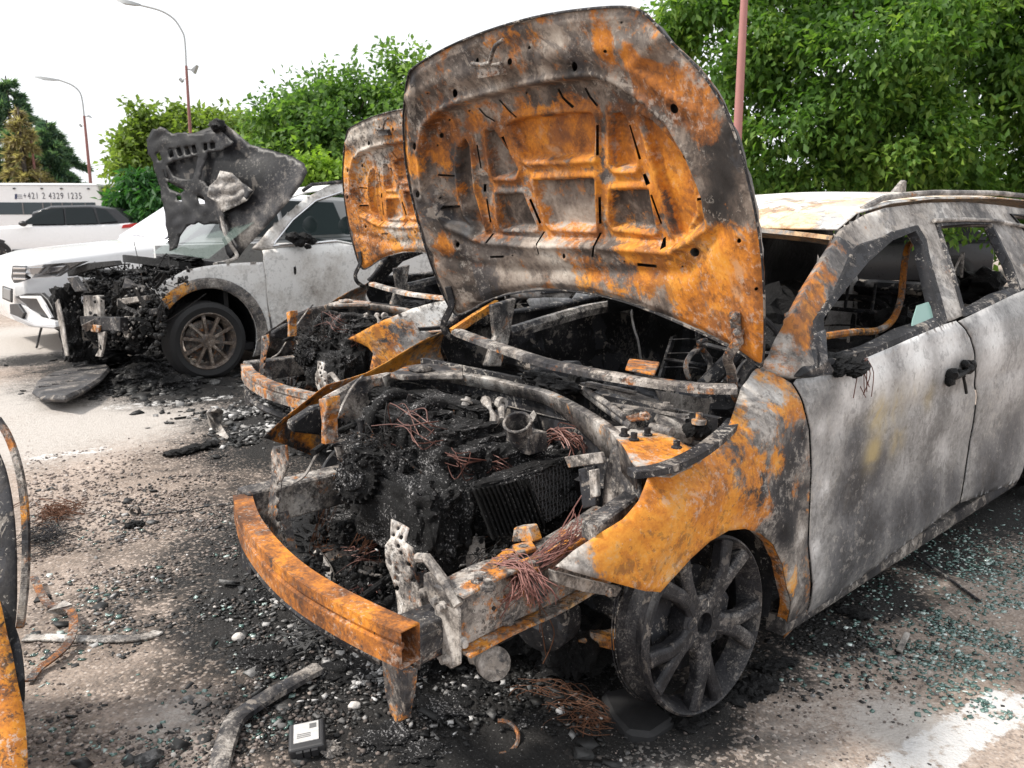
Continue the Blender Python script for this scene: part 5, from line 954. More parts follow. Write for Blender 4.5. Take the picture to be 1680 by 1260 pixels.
# ------------------------------------------------------------------ second burnt car: the same model parked in the next bay
def copy_tree(o, parent=None, skip=()):
    c = o.copy(); sc.collection.objects.link(c)
    if parent is not None: c.parent = parent
    for ch in list(o.children):
        if ch.name.split('.')[0] not in skip: copy_tree(ch, c, skip)
    return c
SH2 = K.ax*1.12-K.ay*2.32
car_b = copy_tree(car, skip=('hood', 'hanging_tube', 'burnt_upholstery', 'broken_window_glass', 'melted_mirror', 'mirror_wire', 'mirror_base', 'electric_pump', 'control_unit', 'burnt_scrap', 'ash_scrap', 'small_plate', 'wing_stay', 'wiper_linkage'))
car_b.location = Vector(car.location)+Vector(SH2); car_b.name = 'burnt_hatchback'
car_b['label'] = 'burnt out rusty car with raised bonnet in the middle, partly hidden behind the nearest wreck'
def at2(l): return [(HWo, r, v) for HWo, r, v in l]
h2_at = paint(HW, {'rust': [(K.W(hood_L(np.array([[a, b]])))[0], r, v) for a, b, r, v in ((-.45, .35, .3, .75), (-.5, .6, .2, .7), (-.6, .5, .12, .7), (-.5, .8, .12, .6), (-.3, .2, .2, .55), (-.55, .2, .1, .8), (-.4, .12, .12, .8), (-.15, .1, .2, .7), (-.2, .55, .15, .6), (-.3, .7, .1, .7), (.2, .6, .3, .6), (-.45, .6, .1, .5))],
 'light': [(K.W(hood_L(np.array([[a, b]])))[0], r, v) for a, b, r, v in ((-.3, 1.0, .3, .55), (-.5, .3, .1, .5), (-.2, .35, .2, .35), (-.1, .3, .15, .5), (-.62, .75, .06, .4), (-.4, .9, .12, .5), (-.35, .5, .1, .3))], 'soot_shade': []})
h2_at['calm'] = calm*.7
hood_b = make_hood(car_b, h2_at, mat='hood_b'); hood_b.location = Vector(hood_b.location)+Vector(SH2)
hood_extras(hood_b, 'skin'); make_latch(hood_b)
for ch in hood_b.children: ch.location = (0, 0, 0)
for ch in hood.children:
    if ch.name.startswith('hinge'): copy_tree(ch, hood_b).location = (0, 0, 0)
for ch in hood_b.children: ch.location = (0, 0, 0)
dlt = math.radians(9); hp_ = K.W(HP)[0]; Rk = np.outer(K.ay, K.ay)+math.cos(dlt)*(np.outer(K.ax, K.ax)+np.outer(K.az, K.az))+math.sin(dlt)*(np.outer(K.ax, K.az)-np.outer(K.az, K.ax))
hood_b.matrix_local = Matrix.Translation(Vector(K.ay*-.10+K.az*.012)) @ Matrix.Translation(Vector(hood_b.location)) @ Matrix.Translation(Vector(hp_)) @ Matrix(Rk.tolist()).to_4x4() @ Matrix.Translation(Vector(-hp_))
side_wp = K.W((.15, .78, .9))[0]
# a paler wing and cross-member on this one
wing_pale = burnt('bleached_wing_steel', .66, .36, 1.4, .6, .65, rustpos=.6, speck=.9)
for ch in car_b.children:
    n_ = ch.name.split('.')[0]
    if n_ in ('fender', 'windscreen_crossmember', 'plenum_lip', 'strut_tower'):
        ch.data = ch.data.copy(); ch.data.materials.clear(); ch.data.materials.append(wing_pale)
        for a_ in list(ch.data.attributes):
            if a_.name in ('rust', 'soot_shade', 'light'): ch.data.attributes.remove(a_)
        if n_ == 'fender':
            cv = np.array([v.co[:] for v in ch.data.vertices])
            for k_, arr in paint(cv, {'light': [(side_wp, .3, .5)], 'rust': [(K.W((-.35, .8, .7))[0], .25, .4)]}).items():
                at_ = ch.data.attributes.new(k_, 'FLOAT', 'POINT'); at_.data.foreach_set('value', arr.astype(np.float32))
    if n_ == 'bumper_beam':
        ch.data = ch.data.copy(); ch.data.materials.clear(); ch.data.materials.append(burnt('faded_beam_steel', .58, .42, 1.8, .5, .7, rustpos=.5))
Kb = Frame(K.o+SH2, K.yaw)
for ch in list(car_b.children):
    if ch.name.split('.')[0] == 'fender' and np.mean([(np.array(v.co[:])-K.o) @ K.ay for v in ch.data.vertices]) > 0: bpy.data.objects.remove(ch)
tf = [(569, 556), (600, 541), (630, 526), (670, 508), (700, 500), (731, 494), (752, 508), (748, 545), (700, 575), (650, 600), (622, 612), (606, 606), (613, 580), (604, 570), (590, 563)]
tfp = [Kb.onto(x, y, lambda q: q[:, 1]-(.86-(q[:, 2]-.72)*.75)) for x, y in tf]
tsp = {'light': [(Kb.W(tfp[4])[0], .22, .75), (Kb.W(tfp[3])[0], .1, .5)], 'rust': [(Kb.W(tfp[1])[0], .2, .4), (Kb.W(tfp[10])[0], .12, .7)]}
sheet('torn_fender', [(p[0], p[2]) for p in tfp], lambda V: np.c_[V[:, 0], .86-(V[:, 1]-.72)*.75+.01*np.sin(V[:, 0]*14), V[:, 1]], Kb, .02, wing_pale, car_b, attrs=tsp, thick=.004, edge=.015)
# ------------------------------------------------------------------ grey SUV with a burnt nose
G = Frame(K.W((1.05, -5.97, 0))[0], K.yaw+.02)
suv = empty('burnt_suv', tuple(G.W((1.4, 0, 0))[0]), 'grey and white SUV with burnt black nose and torn open bonnet', 'car')
def Ys(X, Z):
    X = np.asarray(X, float); Z = np.asarray(Z, float); y = np.full(X.shape, .92); y = y-.5*np.clip(Z-1.06, 0, 1)*smooth01((X-.3)/.3)
    y -= .28*np.clip(-.25-X, 0, 1)**2; y -= .10*np.clip((Z-.98)/.12, 0, 1.3)**2*(1-smooth01((X-.4)/.3)); y -= .015*np.exp(-((Z-.62)/.13)**2)*smooth01((X-.45)/.2); return y
def s_pt(x, y): return G.onto(x, y, lambda q: q[:, 1]-Ys(q[:, 0], q[:, 2]), 2, 14)
def s2(l):
    o = []
    for p in l:
        if len(p) == 3: o.append((p[1], p[2]))
        else: q = s_pt(*p); o.append((q[0], q[2]))
    return o
s_fn = lambda off=0: (lambda V: np.c_[V[:, 0], Ys(V[:, 0], V[:, 1])+off, V[:, 1]])
sspots = lambda d: {k: [(G.W(s_pt(x, y))[0], r, v) for x, y, r, v in L] for k, L in d.items()}
hub_s = s_pt(345, 572); Rw = .335; hz = .335
s_arch = [('c', hub_s[0]+.43*math.cos(a), hz+.03+.43*math.sin(a)) for a in np.linspace(-.5, 2.45, 16)]
fo = [(431, 430), (435, 454), (437, 485), ('c', s_pt(437, 485)[0]+.02, .28)]+s_arch+[(245, 474), (273, 460), (304, 443), (335, 437), (365, 433), (400, 431)]
sheet('fender', s2(fo), s_fn(), G, .03, M['suv'], suv, edge=.025, attrs=sspots({'rust': [(255, 472, .12, .62), (275, 468, .12, .55), (300, 455, .12, .4)], 'soot_shade': [(410, 520, .2, .4), (400, 440, .08, .2), (430, 470, .1, .2)], 'light': []}))
cl_i = [(x, z) for _, x, z in s_arch]; cl_o = [(hub_s[0]+.53*math.cos(a), hz+.03+.52*math.sin(a)) for a in np.linspace(-.35, 2.45, 16)]
t_ = burnt('singed_cladding', .5, .15, 1.6, .35, .7, rustpos=.85, speck=.6)
sheet('arch_cladding', cl_i+cl_o[::-1], s_fn(.012), G, .03, t_, suv, thick=.012, attrs={'rust': [(G.W(s_pt(285, 485))[0], .25, .5)]})
ln = MB(); th = np.linspace(-.4, 2.5, 20); a_ = [G.W((hub_s[0]+.44*math.cos(q), .88, hz+.03+.44*math.sin(q)))[0] for q in th]; b_ = [G.W((hub_s[0]+.44*math.cos(q), .5, hz+.03+.44*math.sin(q)))[0] for q in th]
ln.add(a_+b_, [(i, i+1, 20+i+1, 20+i) for i in range(19)]); ln.add(b_+[G.W((hub_s[0], .5, hz))[0]], [(i, i+1, 20) for i in range(19)]); ln.build('wheel_arch_liner', M['char'], suv, True)
dX = s_pt(551, 399)[0]
do = [(438, 485), (436, 454), (432, 430), (430, 411), (470, 406), (511, 402), (551, 398), ('c', dX+.35, 1.09), ('c', dX+.4, .9), ('c', dX+.4, .3), ('c', s_pt(437, 485)[0]+.05, .28)]
sheet('front_door', s2(do), s_fn(.002), G, .04, M['suv'], suv, attrs=sspots({'soot_shade': [(445, 412, .08, .35), (510, 432, .1, .2), (545, 430, .12, .25), (455, 510, .2, .3), (540, 480, .25, .4)], 'light': [(480, 412, .1, .2)]}))
m = MB(); m.blob(G.W(s_pt(484, 443)+np.array([0, .0, 0]))[0], (.012, .02, .045), .5, 2, 2, 4); m.build('burnt_hole', M['char'], suv, True)
rd = [('c', dX+.41, .3), ('c', dX+.41, .9), ('c', dX+.36, 1.09), ('c', 2.9, 1.13), ('c', 3.6, 1.15), ('c', 3.68, .8), ('c', 3.6, .35), ('c', 3.2, .35)]+[('c', 2.79+.43*math.cos(a), .36+.43*math.sin(a)) for a in np.linspace(.1, 3.0, 12)]+[('c', 2.3, .3)]
sheet('rear_body_side', s2(rd), s_fn(), G, .06, M['suv'], suv)
go = [(414, 407), (441, 377), (464, 357), (500, 326), (535, 306), (560, 297), ('c', 2.0, 1.68), ('c', 3.0, 1.66), ('c', 3.5, 1.5), ('c', 3.62, 1.16), ('c', dX+.36, 1.10), (551, 396), (511, 400), (470, 404), (430, 409)]
gw = [(450, 399), (479, 363), (517, 331), (559, 317), ('c', 1.75, 1.6), ('c', 1.72, 1.12), (551, 393), (511, 397)]
gw2 = [('c', 1.83, 1.12), ('c', 1.86, 1.6), ('c', 2.6, 1.59), ('c', 2.72, 1.15)]; gw3 = [('c', 2.82, 1.16), ('c', 2.7, 1.58), ('c', 3.1, 1.55), ('c', 3.4, 1.2)]
sheet('body_side', s2(go), s_fn(-.004), G, .035, M['suv'], suv, holes=[rsmp(s2(w), .04) for w in (gw, gw2, gw3)], thick=.025, offset=-1, edge=.025, attrs=sspots({'soot_shade': [(455, 370, .12, .75), (425, 400, .12, .8), (485, 345, .1, .6), (515, 320, .1, .5), (540, 308, .1, .4)]}))
for w in (gw, gw2, gw3): sheet('window_glass', s2(w), s_fn(-.02), G, .08, glass('suv_glass', (.008, .02, .02), .03, .72, spec=.15), suv, thick=0)
m = MB(); m.tube([G.W(s_pt(x, y)+np.array([0, .012, 0]))[0] for x, y in ((447, 403), (480, 401), (511, 399), (551, 395))], .009, 6); m.build('window_trim', M['chrome'], suv, True)
m = MB(); m.tube([G.W(s_pt(x, y)+np.array([0, .012, 0]))[0] for x, y in ((448, 400), (479, 361), (517, 329), (559, 315))], .008, 6); m.build('window_trim', M['chrome'], suv, True)
m = MB()
for i, (x, y, r) in enumerate(((470, 388, .06), (488, 390, .07), (500, 395, .05), (480, 398, .05), (495, 404, .03))): m.blob(G.W(s_pt(x, y)+np.array([0, .12, 0]))[0], (r, r*.8, r*.7), .5, 2, 3, i)
m.build('melted_mirror', M['char'], suv, True)
rf = [(.98, y) for y in np.linspace(-.6, .6, 9)]+[(2, .62), (3.4, .58), (3.4, -.58), (2, -.62)]
sheet('roof', rf, lambda V: np.c_[V, np.interp(V[:, 0], [.9, 1.3, 1.8, 2.6, 3.4], [1.5, 1.62, 1.68, 1.69, 1.63])+.03*(1-(V[:, 1]/.62)**2)], G, .06, M['suv'], suv, thick=.01)
m = MB(); m.tube([G.W((x, .6, z))[0] for x, z in ((1.25, 1.63), (1.35, 1.69), (1.8, 1.74), (2.8, 1.74), (3.2, 1.68))], .018, 6); m.build('roof_rail', M['dark_steel'], suv, True)
m = MB(); wsq = [G.W(p)[0] for p in ((.25, .72, 1.03), (.22, 0, 1.05), (.25, -.72, 1.03), (.98, -.58, 1.5), (.96, 0, 1.53), (.98, .58, 1.5))]; m.add(wsq, [(0, 1, 4, 5), (1, 2, 3, 4)]); m.build('windscreen', glass('scorched_windscreen', (.16, .21, .19), .08, .45), suv, True)
for yy in (.38, -.38):
    m = MB(); m.sweep([G.W((1.75, yy, .6))[0], G.W((1.85, yy, 1.15))[0]], [(-.24, -.05), (.24, -.05), (.22, .06), (-.22, .06)], ups=-G.ax); m.blob(G.W((1.84, yy, 1.3))[0], (.06, .13, .09), .1, 1, 3, 1, ax=(G.ax, G.ay, G.az)); m.build('seat', M['black'], suv, True)
m = MB(); m.box(G.W((2., 0, .25))[0], (G.ax, G.ay, G.az), (1.7, .85, .03)); m.box(G.W((.35, 0, .65))[0], (G.ax, G.ay, G.az), (.02, .8, .35)); m.build('floor_pan', M['black'], suv)
fs = MB(); fs.box(G.W((1.95, -.9, .72))[0], (G.ax, G.ay, G.az), (1.6, .02, .38)); fs.build('far_body_side', M['suv'], suv)
# wheel: collapsed tyre and browned ten-spoke alloy
def road_wheel(par, fr, c, R, w, nsp, rim_mat, tyre_mat, rr=.70, name='wheel', twist=.0, flat=0., slim=.3):
    c = np.asarray(c, float); o = fr.ay*np.sign(fr.L(c)[1]); u = -fr.ax; v = fr.az
    mb = MB(); mb.lathe(c, o, [(-w, R*rr), (-w*1.02, R*.86), (-w*.92, R*.97), (-w*.7, R), (-w*.15, R), (w*.04, R*.97), (w*.12, R*.86), (w*.05, R*rr), (-w*.3, R*rr*.97)], 40)
    if flat:
        mb.v = [tuple(np.array(p)+np.array([0, 0, max(0, flat-p[2])])) for p in mb.v]
    ty = mb.build(name, tyre_mat, par, True)
    mb = MB(); mb.lathe(c, o, [(-w, R*rr*.93), (-w*.4, R*rr*.9), (0, R*rr*.95), (.012, R*rr), (.018, R*rr*.97), (0, R*rr*.9), (-w*.5, R*rr*.84)], 40)
    rim = mb.build('rim', rim_mat, ty, True)
    for k in range(nsp):
        a = 2*math.pi*(k+.3)/nsp; mb = MB(); d = lambda r, da, h: c+o*h+r*(math.cos(a+da)*u+math.sin(a+da)*v); tn = -math.sin(a)*u+math.cos(a)*v; hw = R*rr*slim/nsp*2.1
        rg = []
        for r, s_, h in ((R*.1, 1.0, 0.0), (R*rr*.55, .75, .006), (R*rr*.93, 1.05, .002)): rg += [d(r, 0, h)+tn*hw*s_, d(r, 0, h)-tn*hw*s_, d(r, 0, h-.04)-tn*hw*s_*.8, d(r, 0, h-.04)+tn*hw*s_*.8]
        mb.add(rg, [(4*i+j, 4*i+(j+1) % 4, 4*i+4+(j+1) % 4, 4*i+4+j) for i in range(2) for j in range(4)]+[(0, 1, 2, 3), (8, 9, 10, 11)]); mb.build('spoke', rim_mat, rim, bevel=.003)
    mb = MB(); mb.lathe(c, o, [(-.05, R*.2), (.0, R*.19), (.008, R*.14), (.002, R*.07), (.002, 0)], 20); mb.build('hub', rim_mat, rim, True)
    mb = MB(); mb.lathe(c, o, [(-.1, 0), (-.1, R*rr*.72), (-.075, R*rr*.72), (-.075, 0)], 32); mb.build('brake_disc', M['rail'], rim, True)
    return ty
brown_alloy = burnt('browned_alloy', .42, -.0, 3, .5, .55, rustpos=.3, greys=[(0, (.03, .025, .02)), (.4, (.13, .1, .08)), (.7, (.3, .24, .19)), (1, (.5, .45, .4))])
for (X_, sg) in ((hub_s[0], 1), (hub_s[0], -1), (2.79, 1), (2.79, -1)): road_wheel(suv, G, G.W((X_, sg*.89, hz))[0], .345, .21, 10, brown_alloy, M['rubber'], .72, flat=.02 if X_ < 1 else 0)
# bonnet: torn inner frame and the bent outer skin behind it, both on one tilted plane through the hinges
def pdepth(p): return (np.asarray(p)-EYE) @ FWD
def on_ray_at(px, a, dist, far):
    d = ray(*px); t0 = (np.asarray(a)-EYE) @ d; m2_ = np.linalg.norm(EYE+d*t0-a); k = math.sqrt(max(0, dist*dist-m2_*m2_)); return EYE+d*(t0+(k if far else -k))
hA, hB = G.W((.34, -.7, 1.05))[0], G.W((.34, .72, 1.05))[0]
cpx = [(270, 410), (378, 424), (239, 228), (504, 283)]; cpt = [hA, hB, on_ray_at((239, 228), hA, 1.08, False), on_ray_at((504, 283), hB, 0., True)]
co_ = np.linalg.lstsq(np.array([[x, y, 1] for x, y in cpx], float), np.array([1/pdepth(p) for p in cpt]), rcond=None)[0]
def bon(V, back=0.):
    iz = V[:, 0]*co_[0]+V[:, 1]*co_[1]+co_[2]; z = 1/iz+back; return EYE+z[:, None]*(FWD+RGT*((V[:, :1]-840)/F)-UPV*((V[:, 1:2]-630)/F))
wv_ = lambda V, f, a, s_: a*np.array([mnoise.noise(Vector((v[0]*f, v[1]*f, s_))) for v in V])
rdg = lambda V, f, a, s_: a*np.array([1-3.2*abs(mnoise.noise(Vector((v[0]*f, v[1]*f, s_)))) for v in V])
c2 = lambda l: np.array([(60+x*.381, 180+y*.381) for x, y in l])
ino = c2([(470, 125), (500, 85), (545, 75), (590, 105), (640, 95), (700, 105), (770, 85), (800, 100), (850, 140), (800, 175), (740, 190), (720, 240), (705, 300), (740, 330), (780, 320), (790, 265), (840, 275), (930, 350), (900, 390), (800, 440), (830, 530), (870, 590), (835, 650), (815, 620), (800, 540), (790, 490), (740, 492), (680, 488), (640, 505), (620, 545), (600, 600), (575, 605), (560, 520), (552, 440), (530, 330), (510, 260), (482, 190)])
ino = rsmp(ino, 7); ino = ino+rng.normal(0, 1.1, ino.shape)
ho = [c2(l) for l in ([(565, 170), (583, 165), (592, 200), (574, 208)], [(600, 165), (618, 160), (630, 195), (612, 202)], [(635, 160), (652, 157), (664, 190), (646, 196)], [(666, 155), (682, 150), (692, 184), (676, 190)], [(512, 190), (528, 182), (540, 215), (525, 222)], [(718, 146), (734, 142), (736, 172), (722, 178)], [(746, 142), (768, 140), (770, 165), (750, 172)], [(560, 235), (620, 215), (695, 200), (686, 250), (672, 300), (640, 300), (590, 285)], [(545, 260), (560, 262), (575, 300), (555, 295)], [(560, 310), (600, 320), (640, 345), (620, 360), (570, 340)], [(600, 370), (620, 370), (625, 395), (605, 390)], [(690, 370), (720, 375), (725, 405), (700, 405)], [(790, 290), (810, 288), (805, 310), (792, 312)])]
ss = lambda L: [(bon(c2([(x, y)]))[0], r, v) for x, y, r, v in L]
ih = sheet('hood', ino, lambda V: bon(V, rdg(V, .045, .010, 1.)+wv_(V, .018, .04, 5.)), None, 4.5, burnt('charred_hood_frame', .08, -.4, .9, .3, .5, speck=.2, peel=0), suv, holes=[rsmp(h_, 4) for h_ in ho], thick=.006, edge=4,
 attrs={'light': ss([(850, 350, .16, 1.2), (800, 400, .12, 1.0), (600, 480, .2, .4), (700, 240, .1, .5), (620, 430, .15, .35), (690, 460, .12, .3), (840, 560, .14, .6), (600, 140, .15, .2), (790, 90, .1, .5), (740, 440, .1, .3)]), 'soot_shade': ss([(600, 250, .3, .35), (520, 230, .2, .5), (555, 420, .15, .3), (580, 560, .15, .4), (640, 300, .15, .3), (500, 110, .12, .3)]), 'rust': ss([(870, 360, .06, .35)])})
oo = c2([(560, 130), (640, 115), (775, 64), (800, 55), (850, 90), (920, 150), (1000, 170), (1100, 200), (1150, 230), (1166, 268), (1140, 320), (1080, 400), (1000, 490), (900, 595), (862, 648), (832, 560), (800, 450), (740, 400), (640, 350), (545, 300)])
sheet('outer_skin', oo, lambda V: bon(V, .065+.06*smooth01((V[:, 0]-330)/150)+rdg(V, .012, .022, 9.)), None, 8, M['suvhood'], ih, thick=.004, edge=7, attrs={'light': ss([(900, 520, .25, .85), (960, 430, .22, .7), (1040, 400, .18, .7), (1100, 330, .16, .7), (850, 500, .15, .6), (820, 80, .16, 1), (870, 120, .12, 1), (1000, 300, .12, .35), (940, 560, .15, .8)]), 'soot_shade': ss([(700, 240, .4, .9), (900, 220, .3, .75), (1020, 210, .16, .6), (960, 350, .05, .4), (930, 440, .06, .35), (620, 300, .3, .9), (800, 300, .3, .7)])})
fp = c2([(742, 330), (775, 300), (790, 262), (842, 272), (880, 310), (936, 350), (905, 392), (850, 420), (800, 442), (778, 400), (735, 372)])
sheet('folded_panel', fp, lambda V: bon(V, -.10+rdg(V, .05, .022, 3.)+.003*(V[:, 0]-370)), None, 3, M['alu'], ih, thick=.004, edge=3)
m = MB(); m.blob(bon(c2([(780, 70)]))[0], (.07, .08, .06), .5, 2, 3, 3); m.build('hood_latch', M['char'], ih, True)
m = MB(); m.tube(cr([bon(c2([q]))[0]-FWD*.03 for q in ((800, 460), (815, 530), (845, 590), (865, 640))]+[G.W((.3, .72, .98))[0]], 4), .018, 8); m.build('hinge', M['alu'], ih, True)
for ch in ih.children: ch.location = (0, 0, 0)
# burnt front end
def fx(x, y, X): return G.W(G.X(60+x*.381, 180+y*.381, X))[0]
parts = [('melted_bumper', (130, 850), -.75, (.14, .12, .22), 'char'), ('melted_bumper', (150, 960), -.78, (.1, .1, .25), 'char_ash'), ('melted_bumper', (175, 1040), -.75, (.12, .12, .12), 'char'), ('charred_headlight', (170, 770), -.7, (.1, .09, .06), 'char'), ('charred_headlight', (250, 820), -.6, (.1, .1, .08), 'char'),
 ('charred_grille', (260, 760), -.6, (.12, .2, .07), 'char_ash'), ('engine', (420, 730), -.25, (.25, .3, .1), 'char_ash'), ('engine', (560, 690), .0, (.2, .3, .08), 'char'), ('engine', (330, 720), -.45, (.15, .2, .08), 'char'), ('charred_headlight', (310, 850), -.55, (.1, .14, .1), 'char_ash'), ('charred_grille', (450, 850), -.45, (.16, .18, .07), 'char'),
 ('charred_debris', (420, 900), -.4, (.18, .2, .1), 'char'), ('charred_debris', (350, 980), -.4, (.16, .25, .1), 'char'), ('charred_debris', (480, 980), -.3, (.18, .2, .12), 'char'), ('charred_debris', (300, 1060), -.5, (.2, .3, .07), 'char'), ('engine', (620, 650), .15, (.15, .4, .06), 'char'), ('engine', (220, 700), -.4, (.12, .3, .05), 'char'), ('charred_debris', (560, 850), -.2, (.15, .2, .15), 'char')]
for i, (n_, px, X, r, mt) in enumerate(parts):
    m = MB(); m.blob(fx(px[0], px[1], X+.1), np.array(r)*.74, .42, 2., 5, i+31, ax=(G.ax, G.ay, G.az), sq=.7); m.build(n_, M[mt], suv, True)
def fgrit(n, lo, hi, X0, X1, x0, x1, y0, y1, mat):
    P = [fx(rng.uniform(x0, x1), rng.uniform(y0, y1), rng.uniform(X0, X1)) for _ in range(n)]; v, f = np.array(ico(1)[0]), np.array(ico(1)[1]); s_ = np.exp(rng.uniform(math.log(lo), math.log(hi), n)); scatter('charred_crumbs', v, f, np.array(P), s_[:, None]*rng.uniform(.4, 1.6, (n, 3)), rotm(n), M[mat], parent=suv, jit=.38)
fgrit(900, .004, .02, -.7, -.2, 130, 560, 720, 1040, 'char'); fgrit(300, .004, .016, -.6, .1, 150, 660, 670, 760, 'char_ash'); fgrit(60, .003, .012, -.75, -.4, 130, 500, 760, 1000, 'alu')
for i in range(34):
    p = fx(rng.uniform(150, 560), rng.uniform(730, 950), rng.uniform(-.7, -.35)); u = rng.normal(size=3); u /= np.linalg.norm(u); w = np.cross(u, rng.normal(size=3)); w /= np.linalg.norm(w); L1, L2 = rng.uniform(.05, .13), rng.uniform(.015, .045)
    m = MB(); m.prism([p-u*L1-w*L2, p+u*L1-w*L2*.6, p+u*L1*.8+w*L2, p-u*L1*.1+w*L2*.6, p-u*L1+w*L2*1.6], np.cross(u, w)*.006); m.build('torn_bracket', M[('char', 'dark_steel', 'char', 'alu', 'char_ash')[i % 5]], suv)
for n_, pts, X, dp, mt in (('radiator_panel', [(200, 800), (270, 800), (275, 900), (205, 900)], -.62, .04, 'alu'), ('bumper_beam', [(185, 890), (360, 895), (360, 955), (240, 945), (190, 930)], -.68, .06, 'dark_steel'), ('beam_end', [(235, 925), (270, 930), (265, 960), (232, 955)], -.70, .02, 'rust2'), ('tow_bracket', [(262, 960), (295, 955), (285, 1030), (275, 1065), (250, 1062), (268, 1030)], -.68, .02, 'alu'), ('crossmember', [(340, 815), (470, 800), (470, 820), (345, 845)], -.55, .05, 'alu'), ('chassis_bracket', [(365, 890), (398, 890), (398, 970), (380, 985), (366, 940)], -.5, .03, 'alu'), ('crossmember', [(440, 860), (530, 855), (530, 880), (440, 885)], -.35, .04, 'dark_steel'),
 ('bumper_edge', [(78, 830), (90, 815), (110, 900), (135, 1060), (122, 1062), (96, 930)], -.82, .015, 'alu'), ('slam_panel', [(130, 690), (220, 660), (330, 650), (340, 670), (230, 690), (135, 718)], -.55, .06, 'char'), ('headlight_shell', [(130, 725), (160, 720), (200, 780), (165, 785)], -.72, .04, 'dark_steel')):
    m = MB(); m.prism([fx(x, y, X) for x, y in pts], G.ax*dp); m.build(n_, M[mt], suv, bevel=.004)
mb = MB()
for i in range(10):
    a = fx(rng.uniform(360, 560), rng.uniform(760, 880), -.45); mb.tube(cr([a, a+rng.normal(0, .06, 3), a+rng.normal(0, .1, 3), a+rng.normal(0, .16, 3)], 4), .003, 4, False)
mb.build('wiring_loom', M['char_fine'], suv)
for i in range(24):
    mb = MB(); a = fx(rng.uniform(180, 640), rng.uniform(680, 780), rng.uniform(-.5, .1)); mb.tube(cr([a, a+rng.normal(0, .06, 3), a+rng.normal(0, .1, 3)], 4), .006, 5, False); mb.build('charred_hose', M['char'], suv)
m = MB(); pl_ = cr([G.W(p)[0] for p in ((.05, -.75, 1.0), (-.05, -.3, 1.02), (-.05, .2, 1.02), (.05, .7, 1.0))], 5); m.sweep(list(pl_), [(-.06, -.06), (.06, -.05), (.06, .02), (-.06, .0)]); m.build('scuttle', M['char'], suv, True)
# melted plastic heap and the undertray lying in front of it
m = MB()
for i in range(16): m.blob(GZ(rng.uniform(190, 300), rng.uniform(590, 632), .02), (rng.uniform(.06, .2), rng.uniform(.06, .2), rng.uniform(.03, .09)), .55, 2.2, 4, i+100)
o = m.build('melted_plastic_heap', M['char_ash'], None, True, origin=GZ(245, 615)); tagit(o, 'black heap of melted plastic on the ground before the front wheel of the grey SUV', 'debris'); o['kind'] = 'stuff'
# ------------------------------------------------------------------ plain vehicles
def simple_car(name, label, fr, prof, half, roofw, glass_runs, mats, wheels, group=None, cat='car', wr=.34, over=None):
    """prof: list of (X, z_sill, z_belt_or_bonnet, z_roof); body lofted from half sections"""
    r = empty(name, tuple(fr.W((prof[len(prof)//2][0], 0, 0))[0]), label, cat, group)
    body = MB(); n = None; rings = []
    for X, zs, zb, zr, hw in prof:
        q = [(-hw*.96, zs), (-hw, zs+.1), (-hw*1.0, (zs+zb)/2), (-hw*.985, zb-.06), (-hw*.93, zb), (0, zb+.02), (hw*.93, zb), (hw*.985, zb-.06), (hw, (zs+zb)/2), (hw, zs+.1), (hw*.96, zs)]
        rings.append([fr.W((X, a, b))[0] for a, b in q])
    n = len(rings[0]); body.add([p for g in rings for p in g], [(i*n+j, i*n+(j+1) % n, (i+1)*n+(j+1) % n, (i+1)*n+j) for i in range(len(rings)-1) for j in range(n)]+[tuple(range(n)), tuple(range((len(rings)-1)*n, len(rings)*n))])
    b = body.build('body', mats[0], r, True, bevel=.02, bevseg=2)
    gh = [(X, zb, zr, hw) for X, zs, zb, zr, hw in prof if zr > zb+.02]
    g = MB(); rg = []
    for X, zb, zr, hw in gh:
        k = (zr-zb)/.6; t2 = hw*(.95-.2*min(1, k)); rg.append([fr.W(p)[0] for p in ((X, -hw*.94, zb), (X, -t2, zr-.05), (X, -t2*.85, zr), (X, t2*.85, zr), (X, t2, zr-.05), (X, hw*.94, zb))])
    n = 6; g.add([p for q in rg for p in q], [(i*n+j, i*n+j+1, (i+1)*n+j+1, (i+1)*n+j) for i in range(len(rg)-1) for j in range(5)]+[tuple(range(6)), tuple(range((len(rg)-1)*n, len(rg)*n))])
    cab = g.build('cabin', mats[1], r, True, bevel=.015)
    for pts in glass_runs:
        m = MB(); m.prism([fr.W(p)[0] for p in pts], fr.ay*.006 if pts[0][1] > 0 else fr.ay*-.006); m.build('window', M['glass_dark'], r)
    for X, sg in wheels:
        c = fr.W((X, sg*(half-.02), wr))[0]; m = MB(); m.lathe(c, fr.ay*sg, [(-.1, 0), (-.1, wr+.06), (.012, wr+.055), (.012, 0)], 28); m.build('wheel_arch', M['black'], r, True)
        road_wheel(r, fr, c+fr.ay*sg*.02, wr, .2, 5, M['dark_steel'], M['rubber'], .68, slim=.35)
    return r
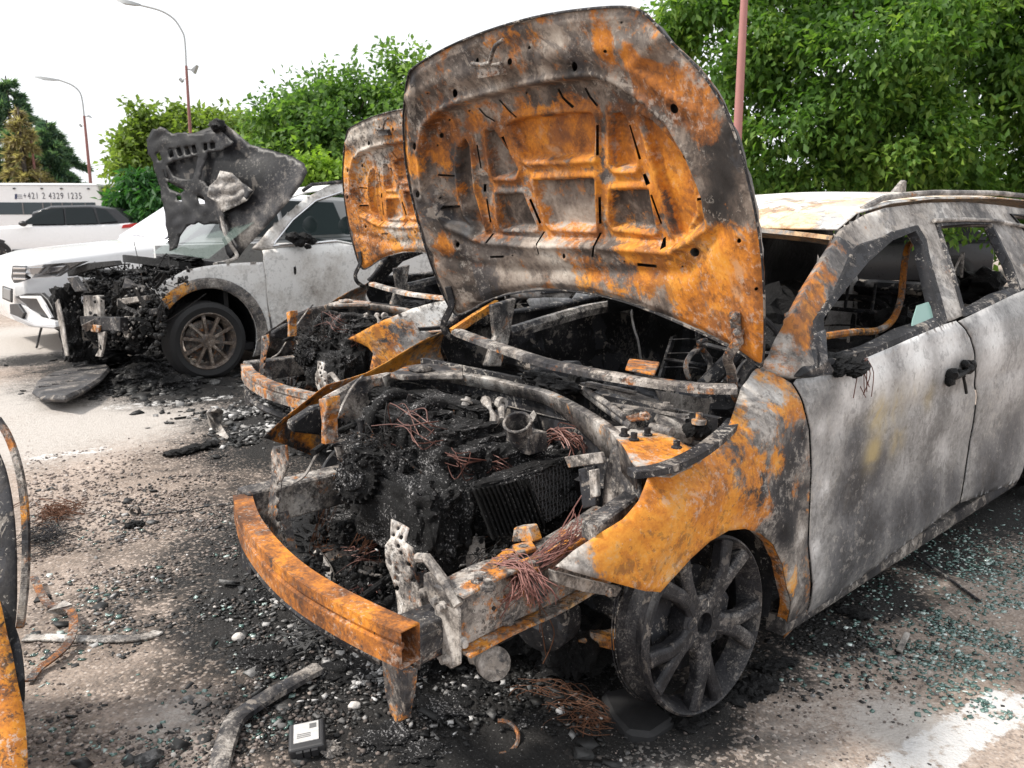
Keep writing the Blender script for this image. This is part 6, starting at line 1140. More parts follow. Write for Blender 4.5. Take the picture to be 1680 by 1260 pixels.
# white SUV with a black roof, side on in the distance
R_ = Frame(DY(2, 436, 24.3)*np.array([1, 1, 0]), math.radians(76)); R_.o = R_.o-R_.ay*.85
far1 = simple_car('parked_suv', 'white SUV with black roof and red tail lamp, side on before the white bus', R_, [(-.95, .35, .8, .8, .8), (-.8, .25, .98, .98, .86), (.1, .22, 1.08, 1.08, .91), (.45, .22, 1.1, 1.12, .92), (.9, .22, 1.1, 1.48, .92), (1.4, .22, 1.11, 1.66, .92), (2.4, .22, 1.13, 1.68, .92), (3.1, .24, 1.15, 1.6, .91), (3.45, .3, 1.18, 1.3, .88), (3.62, .4, 1.1, 1.1, .82)], .92, .7,
 [[(.62, .9, 1.14), (1.2, .9-.14, 1.55), (1.72, .76, 1.6), (1.75, .9, 1.14)], [(1.8, .9, 1.14), (1.78, .76, 1.6), (2.5, .76, 1.6), (2.62, .9, 1.16)], [(2.68, .9, 1.17), (2.58, .76, 1.6), (2.85, .78, 1.55), (3.15, .88, 1.22)]], (M['white'], plain('black_roof_paint', (.015, .015, .018), .25)), [(0, 1), (2.69, 1), (0, -1), (2.69, -1)])
m = MB(); m.prism([R_.W(p)[0] for p in ((3.25, .915, 1.02), (3.3, .915, 1.12), (3.66, .86, 1.17), (3.7, .84, 1.06))], R_.ay*.03); m.build('tail_light', plain('red_lens', (.45, .02, .02), .2), far1, bevel=.005)
m = MB(); m.blob(R_.W((.72, 1.02, 1.16))[0], (.12, .1, .08), .1, 1, 2, 1); m.build('mirror', M['black'], far1, True)
m = MB(); m.box(R_.W((1.3, .93, .34))[0], (R_.ax, R_.ay, R_.az), (.95, .02, .1)); m.build('sill_cladding', M['black'], far1)
# white bus with windows and a phone number
B_ = Frame(DY(150, 400, 33)*np.array([1, 1, 0]), math.radians(84)); 
bus = empty('white_bus', tuple(B_.o-B_.ax*3), 'white bus with a phone number above its windows, behind the distant white SUV', 'bus')
Z_ = lambda y: CAMH+(352-y)*33/1400
bx = lambda px: B_.L(hit(px, 340, B_.o, B_.ay))[0]
m = MB(); side_pr = [(bx(163), Z_(303)), (bx(176), Z_(362)), (bx(180), .9), (bx(181), .4), (-7.5, .4), (-7.5, Z_(303))]; m.prism([B_.W((x, 0, z))[0] for x, z in side_pr], -B_.ay*2.1); busb = m.build('body', M['white'], bus, bevel=.06, bevseg=2)
m = MB(); m.prism([B_.W((x, .004, z))[0] for x, z in ((-7.3, Z_(352)), (bx(158), Z_(352)), (bx(157), Z_(333)), (-7.3, Z_(333)))], B_.ay*.012); m.build('window', glass('bus_glass', (.06, .075, .085), .03), bus)
for px in (37, 70, 84, 102, 118, 140): m = MB(); m.prism([B_.W((x, .018, z))[0] for x, z in ((bx(px), Z_(352)), (bx(px+2.0), Z_(352)), (bx(px+2), Z_(333)), (bx(px), Z_(333)))], B_.ay*.01); m.build('window_pillar', plain('window_rubber', (.16, .15, .15), .5), bus)
m = MB(); m.prism([B_.W((x, -.3, z))[0] for x, z in ((bx(164)+.02, Z_(309)), (bx(175)+.02, Z_(356)), (bx(175)+.05, Z_(356)), (bx(164)+.05, Z_(309)))], -B_.ay*1.5); m.build('windscreen', M['glass_dark'], bus)
for px in (27, 72, 104, 148): m = MB(); m.box(B_.W((bx(px), .02, Z_(311.5)))[0], (B_.ax, B_.ay, B_.az), (.04, .03, .025)); m.build('roof_clip', M['black'], bus)
m = MB(); m.box(B_.W((bx(85), .0, Z_(306.5)))[0], (B_.ax, B_.ay, B_.az), (2.4, .02, .012)); m.build('roof_gutter', plain('grey_gutter', (.4, .4, .42), .5), bus)
m = MB(); m.tube([B_.W((bx(67), -.2, Z_(304)))[0], B_.W((bx(66), -.2, Z_(294)))[0]], .012, 6); m.build('antenna', M['black'], bus)
def text(body, name, size, o, xdir, zdir, mat, par, sx=1., space=1.):
    cu = bpy.data.curves.new(name, 'FONT'); cu.body = body; cu.size = size; cu.extrude = .004; cu.space_character = space
    ob = bpy.data.objects.new(name, cu); sc.collection.objects.link(ob)
    dg = bpy.context.evaluated_depsgraph_get(); me = bpy.data.meshes.new_from_object(ob.evaluated_get(dg)); bpy.data.objects.remove(ob)
    xd, zd = Vector(xdir).normalized(), Vector(zdir).normalized(); nd = xd.cross(zd)
    me.transform(Matrix((( xd.x*sx, zd.x, nd.x, o[0]), (xd.y*sx, zd.y, nd.y, o[1]), (xd.z*sx, zd.z, nd.z, o[2]), (0, 0, 0, 1)))); me.materials.clear()
    return link(name, me, mat, par, False)
ink = plain('dark_print', (.06, .06, .08), .5)
text('+421 2 4329 1235', 'phone_number', .335, B_.W((bx(40), .01, Z_(327.5)))[0], B_.ax, B_.az, ink, bus, .66, 1.28)
m = MB(); m.prism([B_.W((x, .006, z))[0] for x, z in ((bx(26), Z_(328)), (bx(29.5), Z_(328)), (bx(30.5), Z_(320)), (bx(27), Z_(320)))], B_.ay*.006); m.build('emblem', plain('navy_print', (.02, .03, .09), .5), bus)
for k in range(3):
    m = MB(); m.box(B_.W((bx(34.5), .008, Z_(321.5+2.6*k)))[0], (B_.ax, B_.ay, B_.az), (.085, .004, .014)); m.build('emblem_bar', plain('grey_print', (.3, .3, .33), .5), bus)
# white SUV facing us, behind the burnt SUV
Wf = Frame(K.W((1.27, -8.42, 0))[0], K.yaw+.03)
ws = simple_car('white_suv', 'clean white SUV facing out with chrome grille and slim headlights, beside the burnt SUV', Wf, [(-.93, .4, .74, .74, .68), (-.86, .28, .92, .92, .8), (-.6, .24, 1.0, 1.0, .88), (.0, .22, 1.06, 1.06, .91), (.42, .22, 1.1, 1.1, .92), (.55, .22, 1.1, 1.16, .92), (1.2, .22, 1.1, 1.58, .92), (2.0, .22, 1.12, 1.67, .92), (3.0, .22, 1.14, 1.62, .9), (3.6, .35, 1.12, 1.14, .85)], .92, .7,
 [[(1.0, .88, 1.15), (1.35, .77, 1.54), (1.9, .76, 1.58), (1.92, .9, 1.15)], [(1.98, .9, 1.15), (1.96, .76, 1.58), (2.7, .77, 1.56), (2.8, .9, 1.17)]], (M['white'], M['white']), [(0, 1), (2.75, 1), (0, -1), (2.75, -1)])
m = MB(); m.add([Wf.W(p)[0] for p in ((.56, .82, 1.15), (.54, 0, 1.17), (.56, -.82, 1.15), (1.18, -.7, 1.56), (1.16, 0, 1.6), (1.18, .7, 1.56))], [(0, 1, 4, 5), (1, 2, 3, 4)]); m.build('windscreen', glass('bright_windscreen', (.5, .5, .54), .06, 1), ws, True)  # opaque pale lilac base colour stands in for sky reflected in the glass
fw2 = lambda x, y, X=-.93: Wf.W(Wf.X(x*.2222, 280+y*.2222, X))[0]
def wpart(n_, pts, X, dp, mat, par=None, bev=.006):
    mb = MB(); mb.prism([fw2(x, y, X if not isinstance(X, list) else X[i]) for i, (x, y) in enumerate(pts)], Wf.ax*dp); return mb.build(n_, mat, par or ws, bevel=bev)
hx = [-.96, -.93, -.72, -.76, -.86, -.95, -.97]
hl0 = wpart('headlight', [(190, 705), (320, 692), (620, 668), (500, 722), (405, 782), (235, 795), (188, 765)], hx, .05, plain('headlight_glass', (.35, .36, .38), .12, .3))
for pts in ([(215, 715), (320, 710), (280, 760), (225, 765)], [(360, 712), (480, 700), (430, 740), (345, 760)]): wpart('lamp_unit', pts, -.96 if pts[0][0] < 300 else -.88, .03, plain('lamp_dark', (.06, .06, .07), .2, .5), hl0)
gr = wpart('grille', [(90, 700), (188, 705), (186, 800), (100, 830), (80, 790)], -.97, .05, M['black'])
for y in (712, 750, 790): wpart('grille_bar', [(95, y), (186, y+4), (186, y+16), (95, y+16)], -.985, .02, M['chrome'], gr, .002)
wpart('number_plate', [(22, 862), (74, 880), (74, 962), (22, 940)], -1.03, .02, plain('plate_dark', (.2, .2, .2), .4)); wpart('plate_holder', [(16, 850), (80, 872), (80, 975), (16, 948)], -1.02, .02, M['black'])
fg = wpart('fog_surround', [(110, 930), (190, 905), (300, 903), (350, 950), (410, 1060), (405, 1110), (330, 1100), (250, 1060), (190, 990)], [-.99, -.98, -.94, -.92, -.9, -.9, -.92, -.95, -.97], .04, M['black'])
wpart('fog_blade', [(140, 925), (285, 925), (330, 990), (380, 1085), (365, 1092), (305, 1010), (270, 945), (150, 940)], [-1.01, -.98, -.96, -.93, -.93, -.96, -.98, -1.01], .02, M['white'], fg, .002)
wpart('lower_grille', [(70, 985), (130, 985), (175, 1050), (160, 1090), (75, 1060)], -1.0, .03, M['black']); wpart('front_lip', [(60, 1045), (160, 1095), (260, 1140), (410, 1150), (400, 1168), (250, 1155), (110, 1105)], -1.0, .05, plain('grey_lip', (.35, .35, .36), .4)); wpart('bumper_skirt', [(120, 985), (200, 1010), (280, 1080), (400, 1110), (405, 1148), (260, 1138), (170, 1090)], -.97, .04, M['white'])
m = MB(); m.tube(cr([GZ(*q) for q in ((60, 570, .02), (66, 545, .15), (75, 515, .4), (88, 493, .55), (100, 487, .62))], 5), .012, 6); o = m.build('loose_cable', M['black'], None, True, origin=GZ(62, 565)); tagit(o, 'black cable hanging from the burnt SUV nose to the ground', 'cable')
# dark car far off, seen through the estate's windscreen opening; pale wall in front of it
Fc = Frame(DY(1312, 436, 17)*np.array([1, 1, 0]), math.radians(95))
simple_car('parked_car', 'dark distant car seen through the empty windscreen opening of the nearest wreck', Fc, [(-.8, .3, .6, .6, .75), (-.7, .22, .72, .72, .84), (.3, .2, .88, .88, .88), (.8, .2, .9, 1.3, .88), (1.6, .2, .92, 1.44, .88), (2.6, .22, .94, 1.38, .86), (3.3, .3, .95, 1.0, .8)], .88, .7, [[(.75, .86, .95), (1.05, .74, 1.3), (1.6, .72, 1.36), (1.62, .86, .95)]], (plain('dark_car_paint', (.03, .03, .035), .3), plain('dark_car_roof', (.02, .02, .025), .3)), [(0, 1), (2.6, 1), (0, -1), (2.6, -1)], wr=.31)
m = MB(); m.box((4.3, 14.2, .3), (RGT, np.array([0, 1, 0]), np.array([0, 0, 1])), (1.0, .15, .3)); o = m.build('low_wall', plain('pale_concrete', (.62, .6, .57), .8, 0, .1, 6), None, bevel=.02, origin=(4.3, 14.2, 0)); tagit(o, 'low pale concrete wall seen through the empty windscreen opening', 'wall')
# ------------------------------------------------------------------ lamp posts
pole_m = plain('red_brown_pole_paint', (.24, .1, .09), .55, 0, .15, 8); pink_m = plain('faded_red_pole_paint', (.36, .16, .145), .5, 0, .12, 10); grey_m = plain('galvanised', (.35, .36, .36), .45, .6)
def lamp_post(label, depth, pole, arm, head, extras=(), r=.06, mat=None, group='street lamps round the car park'):
    P = [DY(x, y, depth) for x, y in pole]; base = np.array([P[0][0], P[0][1], 0.]); rt = empty('street_lamp', tuple(base), label, 'street lamp', group)
    m = MB(); top = P[-1]; m.tube([base, base+(top-base)*.45, top], [r, r*.85, r*.62], 12); m.build('pole', mat or pole_m, rt, True)
    if arm:
        A_ = [top]+[DY(x, y, depth) for x, y in arm]; m = MB(); m.tube(cr(A_, 6), r*.42, 8); m.build('arm', grey_m, rt, True)
        h0, h1 = DY(*head[0], depth), DY(*head[1], depth); m = MB(); d = h1-h0; m.sweep([h0, h0+d*.3, h0+d*.7, h1], [[(-.05, -.03), (.05, -.03), (.05, .03), (-.05, .03)], [(-.12, -.06), (.12, -.06), (.1, .05), (-.1, .05)], [(-.13, -.08), (.13, -.08), (.1, .06), (-.1, .06)], [(-.06, -.03), (.06, -.03), (.05, .03), (-.05, .03)]]); m.build('lamp_head', grey_m, rt, True)
    for kind, pts in extras:
        q = [DY(x, y, depth) for x, y in pts]; m = MB()
        if kind == 'floodlight': m.tube([q[0], q[1]], .025, 6); m.prism([q[1]+(0, -.1, 0), q[2]+(0, -.1, 0), q[3]+(0, -.1, 0)], (0, .25, 0)); m.build('floodlight', grey_m, rt)
        else: m.tube([q[0], q[1]], .06, 8); m.tube([(q[0]+q[1])/2, q[2]], .02, 6); m.build('camera_box', grey_m, rt, True)
    return rt
lamp_post('tall lamp post with curved arm, floodlight and camera, above the torn bonnet of the SUV', 31, [(311, 225), (305.5, 108)], [(303, 65), (297, 48), (284, 30), (262, 17), (228, 8)], [(230, 8), (192, 0)], [('floodlight', [(307, 113), (314, 115), (324, 107), (319, 121)]), ('camera', [(295, 129), (300, 134), (305, 128)])], .075)
lamp_post('lamp post with curved arm standing above the right end of the white bus', 41, [(149, 300), (138, 190)], [(135, 165), (130, 150), (117, 139), (96, 131)], [(97, 131.5), (58, 126.5)], [('floodlight', [(139, 191), (144, 191), (150, 194), (146, 189)]), ('camera', [(131, 204), (134, 208), (138, 204)])], .09)
lamp_post('red lamp post standing in front of the browned conifer', 42.2, [(59, 285), (50, 222)], None, None, (), .08)
lamp_post('thick faded red pole rising beside the nearest raised bonnet before the big tree', 11.5, [(1209, 240), (1224, -60)], None, None, (), .072, pink_m, None)
# ------------------------------------------------------------------ trees
def leaf_mat(name, c0, c1, c2_, rough=.55):
    t = NT(name); a = t.attr('tone'); c = t.ramp(a, [(0, c0), (.55, c1), (1, c2_)]); t.set(Base_Color=c, Roughness=rough); t.b.inputs['Specular IOR Level'].default_value = .35
    tr = t.n('ShaderNodeBsdfTranslucent'); t.l(t.mix(1., c, (1.25, 1.35, .6), 'MULTIPLY'), tr.inputs['Color']); mx = t.n('ShaderNodeMixShader'); mx.inputs[0].default_value = .5
    t.l(t.b.outputs[0], mx.inputs[1]); t.l(tr.outputs[0], mx.inputs[2]); t.l(mx.outputs[0], t.out.inputs[0]); return t.m
def leaves(centres, radii, n, ln, wd, droop=.5, per=9, spread=.28):
    """sprays of leaves on twigs: positions through the crown's volume, denser to the outside"""
    C_ = np.array(centres, float); R = np.array(radii, float); vol = R.prod(1)**(2/3); p = vol/vol.sum(); nt = n//per
    # boughs: many small flattened clumps through each mass, gaps left between them
    nc = max(30, int(n/per/34)); kk = rng.choice(len(C_), nc, p=p); d = rng.normal(size=(nc, 3)); d /= np.linalg.norm(d, axis=1)[:, None]; rad = rng.uniform(.3, 1., nt if False else nc)**.6
    cc = C_[kk]+d*rad[:, None]*R[kk]*.92; cs = R[kk].mean(1)[:, None]*rng.uniform(.14, .36, (nc, 1))*np.array([1.3, 1.3, .42]); ctone = rng.uniform(0, 1, nc); cdir = d*np.array([1, 1, .4])-np.array([0, 0, droop*.6])
    k = rng.integers(0, nc, nt); e = rng.normal(size=(nt, 3)); e /= np.linalg.norm(e, axis=1)[:, None]; base = cc[k]+e*(rng.uniform(0, 1, nt)**.45)[:, None]*cs[k]
    out = cdir[k]+e*.5+rng.normal(0, .35, (nt, 3))-np.array([0, 0, droop*.5]); out /= np.linalg.norm(out, axis=1)[:, None]
    sprt = np.repeat(.5*ctone[k]+.5*rng.uniform(0, 1, nt), per); N = nt*per; B = np.repeat(base, per, 0)+np.repeat(out, per, 0)*(np.tile(np.arange(per), nt)/per*spread*2.2)[:, None]+rng.normal(0, spread*.22, (N, 3))
    ax = np.repeat(out, per, 0)*.6+rng.normal(0, .55, (N, 3))-np.array([0, 0, droop*.6]); ax /= np.linalg.norm(ax, axis=1)[:, None]
    nr = rng.normal(0, .6, (N, 3))+np.array([0, 0, 1.]); sd_ = np.cross(ax, nr); sd_ /= np.linalg.norm(sd_, axis=1)[:, None]+1e-9; up = np.cross(sd_, ax)
    s = rng.uniform(.65, 1.25, N)[:, None]; L_, W_ = ln*s, wd*s
    V = np.stack([B, B+ax*L_*.5+sd_*W_+up*W_*.3, B+ax*L_-up*L_*.12, B+ax*L_*.5-sd_*W_+up*W_*.3], 1).reshape(-1, 3)
    i = np.arange(N)*4; T = np.concatenate([np.stack([i, i+1, i+2], 1), np.stack([i, i+2, i+3], 1)])
    tone = np.repeat(np.clip(sprt*.6+rng.uniform(0, .4, N), 0, 1), 4); return V, T, tone
bark = burnt('tree_bark', .3, -.6, 3, .5, .85, greys=[(0, (.02, .016, .012)), (.5, (.09, .07, .055)), (1, (.25, .21, .17))])
def tree(name, label, base, trunk_h, tr, cent, rad, n, ln, wd, mat, droop=.4, per=9, spread=.28, cat='tree', group=None, limbs=7):
    base = np.asarray(base, float); rt = empty(name, tuple(base), label, cat, group)
    C_ = np.array(cent, float)+base; m = MB(); top = base+np.array([0, 0, trunk_h]); m.tube([base, base+(top-base)*.5+np.array([.1*tr, .1, 0]), top], [tr*1.25, tr, tr*.6], 10)
    for i in range(limbs):
        c = C_[i % len(C_)]; s_ = base+(top-base)*rng.uniform(.5, 1); e = c+rng.normal(0, .3, 3)*np.array(rad[i % len(C_)]); m.tube(cr([s_, (s_+e)/2+rng.normal(0, .15, 3)*np.linalg.norm(e-s_)*.4, e], 4), list(np.linspace(tr*.45, tr*.08, 9)), 6)
    m.build('trunk', bark, rt, True)
    V, T, tone = leaves(C_, rad, n, ln, wd, droop, per, spread); mesh_np('crown', V, T, mat, rt, False, attrs={'tone': tone}); return rt
lm_big = leaf_mat('deep_green_leaf', (.034, .09, .018), (.1, .2, .038), (.32, .45, .1)); lm_mid = leaf_mat('mid_green_leaf', (.05, .115, .032), (.115, .215, .055), (.26, .38, .11)); lm_yel = leaf_mat('yellow_green_leaf', (.08, .13, .03), (.19, .27, .065), (.34, .42, .11)); lm_ail = leaf_mat('bluish_green_leaf', (.02, .07, .025), (.05, .15, .045), (.11, .26, .06)); lm_lime = leaf_mat('lime_leaf', (.09, .17, .02), (.2, .33, .045), (.35, .48, .09))
def PW(x, y, d): return DY(x, y, d)
def crowns(lst, depth, base):
    c, r = [], []
    for x, y, rp, dd in lst:
        p = PW(x, y, depth+dd); c.append(p-base); R = rp*(depth+dd)/1400; r.append((R, R*.9, R*.85))
    return c, r
b = np.array([6.9, 16.5, 0]); c, r = crowns([(1200, 60, 95, -.5), (1180, 190, 80, 0), (1330, 40, 130, -1), (1300, 200, 120, -1.2), (1450, 90, 150, -1.5), (1450, 240, 110, -1.5), (1600, 60, 150, -1), (1600, 220, 130, -1.2), (1750, 130, 170, -.5), (1350, -120, 160, 0), (1550, -140, 180, 0), (1750, -100, 180, 0), (1260, 285, 70, -.5), (1370, 290, 80, -1), (1520, 290, 80, -1), (1650, 300, 90, -1), (1150, 10, 60, 0)], 15, b)
tree('broadleaf_tree', 'large dense green tree filling the upper right behind the red pole', b, 4., .24, c, r, 86000, .14, .037, lm_big, .55, 11, .3, limbs=14)
b = np.array(DY(560, 352, 30)*[1, 1, 0]); c, r = crowns([(600, 185, 62, 0), (520, 200, 60, 0), (460, 215, 50, 0), (560, 240, 75, -1), (645, 190, 62, 0), (480, 265, 60, -1), (620, 260, 75, -1), (662, 125, 30, 0), (560, 145, 32, 0), (448, 165, 30, .5), (510, 160, 24, 0), (600, 310, 70, -1), (700, 250, 80, 0)], 30, b)
tree('broadleaf_tree', 'green tree behind the middle raised bonnet, right of the tall lamp post', b, 3., .2, c, r, 38000, .24, .068, lm_mid, .4, 9, .5)
b = np.array(DY(300, 352, 34)*[1, 1, 0]); c, r = crowns([(280, 230, 50, 0), (340, 220, 50, 0), (395, 215, 45, 1), (232, 250, 40, 0), (252, 205, 26, 0), (310, 260, 65, 0), (205, 245, 18, 0), (380, 250, 60, 0), (265, 270, 50, 0), (425, 215, 40, 1), (312, 185, 24, 0), (240, 300, 40, -.5)], 34, b)
tree('broadleaf_tree', 'thin yellowish green tree behind the torn bonnet of the SUV', b, 3, .18, c, r, 15000, .27, .08, lm_yel, .3, 7, .4)
b = np.array(DY(215, 352, 27)*[1, 1, 0]); c, r = crowns([(234, 305, 30, 0), (214, 325, 20, 0), (258, 330, 32, 0), (232, 348, 30, 0), (204, 300, 13, 0), (250, 285, 18, 0), (270, 345, 28, 0), (218, 365, 24, 0)], 27, b)
tree('leafy_bush', 'bluish green bush between the white bus and the burnt SUV', b, 1.2, .1, c, r, 11000, .3, .06, lm_ail, .7, 11, .35, 'bush')
b = np.array(DY(520, 352, 24)*[1, 1, 0]); c, r = crowns([(500, 265, 28, 0), (540, 270, 28, 0), (520, 290, 35, 0), (560, 295, 25, 0), (480, 250, 16, 0), (545, 330, 40, 0)], 24, b)
tree('leafy_bush', 'bright lime green bush behind the grey SUV roof', b, 1.2, .08, c, r, 8000, .2, .06, lm_lime, .3, 9, .35, 'bush')
b = np.array(DY(330, 352, 38)*[1, 1, 0]); c, r = crowns([(250, 330, 50, 0), (320, 320, 60, 0), (400, 320, 60, 0), (480, 320, 60, 0), (560, 320, 60, 0), (640, 320, 60, 0), (720, 320, 60, 0), (800, 320, 60, 0)], 38, b)
tree('hedge', 'dark green hedge closing the car park behind the wrecks', b, .5, .08, c, r, 14000, .3, .09, lm_big, .3, 9, .5, 'hedge')
b = np.array(DY(1350, 352, 21)*[1, 1, 0]); c, r = crowns([(1150, 345, 55, 0), (1230, 345, 55, 0), (1310, 340, 50, 0), (1390, 345, 55, 0), (1470, 345, 55, 0), (1550, 345, 60, 0), (1640, 345, 60, 0), (1730, 345, 60, 0)], 21, b)
tree('hedge', 'dark green hedge under the large tree on the right', b, .5, .08, c, r, 16000, .2, .06, lm_big, .3, 9, .4, 'hedge')
def conifer(label, base, h, rad, mat, n=26000, gap=.0, start=.06):
    base = np.asarray(base, float); rt = empty('conifer', tuple(base), label, 'conifer', 'conifers behind the bus'); m = MB(); m.tube([base, base+np.array([0, 0, h])], [.22, .03], 8); m.build('trunk', bark, rt, True)
    B, A = [], []
    nb = 85
    for i in range(nb):
        z = h*(start+(.98-start)*(i/nb)**.9); L_ = rad*(1-(z/h)**1.9)*rng.uniform(.65, 1.1)+.15; a = rng.uniform(0, 6.28); d = np.array([math.cos(a), math.sin(a), 0]); k = int(n/nb*(L_/rad+.15)/.65); t_ = rng.uniform(.1, 1, k)**.7
        q = base+np.array([0, 0, z])+d*(t_*L_)[:, None]+np.array([0, 0, 1])*(-.28*L_*t_**1.3)[:, None]; sd_ = np.array([-d[1], d[0], 0]); off = rng.normal(0, .16*L_+.05, k)*(1.1-t_); q = q+sd_*off[:, None]+np.array([0, 0, 1])*rng.normal(0, .06, k)[:, None]
        B.append(q); A.append(np.tile(d*.8-np.array([0, 0, .12]), (k, 1))+rng.normal(0, .4, (k, 3)))
    B = np.concatenate(B); A = np.concatenate(A); A /= np.linalg.norm(A, axis=1)[:, None]; N = len(B); sd_ = np.cross(A, rng.normal(0, .5, (N, 3))+[0, 0, 1]); sd_ /= np.linalg.norm(sd_, axis=1)[:, None]; s = rng.uniform(.7, 1.3, N)[:, None]
    V = np.stack([B-sd_*.045*s, B+sd_*.045*s, B+A*.36*s], 1).reshape(-1, 3); T = np.arange(N*3).reshape(-1, 3); mesh_np('crown', V, T, mat, rt, False, attrs={'tone': np.repeat(rng.uniform(0, 1, N), 3)})
lm_con = leaf_mat('blue_green_needles', (.045, .1, .075), (.1, .18, .13), (.2, .29, .19)); lm_dead = leaf_mat('browned_needles', (.16, .13, .08), (.32, .27, .16), (.5, .43, .28))
conifer('dark blue green conifer behind the right half of the bus', DY(92, 352, 44)*[1, 1, 0], 6.0, 2.8, lm_con, 34000)
conifer('tall dark green conifer with a blunt top behind the left half of the bus', DY(34, 352, 46)*[1, 1, 0], 8.4, 3.2, lm_con, 38000)
conifer('thin browned conifer in front of the dark ones', DY(48, 352, 42)*[1, 1, 0], 6.4, 1.25, lm_dead, 6000)
# ------------------------------------------------------------------ the wreck cut off by the left edge of the picture
Lb = np.array([-1.75, 1.95, 0.]); wreck = empty('burnt_car', tuple(Lb), 'rusty orange wing of another burnt car cut off by the left edge', 'car')
def c6(x, y): return x*.492, 640+y*.492
def edge_sheet(name, pts, d0, d1, back, mat, lip_=None, par=wreck, th=.004, at=None):
    C_ = cr([DY(*c6(x, y), d0+(d1-d0)*i/(len(pts)-1)) for i, (x, y) in enumerate(pts)], 6); n = len(C_); vs = []; K_ = 14
    for j in range(K_):
        f = j/(K_-1)
        for q in C_: vs.append(q+np.array(back)*f+np.array([0, 0, .10])*math.sin(f*math.pi*.5)*.6-np.array([0, .12, 0])*f*f)
    T = np.array([(j*n+i, j*n+i+1, (j+1)*n+i+1, (j+1)*n+i) for j in range(K_-1) for i in range(n-1)]); o = mesh_np(name, vs, T, mat, par, attrs=paint(np.array(vs), at) if at else None); o.modifiers.new('t', 'SOLIDIFY').thickness = th; return o
orange = burnt('bright_orange_rust', .4, .75, 1.4, .45, .62, rustpos=.68)
edge_sheet('fender', [(-20, 640), (5, 720), (28, 830), (45, 900), (62, 990), (76, 1060), (86, 1130), (92, 1220), (93, 1330)], 1.95, 1.62, (-.55, -.1, .06), orange, at={'soot_shade': [(DY(*c6(10, 860), 1.8), .1, .5)], 'light': [(DY(*c6(10, 900), 1.8), .1, .3)]})
edge_sheet('wheel_arch', [(-10, 690), (25, 735), (52, 790), (70, 850), (81, 930), (84, 1000), (80, 1065)], 2.0, 1.78, (-.35, .1, -.05), M['inside'], th=.008)
edge_sheet('inner_panel', [(-10, 190), (18, 255), (38, 340), (50, 430), (56, 520), (58, 620), (57, 720), (50, 800)], 2.25, 2.0, (-.4, .15, 0), burnt('dusty_dark_panel', .34, .05, 1.5, .35, .75, rustpos=.3), th=.008)
m = MB(); C_ = cr([DY(*c6(x, y), 2.18-.02*i) for i, (x, y) in enumerate([(-6, 100), (20, 140), (42, 190), (60, 250), (74, 320), (83, 400), (87, 480), (87, 560), (83, 650), (76, 720), (68, 790)])], 12)
for i in range(0, len(C_)-1):
    for h in (0, .5):
        p = C_[i]*(1-h)+C_[i+1]*h; t_ = C_[i+1]-C_[i]; t_ /= np.linalg.norm(t_); u = np.cross(t_, (0, 1., 0)); u /= np.linalg.norm(u); m.box(p, (u, t_, np.array([0, 1., 0])), (.0085, .0022, .006))
m.build('coil_strip', M['rail'], wreck); m = MB(); m.tube(list(C_), .005, 6, False); m.build('coil_core', M['dark_steel'], wreck, True)
m = MB(); m.prism([Lb+np.array(p) for p in ((-1.0, -.3, .05), (.35, -.28, .05), (.3, -.2, .5), (-1.0, -.2, .6))], (0, .5, 0)); m.build('lower_body', M['inside'], wreck, bevel=.03)
# ------------------------------------------------------------------ things lying about
def g6(x, y, z=0.): return GZ(*c6(x, y), z)
def lay(name, label, cat, mat, build, origin, smooth=False, bevel=0., group=None):
    mb = MB(); build(mb); o = mb.build(name, mat, None, smooth, origin=origin, bevel=bevel); tagit(o, label, cat, group); return o
def strip(mb, pts, w, t, lift=.004, curl=None):
    P = [np.array(p)+np.array([0, 0, lift+(curl[i] if curl else 0)]) for i, p in enumerate(pts)]; mb.sweep(list(cr(P, 4)), [(-w, 0), (w, 0), (w, t), (-w, t)])
utp = ((52, 640), (60, 624), (85, 610), (130, 598), (150, 590), (172, 588), (181, 603), (168, 618), (140, 636), (108, 650), (66, 649))
tilt_ = lambda p: np.array([0, 0, .06+.14*np.clip((p[0]+4.15)/1.1, 0, 1)])
t = burnt('dusty_black_plastic', .38, -.6, 1.5, .25, .7, speck=.5)
def b_(mb):
    mb.prism([GZ(x, y, tilt_(GZ(x, y))[2]) for x, y in utp], (0, 0, -.05))
und = lay('undertray', 'large dusty black plastic undertray lying before the burnt nose of the grey SUV', 'undertray', t, b_, GZ(115, 620), bevel=.02)
for i, (x, y) in enumerate(((78, 634), (100, 630), (122, 625), (95, 616), (118, 612), (140, 607))):
    p = GZ(x, y, tilt_(GZ(x, y))[2]+.001); m = MB(); m.box(p, (RGT, np.array([0, 1., .0]), np.array([0, 0, 1.])), (.06, .018, .006)); m.build('rib', t, und)
def b_(mb):
    P = [GZ(x, y, z) for x, y, z in ((338, 676, .12), (352, 674, .16), (362, 680, .1), (358, 700, .03), (372, 722, .02), (352, 712, .0), (342, 698, .02))]; mb.prism(P, (.01, .03, .015))
lay('metal_sheet', 'crumpled pale metal sheet standing in the ash before the middle wreck', 'scrap metal', M['alu'], b_, GZ(352, 715), bevel=.006)
def b_(mb):
    for i, (x, y) in enumerate(((283, 744), (292, 742), (302, 741), (312, 737), (322, 733), (332, 733), (345, 728))): mb.blob(GZ(x, y, .02), (.05, .03, .02), .6, 2, 3, i)
lay('charred_hose', 'black charred hose lying in the open left of the middle wreck', 'hose', M['char'], b_, GZ(310, 738), True)
lay('steel_rod', 'thin rod with a small coil lying between the left edge and the rusty beam', 'rod', M['dark_steel'], lambda mb: mb.tube(cr([GZ(232, 846, .01), GZ(300, 838, .012), GZ(350, 829, .03), GZ(386, 826, .05)], 4), .004, 6), GZ(300, 838), True)
